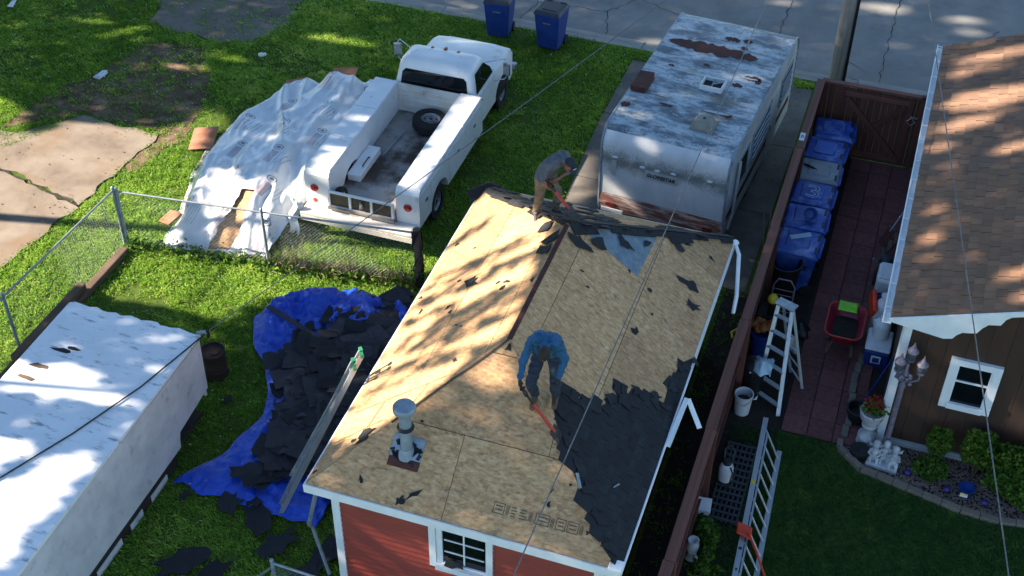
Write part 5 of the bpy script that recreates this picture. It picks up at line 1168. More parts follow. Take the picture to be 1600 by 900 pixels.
# ------------------------------------------------------------------ chain link fences
def chainlink(name,label,posts,h,hs_,z0=.03,pm='galv_dull',step=.075,postr=.03,loc=None):
    t=thing(name,label,'fence',(posts[0][0],posts[0][1],0))
    for i,(x,y) in enumerate(posts):
        mb=MB();mb.tube([(x,y,-.05),(x,y,hs_[i])],postr,8);mb.ell((x,y,hs_[i]+.01),(postr*1.25,postr*1.25,.04),8,6);build('post',mb,M[pm],t,50)
    ms=MB()
    for i in range(len(posts)-1):
        a=V((posts[i][0],posts[i][1],0));b=V((posts[i+1][0],posts[i+1][1],0));ha,hb=hs_[i]-.05,hs_[i+1]-.05;L=(b-a).length;d=(b-a)/L
        mb=MB();mb.tube([a+V((0,0,ha)),b+V((0,0,hb))],.021,8);build('top_rail',mb,M['galv'],t,50)
        nn=V((-d.y,d.x,0))
        hh=min(ha,hb)-.02
        s=-hh
        while s<L:
            for dr in (1,-1):
                # wire from (s,0) rising at 45 degrees, clipped to the panel
                s0,s1=max(s,0),min(s+hh-z0,L)
                if s1-s0<.02:continue
                p0=s0-s+z0;p1=s1-s+z0
                za,zb_=(p0,p1) if dr>0 else (hh+z0-p0,hh+z0-p1)
                ms.tube([a+d*s0+V((0,0,za))+nn*.004*dr,a+d*s1+V((0,0,zb_))+nn*.004*dr],.0015,3,caps=False)
            s+=step
    o=build('wire_mesh',ms,M['galv'],t,fix=False);stuff(o);return t
f1=chainlink('chain_link_fence','grey chain link fence with tall corner post along the concrete pad',[(-13.96,17.31),(-14.14,14.0),(-14.32,10.6)],1.3,[1.42,1.38,1.38])
f2=chainlink('chain_link_fence','chain link fence across the lawn behind the tailgate of the truck',[(-13.90,17.33),(-10.98,17.69),(-8.02,18.10)],1.3,[1.40,1.38,1.36])
f3=chainlink('chain_link_fence','short chain link gate at the bottom edge beside the red house',[(-7.13,10.42),(-6.25,10.42)],1.2,[1.24,1.20])
mb=MB();mb.tube([(-7.13,10.44,1.1),(-7.55,10.46,.55),(-7.8,10.47,.1)],.018,6);build('brace',mb,M['galv'],f3,50)
mb=MB();mb.tube([(-7.11,10.40,1.1),(-7.2,10.2,.6),(-7.25,10.0,.1)],.015,6);build('brace',mb,M['galv'],f3,50)
# old wooden end post wound with dry vine
wp=thing('wooden_post','old wooden fence post wrapped in dry vines at the right end of the chain link','post',(-7.96,18.08,0))
mb=MB();mb.tube([(-7.96,18.08,-.05),(-7.95,18.09,.7),(-7.97,18.08,1.42)],[.085,.08,.07],9);build('post',mb,M['timber'],wp,40)
mb=MB();r_=random.Random(6)
for k in range(7):
    a0=r_.uniform(0,6);mb.tube([(-7.96+.10*math.cos(a0+i*.8),18.08+.10*math.sin(a0+i*.8),.05+i*.17+r_.uniform(-.05,.05)) for i in range(9)],.012,4)
build('vine',mb,M['dark_block'],wp)
rngv=np.random.default_rng(3);P=np.stack([rngv.normal(-7.95,.10,90),rngv.normal(18.06,.1,90),rngv.uniform(.0,.5,90)],1);me=leafmesh('leaves',P-np.array([-7.96,18.08,0]),.08,M['leaf'],rngv);link('leaves',me,wp)
# dry weeds along the fence foot
mb=MB();r_=random.Random(8)
for k in range(420):
    s=r_.random();x=-11.0+3.0*s+r_.gauss(0,.03);y=17.69+.41*s+r_.gauss(0,.07);h=r_.uniform(.1,.75)*(.5+.5*math.sin(s*9)**2);a=r_.uniform(0,6.28);l=r_.uniform(.05,.3)
    mb.tube([(x,y,0),(x+l*.4*math.cos(a),y+l*.4*math.sin(a),h*.6),(x+l*math.cos(a),y+l*math.sin(a),h)],.004,3,caps=False)
M['dry']=simple('dry_weed_stalk',c3('8f7d63'),c3('6d5c46'),9,.9)
stuff(build('dry_weeds',mb,M['dry'],fix=False))
mb=MB()
rngv=np.random.default_rng(5);n=1100;s=rngv.uniform(0,1,n);P=np.stack([-13.9+5.9*s+rngv.normal(0,.05,n),17.33+.76*s+rngv.normal(-.05,.10,n),np.abs(rngv.normal(.06,.09,n))],1);me=leafmesh('fence_weeds',P,.11,M['leaf'],rngv);stuff(link('fence_weeds',me))

# ------------------------------------------------------------------ wooden fence and gate
wf=thing('wooden_fence','long red-brown wooden fence with a flat cap between the two houses','fence',(-1.65,18,0))
y=9.2;r_=random.Random(12)
while y<25.15:
    piece('board',wf,(-1.655+r_.uniform(-.003,.003),y+.068,.89),(.022,.133,1.74+r_.uniform(-.02,.02)),M['fence_wood']);y+=.140
for z in (.35,.95,1.60):
    yy=9.2
    while yy<25.1:
        piece('rail',wf,(-1.618,yy+1.33,z),(.045,2.65,.09),M['fence_wood']);yy+=2.66
for k in range(7):piece('post',wf,(-1.575,9.2+k*2.66,.90),(.095,.095,1.80),M['fence_wood'])
for k in range(6):
    piece('cap_board',wf,(-1.635+(.006 if k%2 else -.006),9.2+k*2.66+1.33,1.812+(.004 if k%2 else 0)),(.165,2.652,.038),M['fence_cap'])
tag(build('number_plate',MB().box(-1.70,-1.60,22.75,23.02,1.835,1.845),M['white_plastic']),'small white plate with a black figure fixed on the fence cap','plate')
cu=MB();cu.tube([(-1.665,22.84,1.848),(-1.635,22.86,1.848),(-1.63,22.9,1.848),(-1.655,22.93,1.848),(-1.67,22.89,1.848)],.008,4,closed=True);np_=bpy.data.objects['number_plate'];MW[np_]=MX();build('figure',cu,M['black_plastic'],np_)
gt=thing('wooden_gate','closed red-brown wooden gate with cross bracing at the street end of the path','gate',(-.4,25.2,0))
x=-1.58
while x<1.4:
    piece('board',gt,(x+.068,25.22,.88),(.133,.022,1.70+r_.uniform(-.02,.02)),M['fence_wood']);x+=.140
for x in (-1.14,.27):piece('gate_stile',gt,(x,25.19,.86),(.11,.035,1.6),M['fence_wood'])
piece('gate_rail',gt,(-.435,25.188,1.60),(1.30,.035,.12),M['fence_cap']);piece('gate_rail',gt,(-.435,25.188,.16),(1.30,.035,.12),M['fence_cap'])
barpiece('brace',gt,(-1.05,25.165,.24),(.18,25.165,1.52),.11,.03,M['fence_wood'],(0,1,0));barpiece('brace',gt,(-1.05,25.135,1.52),(.18,25.135,.24),.11,.03,M['fence_wood'],(0,1,0))
piece('top_cap',gt,(-.1,25.20,1.80),(3.0,.12,.036),M['fence_cap'])
for x in (.50,1.35):piece('post',gt,(x,25.19,.92),(.10,.10,1.84),M['fence_wood'])
mb=MB();mb.tube([(.33,25.13,1.30),(.42,25.12,1.22),(.33,25.13,1.12),(.25,25.13,1.22)],.012,6,closed=True);mb.box(.30,.46,25.12,25.15,1.30,1.34);build('latch',mb,M['steel'],gt)

# ------------------------------------------------------------------ wrapped lumber pile beside the truck
t=NT('printed_white_house_wrap')
uvm=t.n('ShaderNodeUVMap');sx=t.n('ShaderNodeSeparateXYZ',i0=uvm.outputs[0])
U,W_=sx.outputs[0],sx.outputs[1]
def sub(a,b):return t.math('SUBTRACT',a,b)
def inrange(v,a,b):return t.math('MULTIPLY',t.math('GREATER_THAN',v,a),t.math('LESS_THAN',v,b))
vrow=t.math('FLOOR',W_);fu=t.math('FRACT',t.math('ADD',U,t.math('MULTIPLY',vrow,.5)));fv=t.math('FRACT',W_)
pink=t.math('MULTIPLY',inrange(fu,.30,.46),inrange(fv,.18,.60))
mm=lambda *a:__import__('functools').reduce(lambda p,q:t.math('MULTIPLY',p,q),a)
dv=t.math('SQRT',t.math('ADD',t.math('POWER',t.math('MULTIPLY',sub(fu,.38),1.15),2.0),t.math('POWER',t.math('MULTIPLY',sub(fv,.74),1.6),2.0)))
ringm=inrange(dv,.105,.135);dot=t.math('LESS_THAN',dv,.065)
lines=mm(inrange(fu,.52,.80),inrange(fv,.2,.62),t.math('GREATER_THAN',t.math('FRACT',t.math('MULTIPLY',fu,14.0)),.62),t.math('GREATER_THAN',t.noise(t.co(),30,2),.42))
base=t.ramp(t.noise(t.co(),2,5,.6),[(.3,c3('c9ced0')),(.7,c3('d6dadb'))])
dash=mm(inrange(fu,.86,.885),inrange(fv,.1,.9))
base=t.mix(t.math('MULTIPLY',pink,.5),base,c3('96606f'))
dark=t.math('MAXIMUM',t.math('MAXIMUM',ringm,dot),t.math('MAXIMUM',t.math('MULTIPLY',lines,.55),t.math('MULTIPLY',mm(inrange(fu,.46,.475),inrange(fv,.18,.60)),.9)))
base=t.mix(t.math('MULTIPLY',dark,.75),base,c3('3a3540'))
t.bump(t.noise(t.co((1,1,1)),14,5,.6),.25,.02);M['wrap']=t.out(base,.28,0,.6)
pl_=thing('lumber_pile','pile under crumpled white printed house wrap beside the truck','covered pile',(-12.4,20.8,0))
OUT_L=[(-13.28,17.42),(-13.5,18.6),(-13.9,20.0),(-14.05,21.2),(-13.75,22.6),(-13.35,23.5)]
OUT_R=[(-11.15,17.85),(-11.05,18.6),(-10.98,19.4),(-10.93,20.5),(-10.93,22.0),(-10.98,24.35)]
def poly_at(P,s):
    s*=len(P)-1;i=min(int(s),len(P)-2);f=s-i
    p=[P[max(i-1,0)],P[i],P[i+1],P[min(i+2,len(P)-1)]]
    return tuple(.5*((2*p[1][k])+(-p[0][k]+p[2][k])*f+(2*p[0][k]-5*p[1][k]+4*p[2][k]-p[3][k])*f*f+(-p[0][k]+3*p[1][k]-3*p[2][k]+p[3][k])*f**3) for k in (0,1))
def sm(a,b,x):
    x=max(0,min(1,(x-a)/(b-a)));return x*x*(3-2*x)
def wrap(u,v):
    a=poly_at(OUT_L,v);b=poly_at(OUT_R,v);x=a[0]+(b[0]-a[0])*u;y=a[1]+(b[1]-a[1])*u
    y+=.10*NZ.noise(V((u*6,v*2,3)))*(1-sm(0,.1,v))+.22*NZ.noise(V((u*5,9,3)))*sm(.85,1,v)
    x+=.09*NZ.noise(V((v*9,2,7)))*(1-sm(0,.15,u))
    h=(.46*sm(.02,.16,u)+.20*sm(.36,.44,u)-.10*sm(.70,.78,u))*(1-.45*sm(.88,1,u))*(.03+.97*sm(0,.30,v))*(1-.75*sm(.93,1.0,v))
    h*=.9+.14*NZ.noise(V((x*.9,y*.9,1)))
    # long folds running down the pile, plus crumples
    q=x*1.0+.30*y+.45*NZ.noise(V((x*.7,y*.55,6)))
    f1_=abs(NZ.noise(V((q*1.9,y*.30,2))));f2_=abs(NZ.noise(V((x*3.6+y*1.5,y*1.3-x,5))));f3_=NZ.noise(V((x*9,y*4,8)))
    h+=(.24*(.42-f1_)+.07*(.40-f2_)+.012*f3_)*sm(0,.1,u)*(1-.3*sm(.9,1,u))*(.35+.65*sm(0,.12,v))
    return (x,y,max(.015,h+.03))
def hole(u,v):
    c=.60-.10*sm(0,.22,v)*0+.02*math.sin(v*40);w_=.105-.17*v
    return .02<v<.275 and abs(u-(.545+.30*v))<w_*(1+.25*NZ.noise(V((v*30,1,1))))
nu,nv=96,170
mb=MB();mb.grid(wrap,nu,nv,0,hole);
sheet_=build('plastic_wrap',mb,M['wrap'],pl_,70,fix=True)
uvl=sheet_.data.uv_layers.new(name='UVMap');co_=sheet_.data.vertices
for lp in sheet_.data.loops:
    p=co_[lp.vertex_index].co;uvl.data[lp.index].uv=((p.x-.10*p.y)/.92+5,(p.y+.1*p.x)/1.0+5)
s_=sheet_.modifiers.new('thick','SOLIDIFY');s_.thickness=.004;s_.offset=-1
def under(u,v):
    p=wrap(u,v);return (p[0],p[1],max(.005,p[2]-.045-.04*sm(.0,.3,v)))
mb=MB();mb.grid(lambda a,b:under(.36+a*.44,b*.34),14,20);build('osb_sheet',mb,M['osb'],pl_,60,label='bare orange-brown board showing through a tear')
mb=MB();mb.box(-12.7,-11.5,19.2,22.6,.02,.28);build('lumber',mb,M['timber'],pl_)
mb=MB();r_=random.Random(2);mb.tube([(-13.2,17.5,.06),(-12.6,17.42,.03),(-12,17.52,.05),(-11.3,17.72,.03)],.022,5);M['rope']=simple('dark_green_rope',c3('245044'),c3('173a31'),20,.8);tag(build('rope',mb,M['rope']),'dark green rope lying along the foot of the wrapped pile','rope')
M['cardboard']=simple('pinkish_brown_cardboard',c3('b07a5c'),c3('94624a'),5,.9)
for k,(p,a,s) in enumerate([((-14.25,21.05,.10),.3,(.55,.75,.02)),((-13.3,23.75,.10),.5,(.5,.35,.02)),((-12.45,24.55,.12),.2,(.6,.35,.02)),((-13.55,18.35,.06),-.2,(.3,.4,.02))]):
    mb=MB();mb.obox(p,s,rotz(a)@rotx(.08)@roty(-.12));tag(build('cardboard',mb,M['cardboard']),['brown cardboard sheet sticking out at the left side of the wrapped pile','brown cardboard scrap at the far left corner of the wrapped pile','brown cardboard scrap at the far end of the wrapped pile beside the truck cab','small brown board poking out near the front left of the wrapped pile'][k],'cardboard')
# hanging torn flap of wrap at the truck side
mb=MB();mb.grid(lambda u,v:(-11.05+.22*u+.05*math.sin(v*9),18.95-.25*v+.06*math.sin(u*7+v*4),.72-.62*v+.04*math.sin(u*12)),8,14);build('torn_flap',mb,M['wrap'],pl_,60,solid=.004)

# ------------------------------------------------------------------ blue tarp with torn-off shingles
TL=[(-9.92,12.10),(-9.42,13.1),(-9.25,14.0),(-9.55,14.8),(-10.12,15.45),(-10.44,16.0),(-10.38,16.62)]
TR=[(-7.30,12.0),(-7.25,13),(-7.2,14),(-7.2,15),(-7.2,16),(-7.3,16.7),(-7.75,17.30)]
def tarp(u,v):
    a=poly_at(TL,v);b=poly_at(TR,v);x=a[0]+(b[0]-a[0])*u;y=a[1]+(b[1]-a[1])*u
    y+=.42*sm(.0,.4,u)*sm(.8,1,v)*(1-u)+.25*math.sin(u*3.14)*sm(.9,1,v)
    y+=(.16*NZ.noise(V((u*7,2,3)))+.0)*(1-sm(0,.12,v))+.10*NZ.noise(V((u*9,5,3)))*sm(.9,1,v)
    x+=.08*NZ.noise(V((v*11,4,1)))*(1-sm(0,.1,u))
    e=sm(0,.10,u)*sm(0,.06,v)*(1-.8*sm(.93,1,v))
    f1_=abs(NZ.noise(V((x*2.2+y*.9,y*.8,2))));f2_=abs(NZ.noise(V((x*5,y*4,5))));f3_=NZ.noise(V((x*11,y*10,8)))
    up_=sm(.62,.95,v)
    h=.035+(.17*(.45-f1_)+.11*(.4-f2_)+.02*f3_)*(.25+.9*e)*(.7+1.3*up_)+.16*up_*e
    return (x,y,max(.012+.01*e,h+.03))
mb=MB();mb.grid(tarp,90,150);o=build('blue_tarp',mb,M['tarp_blue'],None,75);s_=o.modifiers.new('thick','SOLIDIFY');s_.thickness=.003;tag(o,'crumpled blue plastic tarp spread on the grass left of the red house','tarp')
# heap: jumbled shingle sheets; the surface ones are single objects
HEAP=[(-8.55,12.75),(-8.3,12.55),(-8.1,13.2),(-7.8,13.1),(-7.35,12.8),(-7.2,14),(-7.2,16.9),(-7.95,17.35),(-8.4,17.2),(-8.8,16.75),(-9.35,16.2),(-9.15,15.7),(-9.25,15.3),(-9.1,14.8),(-8.75,14.2),(-8.6,13.5)]
hz=lambda x,y:.10+.34*math.exp(-((x+7.9)/1.0)**2-((y-15.6)/1.7)**2)+.10*math.exp(-((x+8.2)/.8)**2-((y-13.4)/.9)**2)
M['shingle_grey']=simple('grey_brown_old_shingle',c3('37343a'),c3('29282d'),6,.9,0,.3,.5,200,c3('4f4943'),4,(.6,.8))
r_=random.Random(31)
def sheetmesh(L,W,seed,curl):        # a torn three-tab strip: ragged ends, cut-out slots, a bent tab or two
    q=random.Random(seed);n=9;mb=MB();lo=[];hi=[]
    for i in range(n+1):
        x=-L/2+L*i/n;c=curl*((i/n-.5)**2)*L+q.uniform(-.012,.012)
        lo.append((x+q.uniform(-.02,.02),-W/2+q.choice([0,0,q.uniform(0,.10)])*W/.3,c-q.uniform(0,.02)));hi.append((x+q.uniform(-.02,.02),W/2-q.uniform(0,.07),c+q.uniform(-.01,.02)))
    vs=[];fs=[]
    for a,b in zip(lo,hi):
        m=((a[0]+b[0])/2,(a[1]+b[1])/2+q.uniform(-.02,.02),(a[2]+b[2])/2+q.uniform(-.012,.015))
        vs+=[a,m,b,(a[0],a[1],a[2]-.007),(b[0],b[1],b[2]-.007)]
    for i in range(n):
        k=5*i;fs+=[(k,k+5,k+6,k+1),(k+1,k+6,k+7,k+2),(k+3,k+4,k+9,k+8),(k,k+3,k+8,k+5),(k+2,k+7,k+9,k+4)]
    fs+=[(0,1,2,4,3),(5*n,5*n+3,5*n+4,5*n+2,5*n+1)];mb.add(vs,fs);return mb
und=MB();k=0
while k<260:
    x=r_.uniform(-9.8,-7.1);y=r_.uniform(12.1,17.4)
    if not inside((x,y),HEAP):continue
    k+=1;m=sheetmesh(r_.uniform(.4,.9),r_.uniform(.18,.32),k,r_.uniform(-.1,.3));rr=rotz(r_.uniform(0,6.28))@rotx(r_.gauss(0,.10))@roty(r_.gauss(0,.10));z=hz(x,y)*r_.uniform(.2,.75)
    und.add([rr@V(p)+V((x,y,max(z,.06))) for p in m.v],m.f,k%2)
stuff(build('shingle_heap',und,[M['shingle_dark'],M['shingle_grey']],fix=False))
protos=[sheetmesh(r_.uniform(.7,1.4),r_.uniform(.28,.52),k+700,r_.uniform(-.1,.35)) for k in range(10)]
pm=[p.mesh('torn_shingle',[M['shingle_grey'] if i%2 else M['shingle_dark']],40) for i,p in enumerate(protos)]
k=0
while k<150:
    x=r_.uniform(-9.8,-7.1);y=r_.uniform(12.1,17.4)
    if not inside((x,y),HEAP):continue
    o=link('torn_shingle',pm[(k*7+(1 if y>15.3 else 0))%10]);ax=R(28) if y>15 else r_.uniform(0,3)
    o.matrix_world=MX.Translation((x,y,hz(x,y)+r_.uniform(.02,.07)))@(rotz(ax+r_.gauss(0,.38))@rotx(r_.gauss(0,.05))@roty(r_.gauss(0,.045))).to_4x4()
    tag(o,'torn strip of old shingle lying in the heap on the blue tarp','shingle','torn shingles heaped on the blue tarp');k+=1
LP=[(-8.83,12.03,.32,'jagged dark shingle scrap on the grass just below the blue tarp'),(-8.25,11.86,.42,'wide dark shingle sheet on the grass between the tarp and the ladder foot'),(-7.72,11.5,.45,'broad torn shingle sheet on the grass left of the leaning downspout'),(-8.95,10.72,.5,'large jagged shingle sheet lying on the grass at the bottom edge'),(-8.4,10.6,.42,'jagged shingle sheet beside the large one at the bottom edge'),(-9.58,11.9,.14,'small dark shingle scrap on the grass by the tip of the tarp'),(-9.95,14.08,.13,'small round dark scrap on the shaded grass between shed and tarp'),(-6.95,11.6,.4,'dark shingle sheet on the grass beside the red house corner'),(-7.1,11.05,.34,'dark shingle sheet on the grass behind the short chain link gate'),(-8.8,12.62,.34,'dark folded shingle sheet lying on the lower blue tarp'),(-8.5,12.15,.2,'small torn shingle between the tarp and the grass near the ladder')]
for k,(x,y,r,lab) in enumerate(LP):
    q=random.Random(k+5);n=12;an=q.uniform(0,3);pts=[]
    for i in range(n):
        rr_=r*(q.uniform(.85,1.2) if i%2 else q.uniform(.45,.95));px_,py_=rr_*math.cos(6.283*i/n),rr_*.6*math.sin(6.283*i/n);pts.append((x+px_*math.cos(an)-py_*math.sin(an),y+px_*math.sin(an)+py_*math.cos(an)))
    z=.10 if k!=9 else .22
    mb=MB();mb.prism(pts,0,.012,lambda a,b,o:(a,b,z+o+.12*(a-x)*q.choice([1,1])));tag(build('torn_shingle',mb,M['shingle_dark']),lab,'shingle')
mb=MB();mb.bar((-10.2,16.2,.42),(-8.75,15.7,.36),.09,.02);tag(build('edge_strip',mb,M['shingle_grey']),'long narrow grey strip lying across the top of the blue tarp','strip')
# aluminium ladder against the left eave
def ladder(name,label,cat,a,b,across,w,n,rail=(.025,.075),mat='alu',par=None):
    a=V(a);b=V(b);across=V(across).normalized()*w/2;d=(b-a).normalized();nrm=across.cross(d).normalized()
    t=par or thing(name,label,cat,tuple(a))
    for s in (-1,1):barpiece('rail',t,a+across*s,b+across*s,rail[0],rail[1],M[mat],nrm)
    L=(b-a).length
    for k in range(n):
        p=a+d*(L*(k+.5)/n);mb=MB();mb.tube([p-across*.96,p+across*.96],.017,6);build('rung',mb,M[mat],t,50)
    return t
ld=ladder('extension_ladder','aluminium extension ladder leaning on the left eave of the red house','ladder',(-8.02,12.16,.0),(-6.92,13.12,2.78),(-.45,.75,-.05),.17,12,(.03,.075))
fl=[]
ladder('x','', '',(-7.85,12.40,.62),(-6.84,13.24,2.94),(-.45,.75,-.05),.13,9,(.028,.065),par=ld)
M['green_cap']=simple('green_ladder_cap',c3('2f8a5c'),c3('237049'),9,.5)
for p in ((-6.92,13.12,2.80),(-6.84,13.24,2.96)):
    for s in (-1,1):
        q=V(p)+V((-.45,.75,-.05)).normalized()*s*(.085 if p[2]<2.9 else .065);piece('rail_cap',ld,q,(.05,.085,.05),M['green_cap'],rotz(.7))
mb=MB();mb.tube([(-6.62,11.05,2.28),(-7.0,11.35,1.05),(-6.98,11.40,.95)],.035,6);mb.tube([(-6.98,11.40,.95),(-6.72,11.28,.05)],.03,6);tag(build('leaning_pole',mb,M['galv_dull'],None,50),'bent grey downspout leaning from the front left eave to the grass','downspout')
# little white things on the lawn
mb=MB();r_=random.Random(77)
mb.prism([(-17.93,22.5),(-17.75,22.42),(-17.66,22.5),(-17.63,22.78),(-17.72,22.9),(-17.9,22.86)],.06,.09,lambda a,b,o:(a,b,o))
for k in range(4):mb.tube([(-17.92+.075*k,22.5-.01*k,.075),(-17.97+.085*k,22.34-.012*k,.07)],[.030,.022],6)
mb.tube([(-17.66,22.62,.08),(-17.60,22.5,.07)],[.03,.02],6)
mb.v=[(-17.8+(p[0]+17.8)*.62,22.62+(p[1]-22.62)*.62,p[2]) for p in mb.v]
tag(build('work_glove',mb,M['white_plastic'],None,50),'pale work glove lying on the worn grass','glove')
mb=MB();mb.ell((-14.67,24.65,.08),(.09,.07,.05),8,6);mb.ell((-14.60,24.68,.09),(.05,.05,.04),8,6);tag(build('white_rag',mb,M['white_plastic'],None,50),'crumpled white scrap lying on the shaded grass','litter')
mb=MB();mb.prism([(-21.75,24.6),(-21.6,24.62),(-21.72,24.95),(-21.8,24.9)],.07,.09,lambda a,b,o:(a,b,o));tag(build('paper_scrap',mb,M['white_plastic']),'thin white scrap on the grass at the top left corner','litter')
# ------------------------------------------------------------------ things along the path and the garden bed
t=thing('trash_barrel','round black plastic trash barrel without lid in front of the blue bins','trash can',(-1.33,20.25,0))
mb=MB();mb.lathe([(.22,0),(.28,.86),(.31,.87),(.31,.91),(.285,.91),(.225,.06),(.001,.06)],(-1.33,20.08,0),26);build('barrel',mb,M['black_plastic'],t,35)
for s in (-1,1):
    mb=MB();mb.tube([(-1.33+s*.29,20.0,.80),(-1.33+s*.36,20.02,.82),(-1.33+s*.36,20.14,.82),(-1.33+s*.29,20.16,.80)],.016,6);build('handle',mb,M['black_plastic'],t,50)
t=thing('hand_cart','folded grey wire hand cart standing behind the yellow ball','cart',(-1.25,19.55,0))
mb=MB();mb.tube([(-1.45,19.5,.1),(-1.45,19.55,.75),(-1.38,19.6,.86),(-1.15,19.6,.86),(-1.06,19.55,.75),(-1.06,19.5,.1)],.016,6)
build('frame',mb,M['lilac_metal'],t,50)
for k in range(5):
    mb=MB();mb.tube([(-1.45,19.53,.15+k*.13),(-1.06,19.53,.15+k*.13)],.009,5);build('bar',mb,M['lilac_metal'],t)
for s in (-1.45,-1.02):
    mb=MB();mb.lathe([(.03,-.02),(.10,-.02),(.10,.02),(.03,.02)],(s,19.45,.10),14,0,roty(R(90)));build('wheel',mb,M['rubber'],t,40)
t=thing('planter','dark blue pot full of orange-brown gourds beside the stepladder','planter',(-1.42,18.5,0))
mb=MB();mb.lathe([(.17,0),(.23,.52),(.25,.53),(.25,.57),(.22,.57),(.20,.45),(.001,.45)],(-1.42,18.45,0),22);build('pot',mb,M['cooler_blue'],t,35)
r_=random.Random(4)
for k in range(9):
    a=k*2.4;q=.14 if k else 0;mb=MB();mb.ell((-1.42+q*math.cos(a)*(1+.1*k/9),18.47+q*math.sin(a),.60+.05*(k%3)),(.085,.085,.075),10,7);build('gourd',mb,M['orange_gourd'],t,60)
mb=MB();mb.ell((-1.38,19.02,.84),.10,14,10);o=tag(build('ball',mb,M['yellow'],None,70),'yellow ball perched behind the pot of gourds','ball');mb=MB();mb.lathe([(.06,0),(.06,.74)],(-1.38,19.02,0),10);build('stem',mb,M['black_plastic'],o)
# stepladder: front frame with treads, rear frame
t=thing('stepladder','grey aluminium stepladder standing open by the fence','stepladder',(-.95,17.5,0))
FT=[(-1.20,18.02,1.62),(-.95,17.93,1.62)];FB=[(-1.26,17.22,.0),(-.80,16.96,.0)]
for a,b in zip(FT,FB):barpiece('front_rail',t,a,b,.03,.07,M['alu'],(1,.4,0))
for k in range(6):
    q=(k+.6)/6.3;a=V(FB[0]).lerp(V(FT[0]),q);b=V(FB[1]).lerp(V(FT[1]),q);barpiece('tread',t,a,b,.085,.022,M['alu'])
RB=[(-.78,18.12,.0),(-.50,17.72,.0)]
for a,b in zip([(-1.12,18.05,1.58),(-.93,17.97,1.58)],RB):barpiece('rear_rail',t,a,b,.028,.05,M['alu'],(1,.4,0))
for k in range(5):
    q=(k+.5)/5.5;a=V(RB[0]).lerp(V((-1.12,18.05,1.58)),q);b=V(RB[1]).lerp(V((-.93,17.97,1.58)),q);barpiece('rear_brace',t,a,b,.03,.02,M['alu'])
mb=MB();mb.obox((-1.06,18.0,1.645),(.36,.20,.035),rotz(-.35));build('top_cap',mb,M['alu'],t,bevel=.008)
mb=MB();mb.grid(lambda u,v:(-1.42+.36*u,17.52-.42*v+.05*math.sin(u*9),.70+.22*math.exp(-((u-.5)**2+(v-.5)**2)*6)+.05*NZ.noise(V((u*6,v*6,1)))),14,14);mb.add([(-1.42,17.1,.0)],[]) if False else None
tag(build('plastic_bag',mb,M['pale_board'],None,60,solid=.01),'pale blue plastic sheet draped over a dark bin behind the stepladder','plastic sheet')
t=thing('storage_bin','tall black rubbish bin against the fence behind the white bucket','bin',(-1.38,17.3,0))
mb=MB();mb.lathe([(.17,0),(.205,.66),(.22,.67),(.21,.74),(.13,.79),(.001,.80)],(-1.37,17.35,0),20);build('body',mb,M['black_plastic'],t,35);mb=MB();mb.tube([(-1.45,17.35,.79),(-1.37,17.35,.85),(-1.29,17.35,.79)],.014,6);build('handle',mb,M['black_plastic'],t,50)
t=thing('bucket','white plastic bucket standing by the fence below the black bin','bucket',(-1.42,16.82,0))
mb=MB();mb.lathe([(.13,0),(.155,.42),(.165,.42),(.165,.45),(.148,.45),(.125,.03),(.001,.03)],(-1.42,16.86,0),22);build('bucket',mb,M['white_plastic'],t,35)
mb=MB();mb.tube([(-1.42+.16*math.cos(a),16.86+.16*math.sin(a)-.02,.43-.12*math.sin(a)**2) for a in [math.pi+math.pi*k/10 for k in range(11)]],.006,5);build('handle',mb,M['steel'],t)
mb=MB();mb.lathe([(.12,.30),(.001,.30)],(-1.42,16.86,0),16,cap=False);build('contents',mb,M['black_plastic'],t)
# extension ladder lying on its edge
el=thing('long_ladder','long aluminium ladder lying on its edge along the lawn border','ladder',(-.8,14.5,0))
TA,TBn=V((-.95,16.28,.56)),V((-.74,12.2,.56));BA,BBn=V((-.62,16.12,.03)),V((-.42,12.1,.03))
barpiece('upper_rail',el,TA,TBn,.085,.05,M['alu']);barpiece('lower_rail',el,BA,BBn,.085,.03,M['alu'])
barpiece('inner_rail',el,TA+V((.09,-.3,-.03)),TBn+V((.09,-.3,-.03)),.03,.05,M['alu'])
for k in range(13):
    q=(k+.6)/13.3;mb=MB();mb.tube([TA.lerp(TBn,q),BA.lerp(BBn,q)],.018,6);build('rung',mb,M['alu'],el,50)
piece('yellow_label',el,TA.lerp(TBn,.36)+V((0,0,.027)),(.06,.10,.003),M['yellow'],rotz(.05))
piece('black_label',el,TA.lerp(TBn,.70)+V((0,0,.027)),(.05,.05,.003),M['black_plastic'],rotz(.05));piece('black_label',el,TA.lerp(TBn,.80)+V((0,0,.027)),(.03,.04,.003),M['black_plastic'],rotz(.05))
# crate panel on the ground
cg=thing('plastic_pallet','dark grey plastic pallet grid lying between the fence and the long ladder','pallet',(-1.2,15.2,0))
M['pallet']=simple('dark_pallet_plastic',c3('3a3f47'),c3('2c3037'),6,.6)
for k in range(7):
    x=-1.46+k*.078;piece('slat',cg,(x,15.15,.07),(.030,1.75,.04),M['pallet'])
for k in range(13):piece('cross_slat',cg,(-1.226,14.31+k*.14,.092),(.50,.045,.02),M['pallet'])
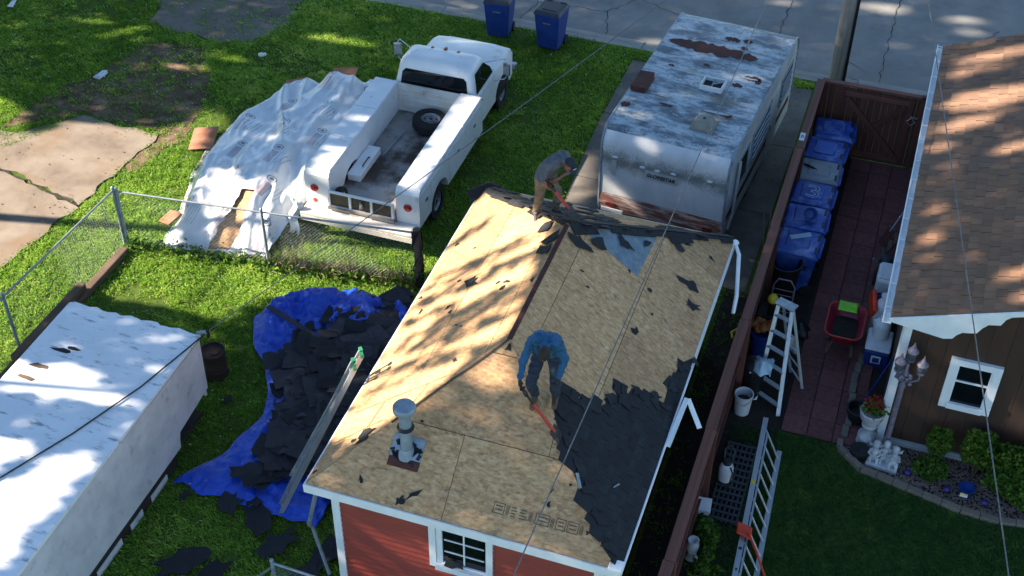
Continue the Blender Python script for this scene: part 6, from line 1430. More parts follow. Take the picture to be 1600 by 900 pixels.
# garden sprayer
sp_=thing('garden_sprayer','white pump sprayer with black cap standing on the plastic pallet','sprayer',(-1.36,15.15,.1))
c=(-1.36,15.15,.10)
mb=MB();mb.lathe([(.07,0),(.115,.02),(.12,.22),(.115,.30),(.085,.38),(.06,.40)],c,20);build('tank',mb,M['white_plastic'],sp_,40)
mb=MB();mb.lathe([(.075,.39),(.08,.43),(.06,.45),(.001,.452)],c,16);build('cap',mb,M['black_plastic'],sp_,40)
mb=MB();mb.tube([(-1.42,15.2,.50),(-1.44,15.28,.68),(-1.36,15.32,.74),(-1.28,15.28,.68),(-1.30,15.2,.5)],.014,6);build('handle',mb,M['pallet'],sp_,50)
mb=MB();mb.tube([(-1.29,15.08,.48),(-1.24,15.02,.42),(-1.25,14.95,.3),(-1.28,14.9,.12)],.015,6);build('hose',mb,M['black_plastic'],sp_,50)
mb=MB();mb.obox((-1.53,14.27,.36),(.22,.26,.025),rotz(.1)@rotx(.25));mb.obox((-1.53,14.15,.32),(.21,.02,.10),rotz(.1));o=tag(build('white_tray',mb,M['white_plastic'],bevel=.006),'small white plastic tray leaning at the fence above a green plant','tray')
rngv=np.random.default_rng(15)
def plant(name,label,cat,c,r,n,sz,up=.3,stems=6,mat='leaf',ball=False,seed=1,group=None):
    rg=np.random.default_rng(seed);t=thing(name,label,cat,(c[0],c[1],0),group=group)
    if ball:
        d=rg.normal(size=(n,3));d/=np.linalg.norm(d,axis=1)[:,None];q=(rg.uniform(.35,1,n)**.45)*(1+.10*np.sin(d[:,0]*7+seed)+.08*np.sin(d[:,1]*9+d[:,2]*6));P=d*q[:,None]*np.array(r)
        tint=.2+.5*q*.7+.3*rg.uniform(-.5,1,n)
    else:
        k=rg.integers(0,9,n);cc=rg.normal(size=(9,3))*np.array(r)*.5;P=cc[k]+rg.normal(size=(n,3))*np.array(r)*.25;tint=rg.uniform(0,1,n)
    P=P+np.array([0,0,c[2]]);P=P[P[:,2]>.02];tint=tint[:len(P)]
    me=leafmesh('foliage',P,sz,M[mat],rg,up,tint);link('foliage',me,t)
    mb=MB()
    for s in range(stems):
        a=6.28*s/stems;mb.tube([(c[0],c[1],0),(c[0]+r[0]*.3*math.cos(a),c[1]+r[1]*.3*math.sin(a),c[2]*.7),(c[0]+r[0]*.55*math.cos(a),c[1]+r[1]*.55*math.sin(a),c[2])],[.018,.012,.006],5)
    build('stem',mb,M['bark'],t);return t
plant('garden_plant','leafy green plant growing by the fence near the white vase','plant',(-1.42,13.95,.28),(.24,.30,.25),420,.10,seed=3)
plant('garden_plant','low dark green plant at the bottom of the narrow strip by the fence','plant',(-1.25,13.0,.18),(.28,.45,.16),420,.09,seed=5)
mb=MB();mb.lathe([(.07,0),(.10,.03),(.06,.10),(.08,.22),(.10,.34),(.075,.42),(.09,.46),(.07,.46),(.001,.40)],(-1.52,13.45,0),18);tag(build('vase',mb,M['concrete_cast'],None,40),'speckled white garden vase standing against the fence','vase')
# red shovel across the ladder
sv=thing('red_shovel','red plastic shovel lying across the end of the long ladder','shovel',(-.75,13.6,.6))
mb=MB();mb.grid(lambda u,v:(-.93+.24*v+.02*(u-.5),13.86-.24*u-.04*v+.0,.62+.05*((u-.5)**2)*4-.02*v),8,8);build('blade',mb,M['orange_red'],sv,50,solid=.012)
mb=MB();mb.tube([(-.74,13.72,.63),(-.55,13.45,.55),(-.30,13.05,.42)],.018,7);build('handle',mb,M['orange_red'],sv,50)
# wheelbarrow
wb=thing('wheelbarrow','red wheelbarrow with a bright green sheet hanging over its far rim','wheelbarrow',(-.04,19.1,0))
def rrect(x0,x1,y0,y1,r,z,n=4):
    P=[]
    for cx,cy,a0 in ((x1-r,y1-r,0),(x0+r,y1-r,90),(x0+r,y0+r,180),(x1-r,y0+r,270)):
        for k in range(n+1):
            a=R(a0+90*k/n);P.append((cx+r*math.cos(a),cy+r*math.sin(a),z))
    return P
def rings(mb,secs,close=True):
    n=len(secs[0]);mb.add([p for s in secs for p in s],[(i*n+j,i*n+(j+1)%n,(i+1)*n+(j+1)%n,(i+1)*n+j) for i in range(len(secs)-1) for j in range(n)]+[tuple((len(secs)-1)*n+j for j in range(n))])
mb=MB();rings(mb,[rrect(-.22,.17,18.78,19.45,.1,.34),rrect(-.36,.28,18.66,19.60,.16,.60),rrect(-.375,.295,18.645,19.615,.17,.61),rrect(-.35,.27,18.67,19.59,.15,.60),rrect(-.21,.16,18.79,19.44,.1,.36)]);build('tray',mb,M['red_plastic'],wb,50)
mb=MB();mb.tube(rrect(-.37,.29,18.65,19.61,.17,.612),.017,6,closed=True);build('rim',mb,M['tool_red'],wb,60)
mb=MB();rings(mb,[rrect(-.25,.20,18.76,19.47,.12,.42),rrect(-.1,.08,18.9,19.3,.05,.46)]);build('soil_load',mb,M['soil'],wb)
for s in (-.2,.14):
    mb=MB();mb.tube([(s,19.75,.28),(s,19.0,.32),(s*1.25,18.5,.50),(s*1.3,18.3,.56)],.020,6);build('handle',mb,M['timber'],wb,50)
    mb=MB();mb.tube([(s*.9,18.95,.33),(s*1.3,18.82,.0)],.016,6);build('leg',mb,M['timber'],wb,50)
mb=MB();mb.lathe([(.05,-.04),(.17,-.05),(.19,0),(.17,.05),(.05,.04)],(-.03,19.86,.19),18,0,roty(R(90)));build('wheel',mb,M['rubber'],wb,40)
mb=MB();mb.grid(lambda u,v:(-.22+.34*u,19.66-.30*v,.645+.03*math.sin(3.14*v)-.05*(1-v)*.3),8,6);tag(build('green_sheet',mb,M['lime'],None,60,solid=.012),'bright lime green plastic sheet lying over the wheelbarrow rim','plastic sheet')
# cooler, jugs, pail against the side wall of the brown house
co=thing('cooler','blue cooler with a white lid standing against the brown house wall','cooler',(.60,18.95,0))
mb=MB();mb.hexa([(.42,18.72,.0),(.82,18.72,.0),(.82,19.25,.0),(.42,19.25,.0)],[(.38,18.68,.42),(.84,18.68,.42),(.84,19.28,.42),(.38,19.28,.42)]);build('body',mb,M['cooler_blue'],co,bevel=.03)
mb=MB();mb.box(.385,.835,18.69,19.27,.423,.48);build('lid',mb,M['white_plastic'],co,bevel=.025)
mb=MB();mb.box(.53,.70,18.655,18.672,.18,.34);lb=build('label_frame',mb,M['white_plastic'],co);mb=MB();mb.box(.555,.675,18.648,18.656,.205,.315);build('label_panel',mb,M['cooler_blue'],lb)
def jug(lab,c,r,h):
    t=thing('white_jug',lab,'jug',c);mb=MB();mb.lathe([(r*.9,0),(r,.03),(r,h*.7),(r*.75,h*.85),(r*.4,h*.93),(r*.4,h)],c,18);build('body',mb,M['white_plastic'],t,40)
    mb=MB();mb.lathe([(r*.45,h),(r*.45,h+.03),(.001,h+.032)],c,12);build('cap',mb,M['white_plastic'],t,40);mb=MB();mb.tube([(c[0]-r*.4,c[1],c[2]+h*.9),(c[0]-r*.95,c[1],c[2]+h*.8),(c[0]-r,c[1],c[2]+h*.6)],.016,6);build('handle',mb,M['white_plastic'],t,50)
jug('large white jug standing on the lid of the blue cooler',(.60,19.08,.482),.155,.42)
jug('white jug behind the cooler beside the orange-red board',(.55,19.60,.0),.17,.98)
mb=MB();mb.obox((.36,19.62,.74),(.08,.42,.36),rotz(.25)@rotx(.5));tag(build('orange_board',mb,M['orange_red'],bevel=.02),'orange-red plastic piece leaning beside the white jugs','board')
t=thing('white_canister','white plastic canister on a dark blue crate under the gutter','canister',(.55,20.4,.4))
mb=MB();mb.box(.33,.70,20.15,20.72,.55,.88);build('body',mb,M['white_plastic'],t,bevel=.05);mb=MB();mb.box(.37,.66,20.2,20.67,.883,.92);build('lid',mb,M['white_plastic'],t,bevel=.02)
mb=MB();mb.hexa([(.40,20.15,0),(.76,20.15,0),(.76,20.7,0),(.40,20.7,0)],[(.36,20.1,.54),(.80,20.1,.54),(.80,20.76,.54),(.36,20.76,.54)]);tag(build('blue_crate',mb,M['cooler_blue'],bevel=.02),'dark blue plastic crate under the white canister','crate')
t=thing('garden_spade','grey spade leaning against the brown house wall farther up the path','spade',(.45,22.5,0))
mb=MB();mb.tube([(.80,22.9,1.2),(.40,22.4,.35)],.017,6);build('handle',mb,M['alu'],t,50);mb=MB();mb.bar((.42,22.43,.38),(.30,22.28,.08),.18,.012);build('blade',mb,M['rust_plain'],t)
t=thing('watering_can','dark watering can among the shaded things at the wall','watering can',(.42,21.6,0))
mb=MB();mb.lathe([(.11,0),(.12,.25),(.09,.28)],(.45,21.65,0),16);build('can',mb,M['pallet'],t,40);mb=MB();mb.tube([(.36,21.6,.08),(.2,21.5,.30)],[.025,.018],6);build('spout',mb,M['alu'],t,50);mb=MB();mb.tube([(.55,21.65,.25),(.6,21.68,.18),(.55,21.65,.05)],.012,5);build('handle',mb,M['pallet'],t)
mb=MB();mb.tube([(.50,17.55,.06),(.845,17.62,1.30)],.016,7);o=tag(build('broom',mb,M['cooler_blue'],None,50),'blue broom handle leaning on the corner of the brown house','broom');mb=MB();mb.obox((.48,17.52,.05),(.28,.09,.08),rotz(1.2));MW[o]=MX();build('brush',mb,M['black_plastic'],o)
mb=MB();mb.lathe([(.14,0),(.19,.30),(.21,.31),(.21,.34),(.18,.34),(.15,.2),(.001,.2)],(.50,17.28,0),20);tag(build('black_pot',mb,M['black_plastic'],None,35),'round black pot between the path and the flower urn','pot')
mb=MB();mb.lathe([(.15,0),(.16,.16),(.17,.17),(.15,.17),(.001,.10)],(.66,16.48,.01),18);tag(build('black_bowl',mb,M['black_plastic'],None,35),'low black bowl below the white flower urn','bowl')
# urn with red flowers
ur=thing('flower_urn','white cast urn on a pedestal holding red flowers at the house corner','urn',(.72,16.82,0))
c=(.72,16.82,.02)
mb=MB();mb.lathe([(.15,0),(.165,.03),(.16,.08),(.13,.11),(.16,.16),(.155,.22),(.10,.27),(.085,.36),(.12,.40),(.13,.44),(.105,.47),(.14,.54),(.19,.62),(.205,.74),(.215,.76),(.20,.78),(.18,.76),(.001,.72)],c,24);build('urn',mb,M['concrete_cast'],ur,50)
rg=np.random.default_rng(2);n=260;P=np.stack([rg.normal(0,.09,n),rg.normal(0,.09,n),.82+rg.uniform(0,.14,n)],1);link('foliage',leafmesh('foliage',P,.08,M['leaf'],rg),ur)
M['petal']=m_leaf('red_petal',c3('7d1220'),c3('c01c2c'),c3('e0454f'))
n=240;a=rg.uniform(0,6.28,n);q=rg.uniform(.06,.19,n);P=np.stack([q*np.cos(a),q*np.sin(a)+.05,.90+rg.uniform(-.06,.14,n)-q*.4],1);link('flowers',leafmesh('flowers',P,.05,M['petal'],rg),ur)
# cherub statue group
ch=thing('cherub_statue','pale stone statue of three small seated cherubs on a slab','statue',(1.06,16.45,0))
mb=MB();mb.obox((1.06,16.42,.05),(.52,.30,.08),rotz(-.1));build('base',mb,M['concrete_cast'],ch,bevel=.015)
for k,(x,y) in enumerate(((.90,16.46),(1.07,16.50),(1.22,16.42))):
    mb=MB();z=.09
    mb.lathe([(.075,0),(.085,.06),(.07,.16),(.055,.22),(.03,.25)],(x,y,z),12);mb.ell((x,y-.01,z+.31),(.058,.06,.068),12,9);mb.ell((x,y+.012,z+.345),(.062,.058,.05),10,7)
    for s in (-1,1):
        mb.tube([(x+s*.06,y,z+.20),(x+s*.095,y-.05,z+.13),(x+s*.04,y-.11,z+.13+.05*k)],[.028,.024,.018],6)
        mb.tube([(x+s*.04,y-.02,z+.05),(x+s*.06,y-.12,z+.06),(x+s*.055,y-.15,z-.02)],[.038,.03,.022],6)
        mb.prism([(0,0),(.09,.06),(.10,.14),(.04,.10)],0,.012,lambda a,b,o:(x+s*(.02+a),y+.06+o,z+.15+b))
    build('cherub',mb,M['concrete_cast'],ch,60)
# lamp post with three lanterns
lp=thing('lamp_post','ornate pale lamp post with three glass lanterns at the house corner','lamp post',(1.05,16.66,0))
c=(1.05,16.66,0)
mb=MB();mb.lathe([(.14,0),(.14,.06),(.09,.10),(.085,.28),(.06,.34),(.045,.5),(.045,1.6),(.06,1.64),(.04,1.68),(.04,1.86),(.07,1.92),(.03,2.0),(.03,2.14)],c,16);build('column',mb,M['lilac_metal'],lp,50)
def lantern(x,y,z):
    o=build('lantern',MB().lathe([(.03,-.06),(.07,-.03),(.075,0)],(x,y,z),12),M['lilac_metal'],lp,50)
    mb=MB();mb.lathe([(.055,0),(.085,.11),(.08,.16)],(x,y,z+.001),12);build('glass',mb,M['lamp_glass'],o,60)
    mb=MB();mb.lathe([(.095,.16),(.08,.19),(.045,.22),(.03,.27),(.012,.30),(.016,.32),(.001,.35)],(x,y,z),12);build('hood',mb,M['lilac_metal'],o,60)
lantern(.93,16.62,2.02);lantern(1.08,16.72,2.20);lantern(1.27,16.66,2.02)
mb=MB()
for x,y in ((.93,16.62),(1.27,16.66)):mb.tube([(1.05,16.66,1.80),((1.05+x)/2,(16.66+y)/2,1.76),(x,y,1.84),(x,y,1.97)],.02,7)
r_=random.Random(3)
for k in range(16):mb.ell((1.05+r_.uniform(-.13,.13),16.6+r_.uniform(-.06,.06),1.84+r_.uniform(-.06,.12)),(.035,.03,.03),7,5)
build('scroll_arm',mb,M['lilac_metal'],lp,60)
# shrubs, pot, solar lights
plant('topiary_shrub','round clipped light green shrub below the left half of the house window','shrub',(1.86,16.66,.62),(.24,.22,.25),2200,.055,.5,5,'leaf',True,11)
plant('bushy_shrub','wider leafy shrub in front of the right edge of the house window','shrub',(2.52,16.66,.66),(.34,.24,.36),2300,.075,.4,6,'leaf',True,12)
plant('large_shrub','large dark green shrub at the right edge of the garden bed','shrub',(3.25,16.45,.52),(.62,.46,.55),5200,.08,.4,8,'leaf',True,13)
plant('low_shrub','low dark shrub at the foot of the round clipped shrub','shrub',(1.82,16.42,.2),(.28,.22,.2),1100,.06,.4,5,'leaf',True,14)
t=thing('flower_pot','dark blue pot with a pale label in the gravel under the shrub','pot',(2.43,16.2,0))
mb=MB();mb.lathe([(.10,0),(.13,.17),(.14,.18),(.12,.18),(.001,.13)],(2.43,16.2,.01),18);build('pot',mb,M['cooler_blue'],t,35)
mb=MB();mb.obox((2.40,16.075,.12),(.12,.008,.07),rotx(-.2));lb=build('label',mb,M['paper'],t);mb=MB();mb.obox((2.40,16.069,.135),(.10,.008,.018),rotx(-.2));build('label_stripe',mb,M['yellow'],lb)
for k,(x,y) in enumerate(((1.48,16.30),(2.13,16.14),(2.74,16.05))):
    t=thing('solar_light',['small purple solar light in the gravel right of the cherub statue','small purple solar light in the gravel left of the labelled blue pot','small purple solar light in the gravel right of the labelled blue pot'][k],'garden light',(x,y,0),group='small solar lights along the garden edging')
    M.setdefault('purple',simple('purple_plastic',c3('3a2d78'),c3('2c2260'),8,.4))
    mb=MB();mb.lathe([(.012,0),(.012,.08),(.055,.085),(.06,.10),(.04,.12),(.001,.125)],(x,y,.01),14);build('housing',mb,M['purple'],t,40);mb=MB();mb.ell((x,y-.02,.13),(.018,.018,.012),8,5);build('lens',mb,M['lamp_glass'],t)
# broken stakes sticking up behind the fence
for k,(a,b) in enumerate((((-1.80,20.8,0),(-2.02,21.3,1.15)),((-1.82,20.9,0),(-1.86,21.2,1.12)))):
    mb=MB();mb.tube([a,b],[.016,.010],5);tag(build('dry_stake',mb,M['dry']),['dry leaning stake outside the wooden fence, the left one','dry upright stake outside the wooden fence, the right one'][k],'stake')
mb=MB();mb.tube([(-1.95,18.6,.05),(-2.0,18.75,.05),(-1.85,18.95,.06)],.03,5);tag(build('yellow_hose',mb,M['yellow'],None,50),'short piece of yellow hose in the dark gap by the fence','hose')

mb=MB();mb.grid(lambda u,v:(-.95+.30*u+.03*math.sin(v*8),19.0+.34*v,.04+.26*math.sin(3.14*u)**.6*math.sin(3.14*v)**.6+.03*NZ.noise(V((u*8,v*8,2)))),14,14);tag(build('black_bag',mb,M['black_plastic'],None,60,solid=.01),'crumpled black bag on the path edge behind the stepladder','bag')
mb=MB();mb.grid(lambda u,v:(-.92+.16*u,18.28+.05*math.sin(u*5),.35+.30*v+.02*math.sin(u*9)),8,8);tag(build('white_bag',mb,M['white_plastic'],None,60,solid=.012),'small white bag hanging behind the stepladder','bag')
mb=MB();mb.grid(lambda u,v:(.28+.42*u,21.0+.45*v,.05+.38*math.sin(3.14*u)**.6*math.sin(3.14*v)**.6+.05*NZ.noise(V((u*6,v*6,4)))),14,14);tag(build('dark_sack',mb,M['dark_block'],None,60,solid=.01),'dark sack slumped against the wall of the brown house','sack')
t=thing('folding_chair','dark folded garden chair leaning by the wall under the gutter','chair',(.45,22.0,0))
for s_ in (21.75,22.1):
    mb=MB();mb.tube([(.30,s_,.0),(.72,s_+.02,.95)],.016,6);build('frame',mb,M['pallet'],t,50)
for k in range(4):
    mb=MB();mb.bar((.36+.09*k,21.75,.16+.2*k),(.36+.09*k,22.1,.16+.2*k),.07,.015);build('slat',mb,M['timber'],t)
mb=MB();mb.hexa([(-1.60,18.9,0),(-1.25,18.9,0),(-1.25,19.3,0),(-1.60,19.3,0)],[(-1.62,18.88,.5),(-1.23,18.88,.5),(-1.23,19.32,.5),(-1.62,19.32,.5)]);tag(build('black_crate',mb,M['black_plastic'],bevel=.02),'black plastic crate at the fence foot behind the pot of gourds','crate')
# ------------------------------------------------------------------ people
M['skin_dark']=simple('tanned_skin',c3('7a5544'),c3('694636'),9,.55,0,0,.1,80)
M['hair']=simple('dark_brown_cap',c3('2e2722'),c3('201b18'),14,.85,0,0,.5,90)
M['cap_navy']=simple('navy_baseball_cap',c3('1f2636'),c3('171c29'),10,.8)
M['shirt_blue']=simple('bright_blue_work_shirt',c3('1a5680'),c3('124363'),5,.75,0,0,.4,45)
M['shirt_grey']=simple('grey_tee_shirt',c3('575c64'),c3('464b52'),5,.8,0,0,.4,45,c3('53565c'),4,(.6,.75))
M['jeans']=simple('dark_blue_work_jeans',c3('2b3445'),c3('1e2533'),6,.85,0,0,.5,45,c3('56616f'),5,(.6,.75))
M['khaki']=simple('tan_work_trousers',c3('6f6454'),c3('584e40'),6,.85,0,0,.5,45,c3('5a5148'),5,(.6,.75))
M['boot']=simple('brown_work_boot',c3('5d4736'),c3('453427'),8,.75)
M['shoe']=simple('black_shoe',c3('2b2a2c'),c3('1e1d1f'),8,.6)
M['glove']=simple('black_work_glove',c3('1d1d20'),c3('131316'),10,.7)
M['eye']=simple('eye_white',c3('d8d4cc'),c3('c8c2b8'),10,.3)
def person(label,J,mats,cap,grip,gloved,sleeve):
    root=thing('person',label,'person',tuple(V(J['root'])))
    caps=[]   # a, b, ra, rb, material key
    def C_(a,b,ra,rb,k):caps.append((V(a),V(b),ra,rb,k))
    hip,chest,sh,neck,head=[V(J[k]) for k in ('hip','chest','sh','neck','head')]
    hl,hr=V(J['hipL']),V(J['hipR']);sl,sr=V(J['shL']),V(J['shR'])
    # trunk: several capsules side by side give a flattened oval body
    ax=(sr-sl).normalized()
    for q in (-.075,0,.075):
        C_(hip+ax*q,chest+ax*q*1.1,.118,.125,'shirt' );C_(chest+ax*q*1.1,sh+ax*q*1.3,.125,.105,'shirt')
    C_(sl,sr,.078,.078,'shirt')
    C_(hl,hr,.125,.125,'legs');C_(hip-(chest-hip)*.12,hip+(chest-hip)*.05,.135,.13,'legs')
    C_(sh,neck,.082,.066,'shirt');C_(neck,head,.056,.06,'skin')
    for s in 'LR':
        C_(J['hip'+s],J['kn'+s],.105,.075,'legs');C_(J['kn'+s],J['an'+s],.076,.060,'legs')
        C_(J['an'+s],V(J['an'+s])-V((0,0,.04)),.060,.055,'boot');C_(V(J['an'+s])-V((0,0,.05)),V(J['toe'+s]),.048,.040,'boot');hd=(V(J['toe'+s])-V(J['an'+s]));hd.z=0;hd.normalize()
        C_(V(J['an'+s])-V((0,0,.055))-hd*.05,V(J['an'+s])-V((0,0,.055)),.042,.048,'boot')
        a,b,w_=V(J['sh'+s]),V(J['el'+s]),V(J['wr'+s])
        C_(a,b,.072,.054,'shirt')
        if sleeve<1:
            m=a.lerp(b,.62);C_(m,b,.047,.043,'skin');C_(b,w_,.044,.031,'skin')
        else:C_(b,w_,.053,.040,'shirt')
        # hand: palm, four curled fingers of unequal length, opposed thumb
        h=V(J['ha'+s]);d=(h-w_).normalized();g=V(grip[s]).normalized()
        side=g-d*g.dot(d);side.normalize();nrm=d.cross(side)
        if nrm.dot(V(J['palm'+s]))<0:nrm=-nrm
        hk='glove' if gloved else 'skin';k_=1.12 if gloved else 1.0
        for q in (-.028,0,.028):C_(w_+side*q*.6,h+side*q,.024*k_,.021*k_,hk)
        for i,q in enumerate((-.036,-.012,.012,.036)):
            L=(.042,.050,.047,.036)[i];p0=h+side*q;p1=p0+d*L+nrm*.012;p2=p1+d*.006+nrm*(.036+.004*i);p3=p2-d*.024+nrm*.016
            C_(p0,p1,.0115*k_,.0105*k_,hk);C_(p1,p2,.0105*k_,.0095*k_,hk);C_(p2,p3,.0095*k_,.0085*k_,hk)
        t0=w_.lerp(h,.45)-side*.034;t1=t0+d*.030-side*.018+nrm*.022;t2=t1+d*.020+side*.012+nrm*.024
        C_(t0,t1,.014*k_,.012*k_,hk);C_(t1,t2,.012*k_,.010*k_,hk)
    mb=MB()
    for a,b,ra,rb,k in caps:
        d=b-a;L=max(d.length,1e-4);d=d/L;z=V((0,0,1));rot=z.rotation_difference(d).to_matrix()
        prof=[];n=5
        for i in range(n+1):
            t=-math.pi/2+math.pi/2*i/n;prof.append((max(1e-5,ra*math.cos(t)),ra*math.sin(t)))
        for i in range(n+1):
            t=math.pi/2*i/n;prof.append((max(1e-5,rb*math.cos(t)),L+rb*math.sin(t)))
        mb.lathe(prof,a,14,0,rot)
    # head with brow, nose, chin and ears; f = way the face looks, u = crown direction
    f=V(J['face']).normalized();u=V(J['crown']).normalized();u=(u-f*u.dot(f)).normalized();x=f.cross(u).normalized();hr_=MX((x,f,u)).transposed()
    mb.ell(head,(.074,.094,.112),18,14,0,hr_);mb.ell(head+f*.03-u*.055,(.056,.066,.062),14,10,0,hr_)
    mb.ell(head+f*.097-u*.012,(.013,.020,.026),8,6,0,hr_);mb.ell(head+f*.083+u*.022,(.046,.016,.012),10,6,0,hr_);mb.ell(head+f*.085-u*.058,(.026,.012,.010),8,6,0,hr_);mb.ell(head+f*.078-u*.09,(.022,.02,.016),8,6,0,hr_)
    for s in (-1,1):mb.ell(head+x*s*.077-u*.008,(.012,.024,.032),8,6,0,hr_)
    caps2=[(a,b,max(ra,rb),k) for a,b,ra,rb,k in caps]+[(head-u*.05,head+u*.04,.10,'skin')]
    tmp=link('body_draft',mb.mesh('body_draft',M['skin_dark']))
    q=tmp.modifiers.new('remesh','REMESH');q.mode='VOXEL';q.voxel_size=.0075;q.use_smooth_shade=True
    q=tmp.modifiers.new('smooth','SMOOTH');q.factor=.5;q.iterations=3
    dg=bpy.context.evaluated_depsgraph_get();me=bpy.data.meshes.new_from_object(tmp.evaluated_get(dg));bpy.data.objects.remove(tmp)
    keys=['skin','shirt','legs','boot','glove'];me.materials.clear()
    for k in keys:me.materials.append(mats[k])
    nv=len(me.vertices);co=np.zeros(nv*3,np.float32);me.vertices.foreach_get('co',co);co=co.reshape(-1,3)
    nf=len(me.polygons);ce=np.zeros(nf*3,np.float32);me.polygons.foreach_get('center',ce);ce=ce.reshape(-1,3)
    def nearest(P):
        best=np.full(len(P),1e9);kk=np.zeros(len(P),int)
        for a,b,r,k in caps2:
            a=np.array(a);d=np.array(b)-a;t=np.clip(((P-a)@d)/max(d@d,1e-9),0,1);dist=np.linalg.norm(P-a-t[:,None]*d,axis=1)-r
            w=dist<best;best[w]=dist[w];kk[w]=keys.index(k)
        return kk
    kf=nearest(ce);kf[kf==keys.index('skin')]=0
    me.polygons.foreach_set('material_index',kf.astype(np.int32));me.polygons.foreach_set('use_smooth',[True]*nf)
    kv=nearest(co);no=np.zeros(nv*3,np.float32);me.vertices.foreach_get('normal',no);no=no.reshape(-1,3)
    amp=np.where((kv==1)|(kv==2),.020,0);ph=np.array([NZ.noise(V((p[0]*9,p[1]*9,p[2]*20)))+.6*NZ.noise(V(p)*26+V((3,1,2))) for p in co.tolist()]);co2=co+no*(amp*ph)[:,None]
    me.vertices.foreach_set('co',(co2-np.array(J['root'])).ravel().astype(np.float32));me.update()
    body=link('body',me,root)
    ey=MB()
    for s in (-1,1):ey.ell(head+f*.085+x*s*.03+u*.006,(.013,.010,.008),8,6,0,hr_)
    build('eyes',ey,mats['eyes'] if 'eyes' in mats else M['eye'],root,60)
    cm=MB();cm.ell(head+u*.022-f*.006,(.083,.103,.104),18,12,0,hr_)
    # keep only the upper part of the shell
    vs=[];keep=MB();pl=head+u*.028
    kfaces=[fc for fc in cm.f if sum((V(cm.v[i])-pl).dot(u+f*-.55) for i in fc)/len(fc)>-.012]
    keep.v=cm.v;keep.f=kfaces;keep.m=[0]*len(kfaces)
    hb=build('cap' if cap=='cap' else 'knit_cap',keep,mats['cap'],root,60,solid=.006)
    if cap=='cap':
        bb=MB();bb.grid(lambda a,b:tuple(head+u*(.045-.02*b-.02*(2*a-1)**2)+f*(.085+.085*b*(1-.35*(2*a-1)**2))+x*(2*a-1)*.072),10,6);build('cap_visor',bb,mats['cap'],hb,60,solid=.006)
        bb=MB();bb.obox(head+f*.102+u*.065,(.05,.008,.03),hr_);build('cap_badge',bb,M['white_plastic'],hb)
    return root
def tool(label,a,b,gripdir,blade_dir,root):
    a=V(a);b=V(b);d=(b-a).normalized();t=thing('shingle_fork',label,'roofing tool',tuple(b))
    L=(b-a).length
    g=V(gripdir).normalized();g=(g-d*g.dot(d)).normalized()
    mb=MB();mb.tube([a,a+d*.12-g*.05,a+d*.17],[.014]*3,7);mb.tube([a,a+d*.12+g*.05,a+d*.17],[.014]*3,7) ;mb.tube([a-g*.055,a+g*.055],.016,8);build('grip',mb,M['black_plastic'],t,50)
    mb=MB();mb.tube([a+d*.16,a+d*(L*.32)],.018,8);build('upper_shaft',mb,M['black_plastic'],t,50)
    mb=MB();mb.tube([a+d*(L*.31),b-d*.16],[.024,.026],10);build('shaft',mb,M['tool_red'],t,50)
    w=V(blade_dir).normalized();w=(w-d*w.dot(d)).normalized();n=d.cross(w)
    mb=MB()
    for k in range(7):
        q=-.09+.18*k/6;mb.bar(b-d*.12+w*q,b+w*q+n*.0,.018,.006,tuple(n))
    mb.bar(b-d*.16-w*.1,b-d*.16+w*.1,.12,.008,tuple(n));build('blade',mb,M['black_plastic'],t)
    return t
bm_=dict(skin=M['skin_dark'],shirt=M['shirt_blue'],legs=M['jeans'],boot=M['boot'],glove=M['glove'],cap=M['hair'])
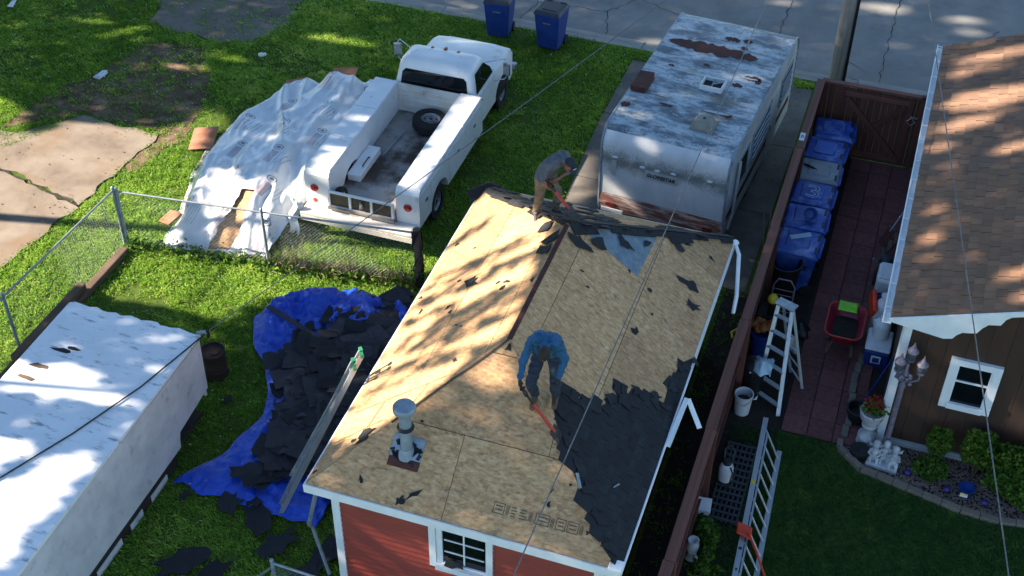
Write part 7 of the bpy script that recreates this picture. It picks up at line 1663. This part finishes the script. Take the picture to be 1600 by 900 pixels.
JB=dict(root=(-3.74,12.4,3.55),hip=(-3.74,12.66,4.52),chest=(-3.72,12.55,4.78),sh=(-3.69,12.38,4.94),neck=(-3.66,12.26,4.97),head=(-3.63,12.15,4.93),
 hipL=(-3.64,12.68,4.46),hipR=(-3.84,12.68,4.46),knL=(-3.56,12.46,4.10),knR=(-3.88,12.36,4.10),anL=(-3.61,12.68,3.70),anR=(-3.87,12.55,3.76),toeL=(-3.57,12.48,3.63),toeR=(-3.85,12.36,3.64),
 shL=(-3.52,12.42,4.88),shR=(-3.87,12.39,4.88),elL=(-3.42,12.38,4.66),elR=(-3.96,12.27,4.59),wrL=(-3.45,12.25,4.48),wrR=(-3.95,12.13,4.41),haL=(-3.45,12.20,4.42),haR=(-3.94,12.08,4.33),palmL=(-1,0,-.3),palmR=(1,0,-.2),face=(.05,-.55,-.80),crown=(.05,-.85,.45))
person('man in bright blue long-sleeved shirt prying shingles at the front hip',JB,bm_,'beanie',{'L':(0,-1,.2),'R':(.3,-1,.1)},True,1)
tool('red-handled roofing fork held by the man in the blue shirt',(-3.915,12.06,4.30),(-3.35,12.10,3.45),(.3,-1,.1),(0,1,0),None)
O=V((-5.0,16.55,3.6));o3=lambda a,b,c:tuple(O+V((a,b,c)))
gm_=dict(skin=M['skin_dark'],shirt=M['shirt_grey'],legs=M['khaki'],boot=M['shoe'],glove=M['glove'],cap=M['cap_navy'])
JG=dict(root=tuple(O),hip=o3(-.04,.03,.82),chest=o3(.08,-.02,1.07),sh=o3(.21,-.07,1.23),neck=o3(.30,-.10,1.25),head=o3(.40,-.13,1.22),
 hipL=o3(-.03,.12,.78),hipR=o3(-.06,-.06,.78),knL=o3(.14,.17,.42),knR=o3(-.10,-.08,.42),anL=o3(.13,.15,.11),anR=o3(-.16,-.03,.12),toeL=o3(.28,.06,.05),toeR=o3(-.09,-.20,.03),
 shL=o3(.25,.12,1.20),shR=o3(.10,-.24,1.20),elL=o3(.34,.03,.97),elR=o3(.00,-.34,.98),wrL=o3(.22,-.12,.90),wrR=o3(.09,-.30,.86),haL=o3(.16,-.15,.85),haR=o3(.125,-.27,.80),palmL=(-1,-.2,-.2),palmR=(.6,.6,-.2),face=(.55,-.40,-.70),crown=(.75,-.25,.55))
person('man in grey tee shirt and navy cap working at the far roof end',JG,gm_,'cap',{'L':(.6,.2,-.8),'R':(.6,.2,-.8)},False,0)
tool('red-handled roofing fork held by the man in the grey shirt',o3(.08,-.25,.92),(-4.36,16.02,4.14),(0,1,0),(0,1,0),None)
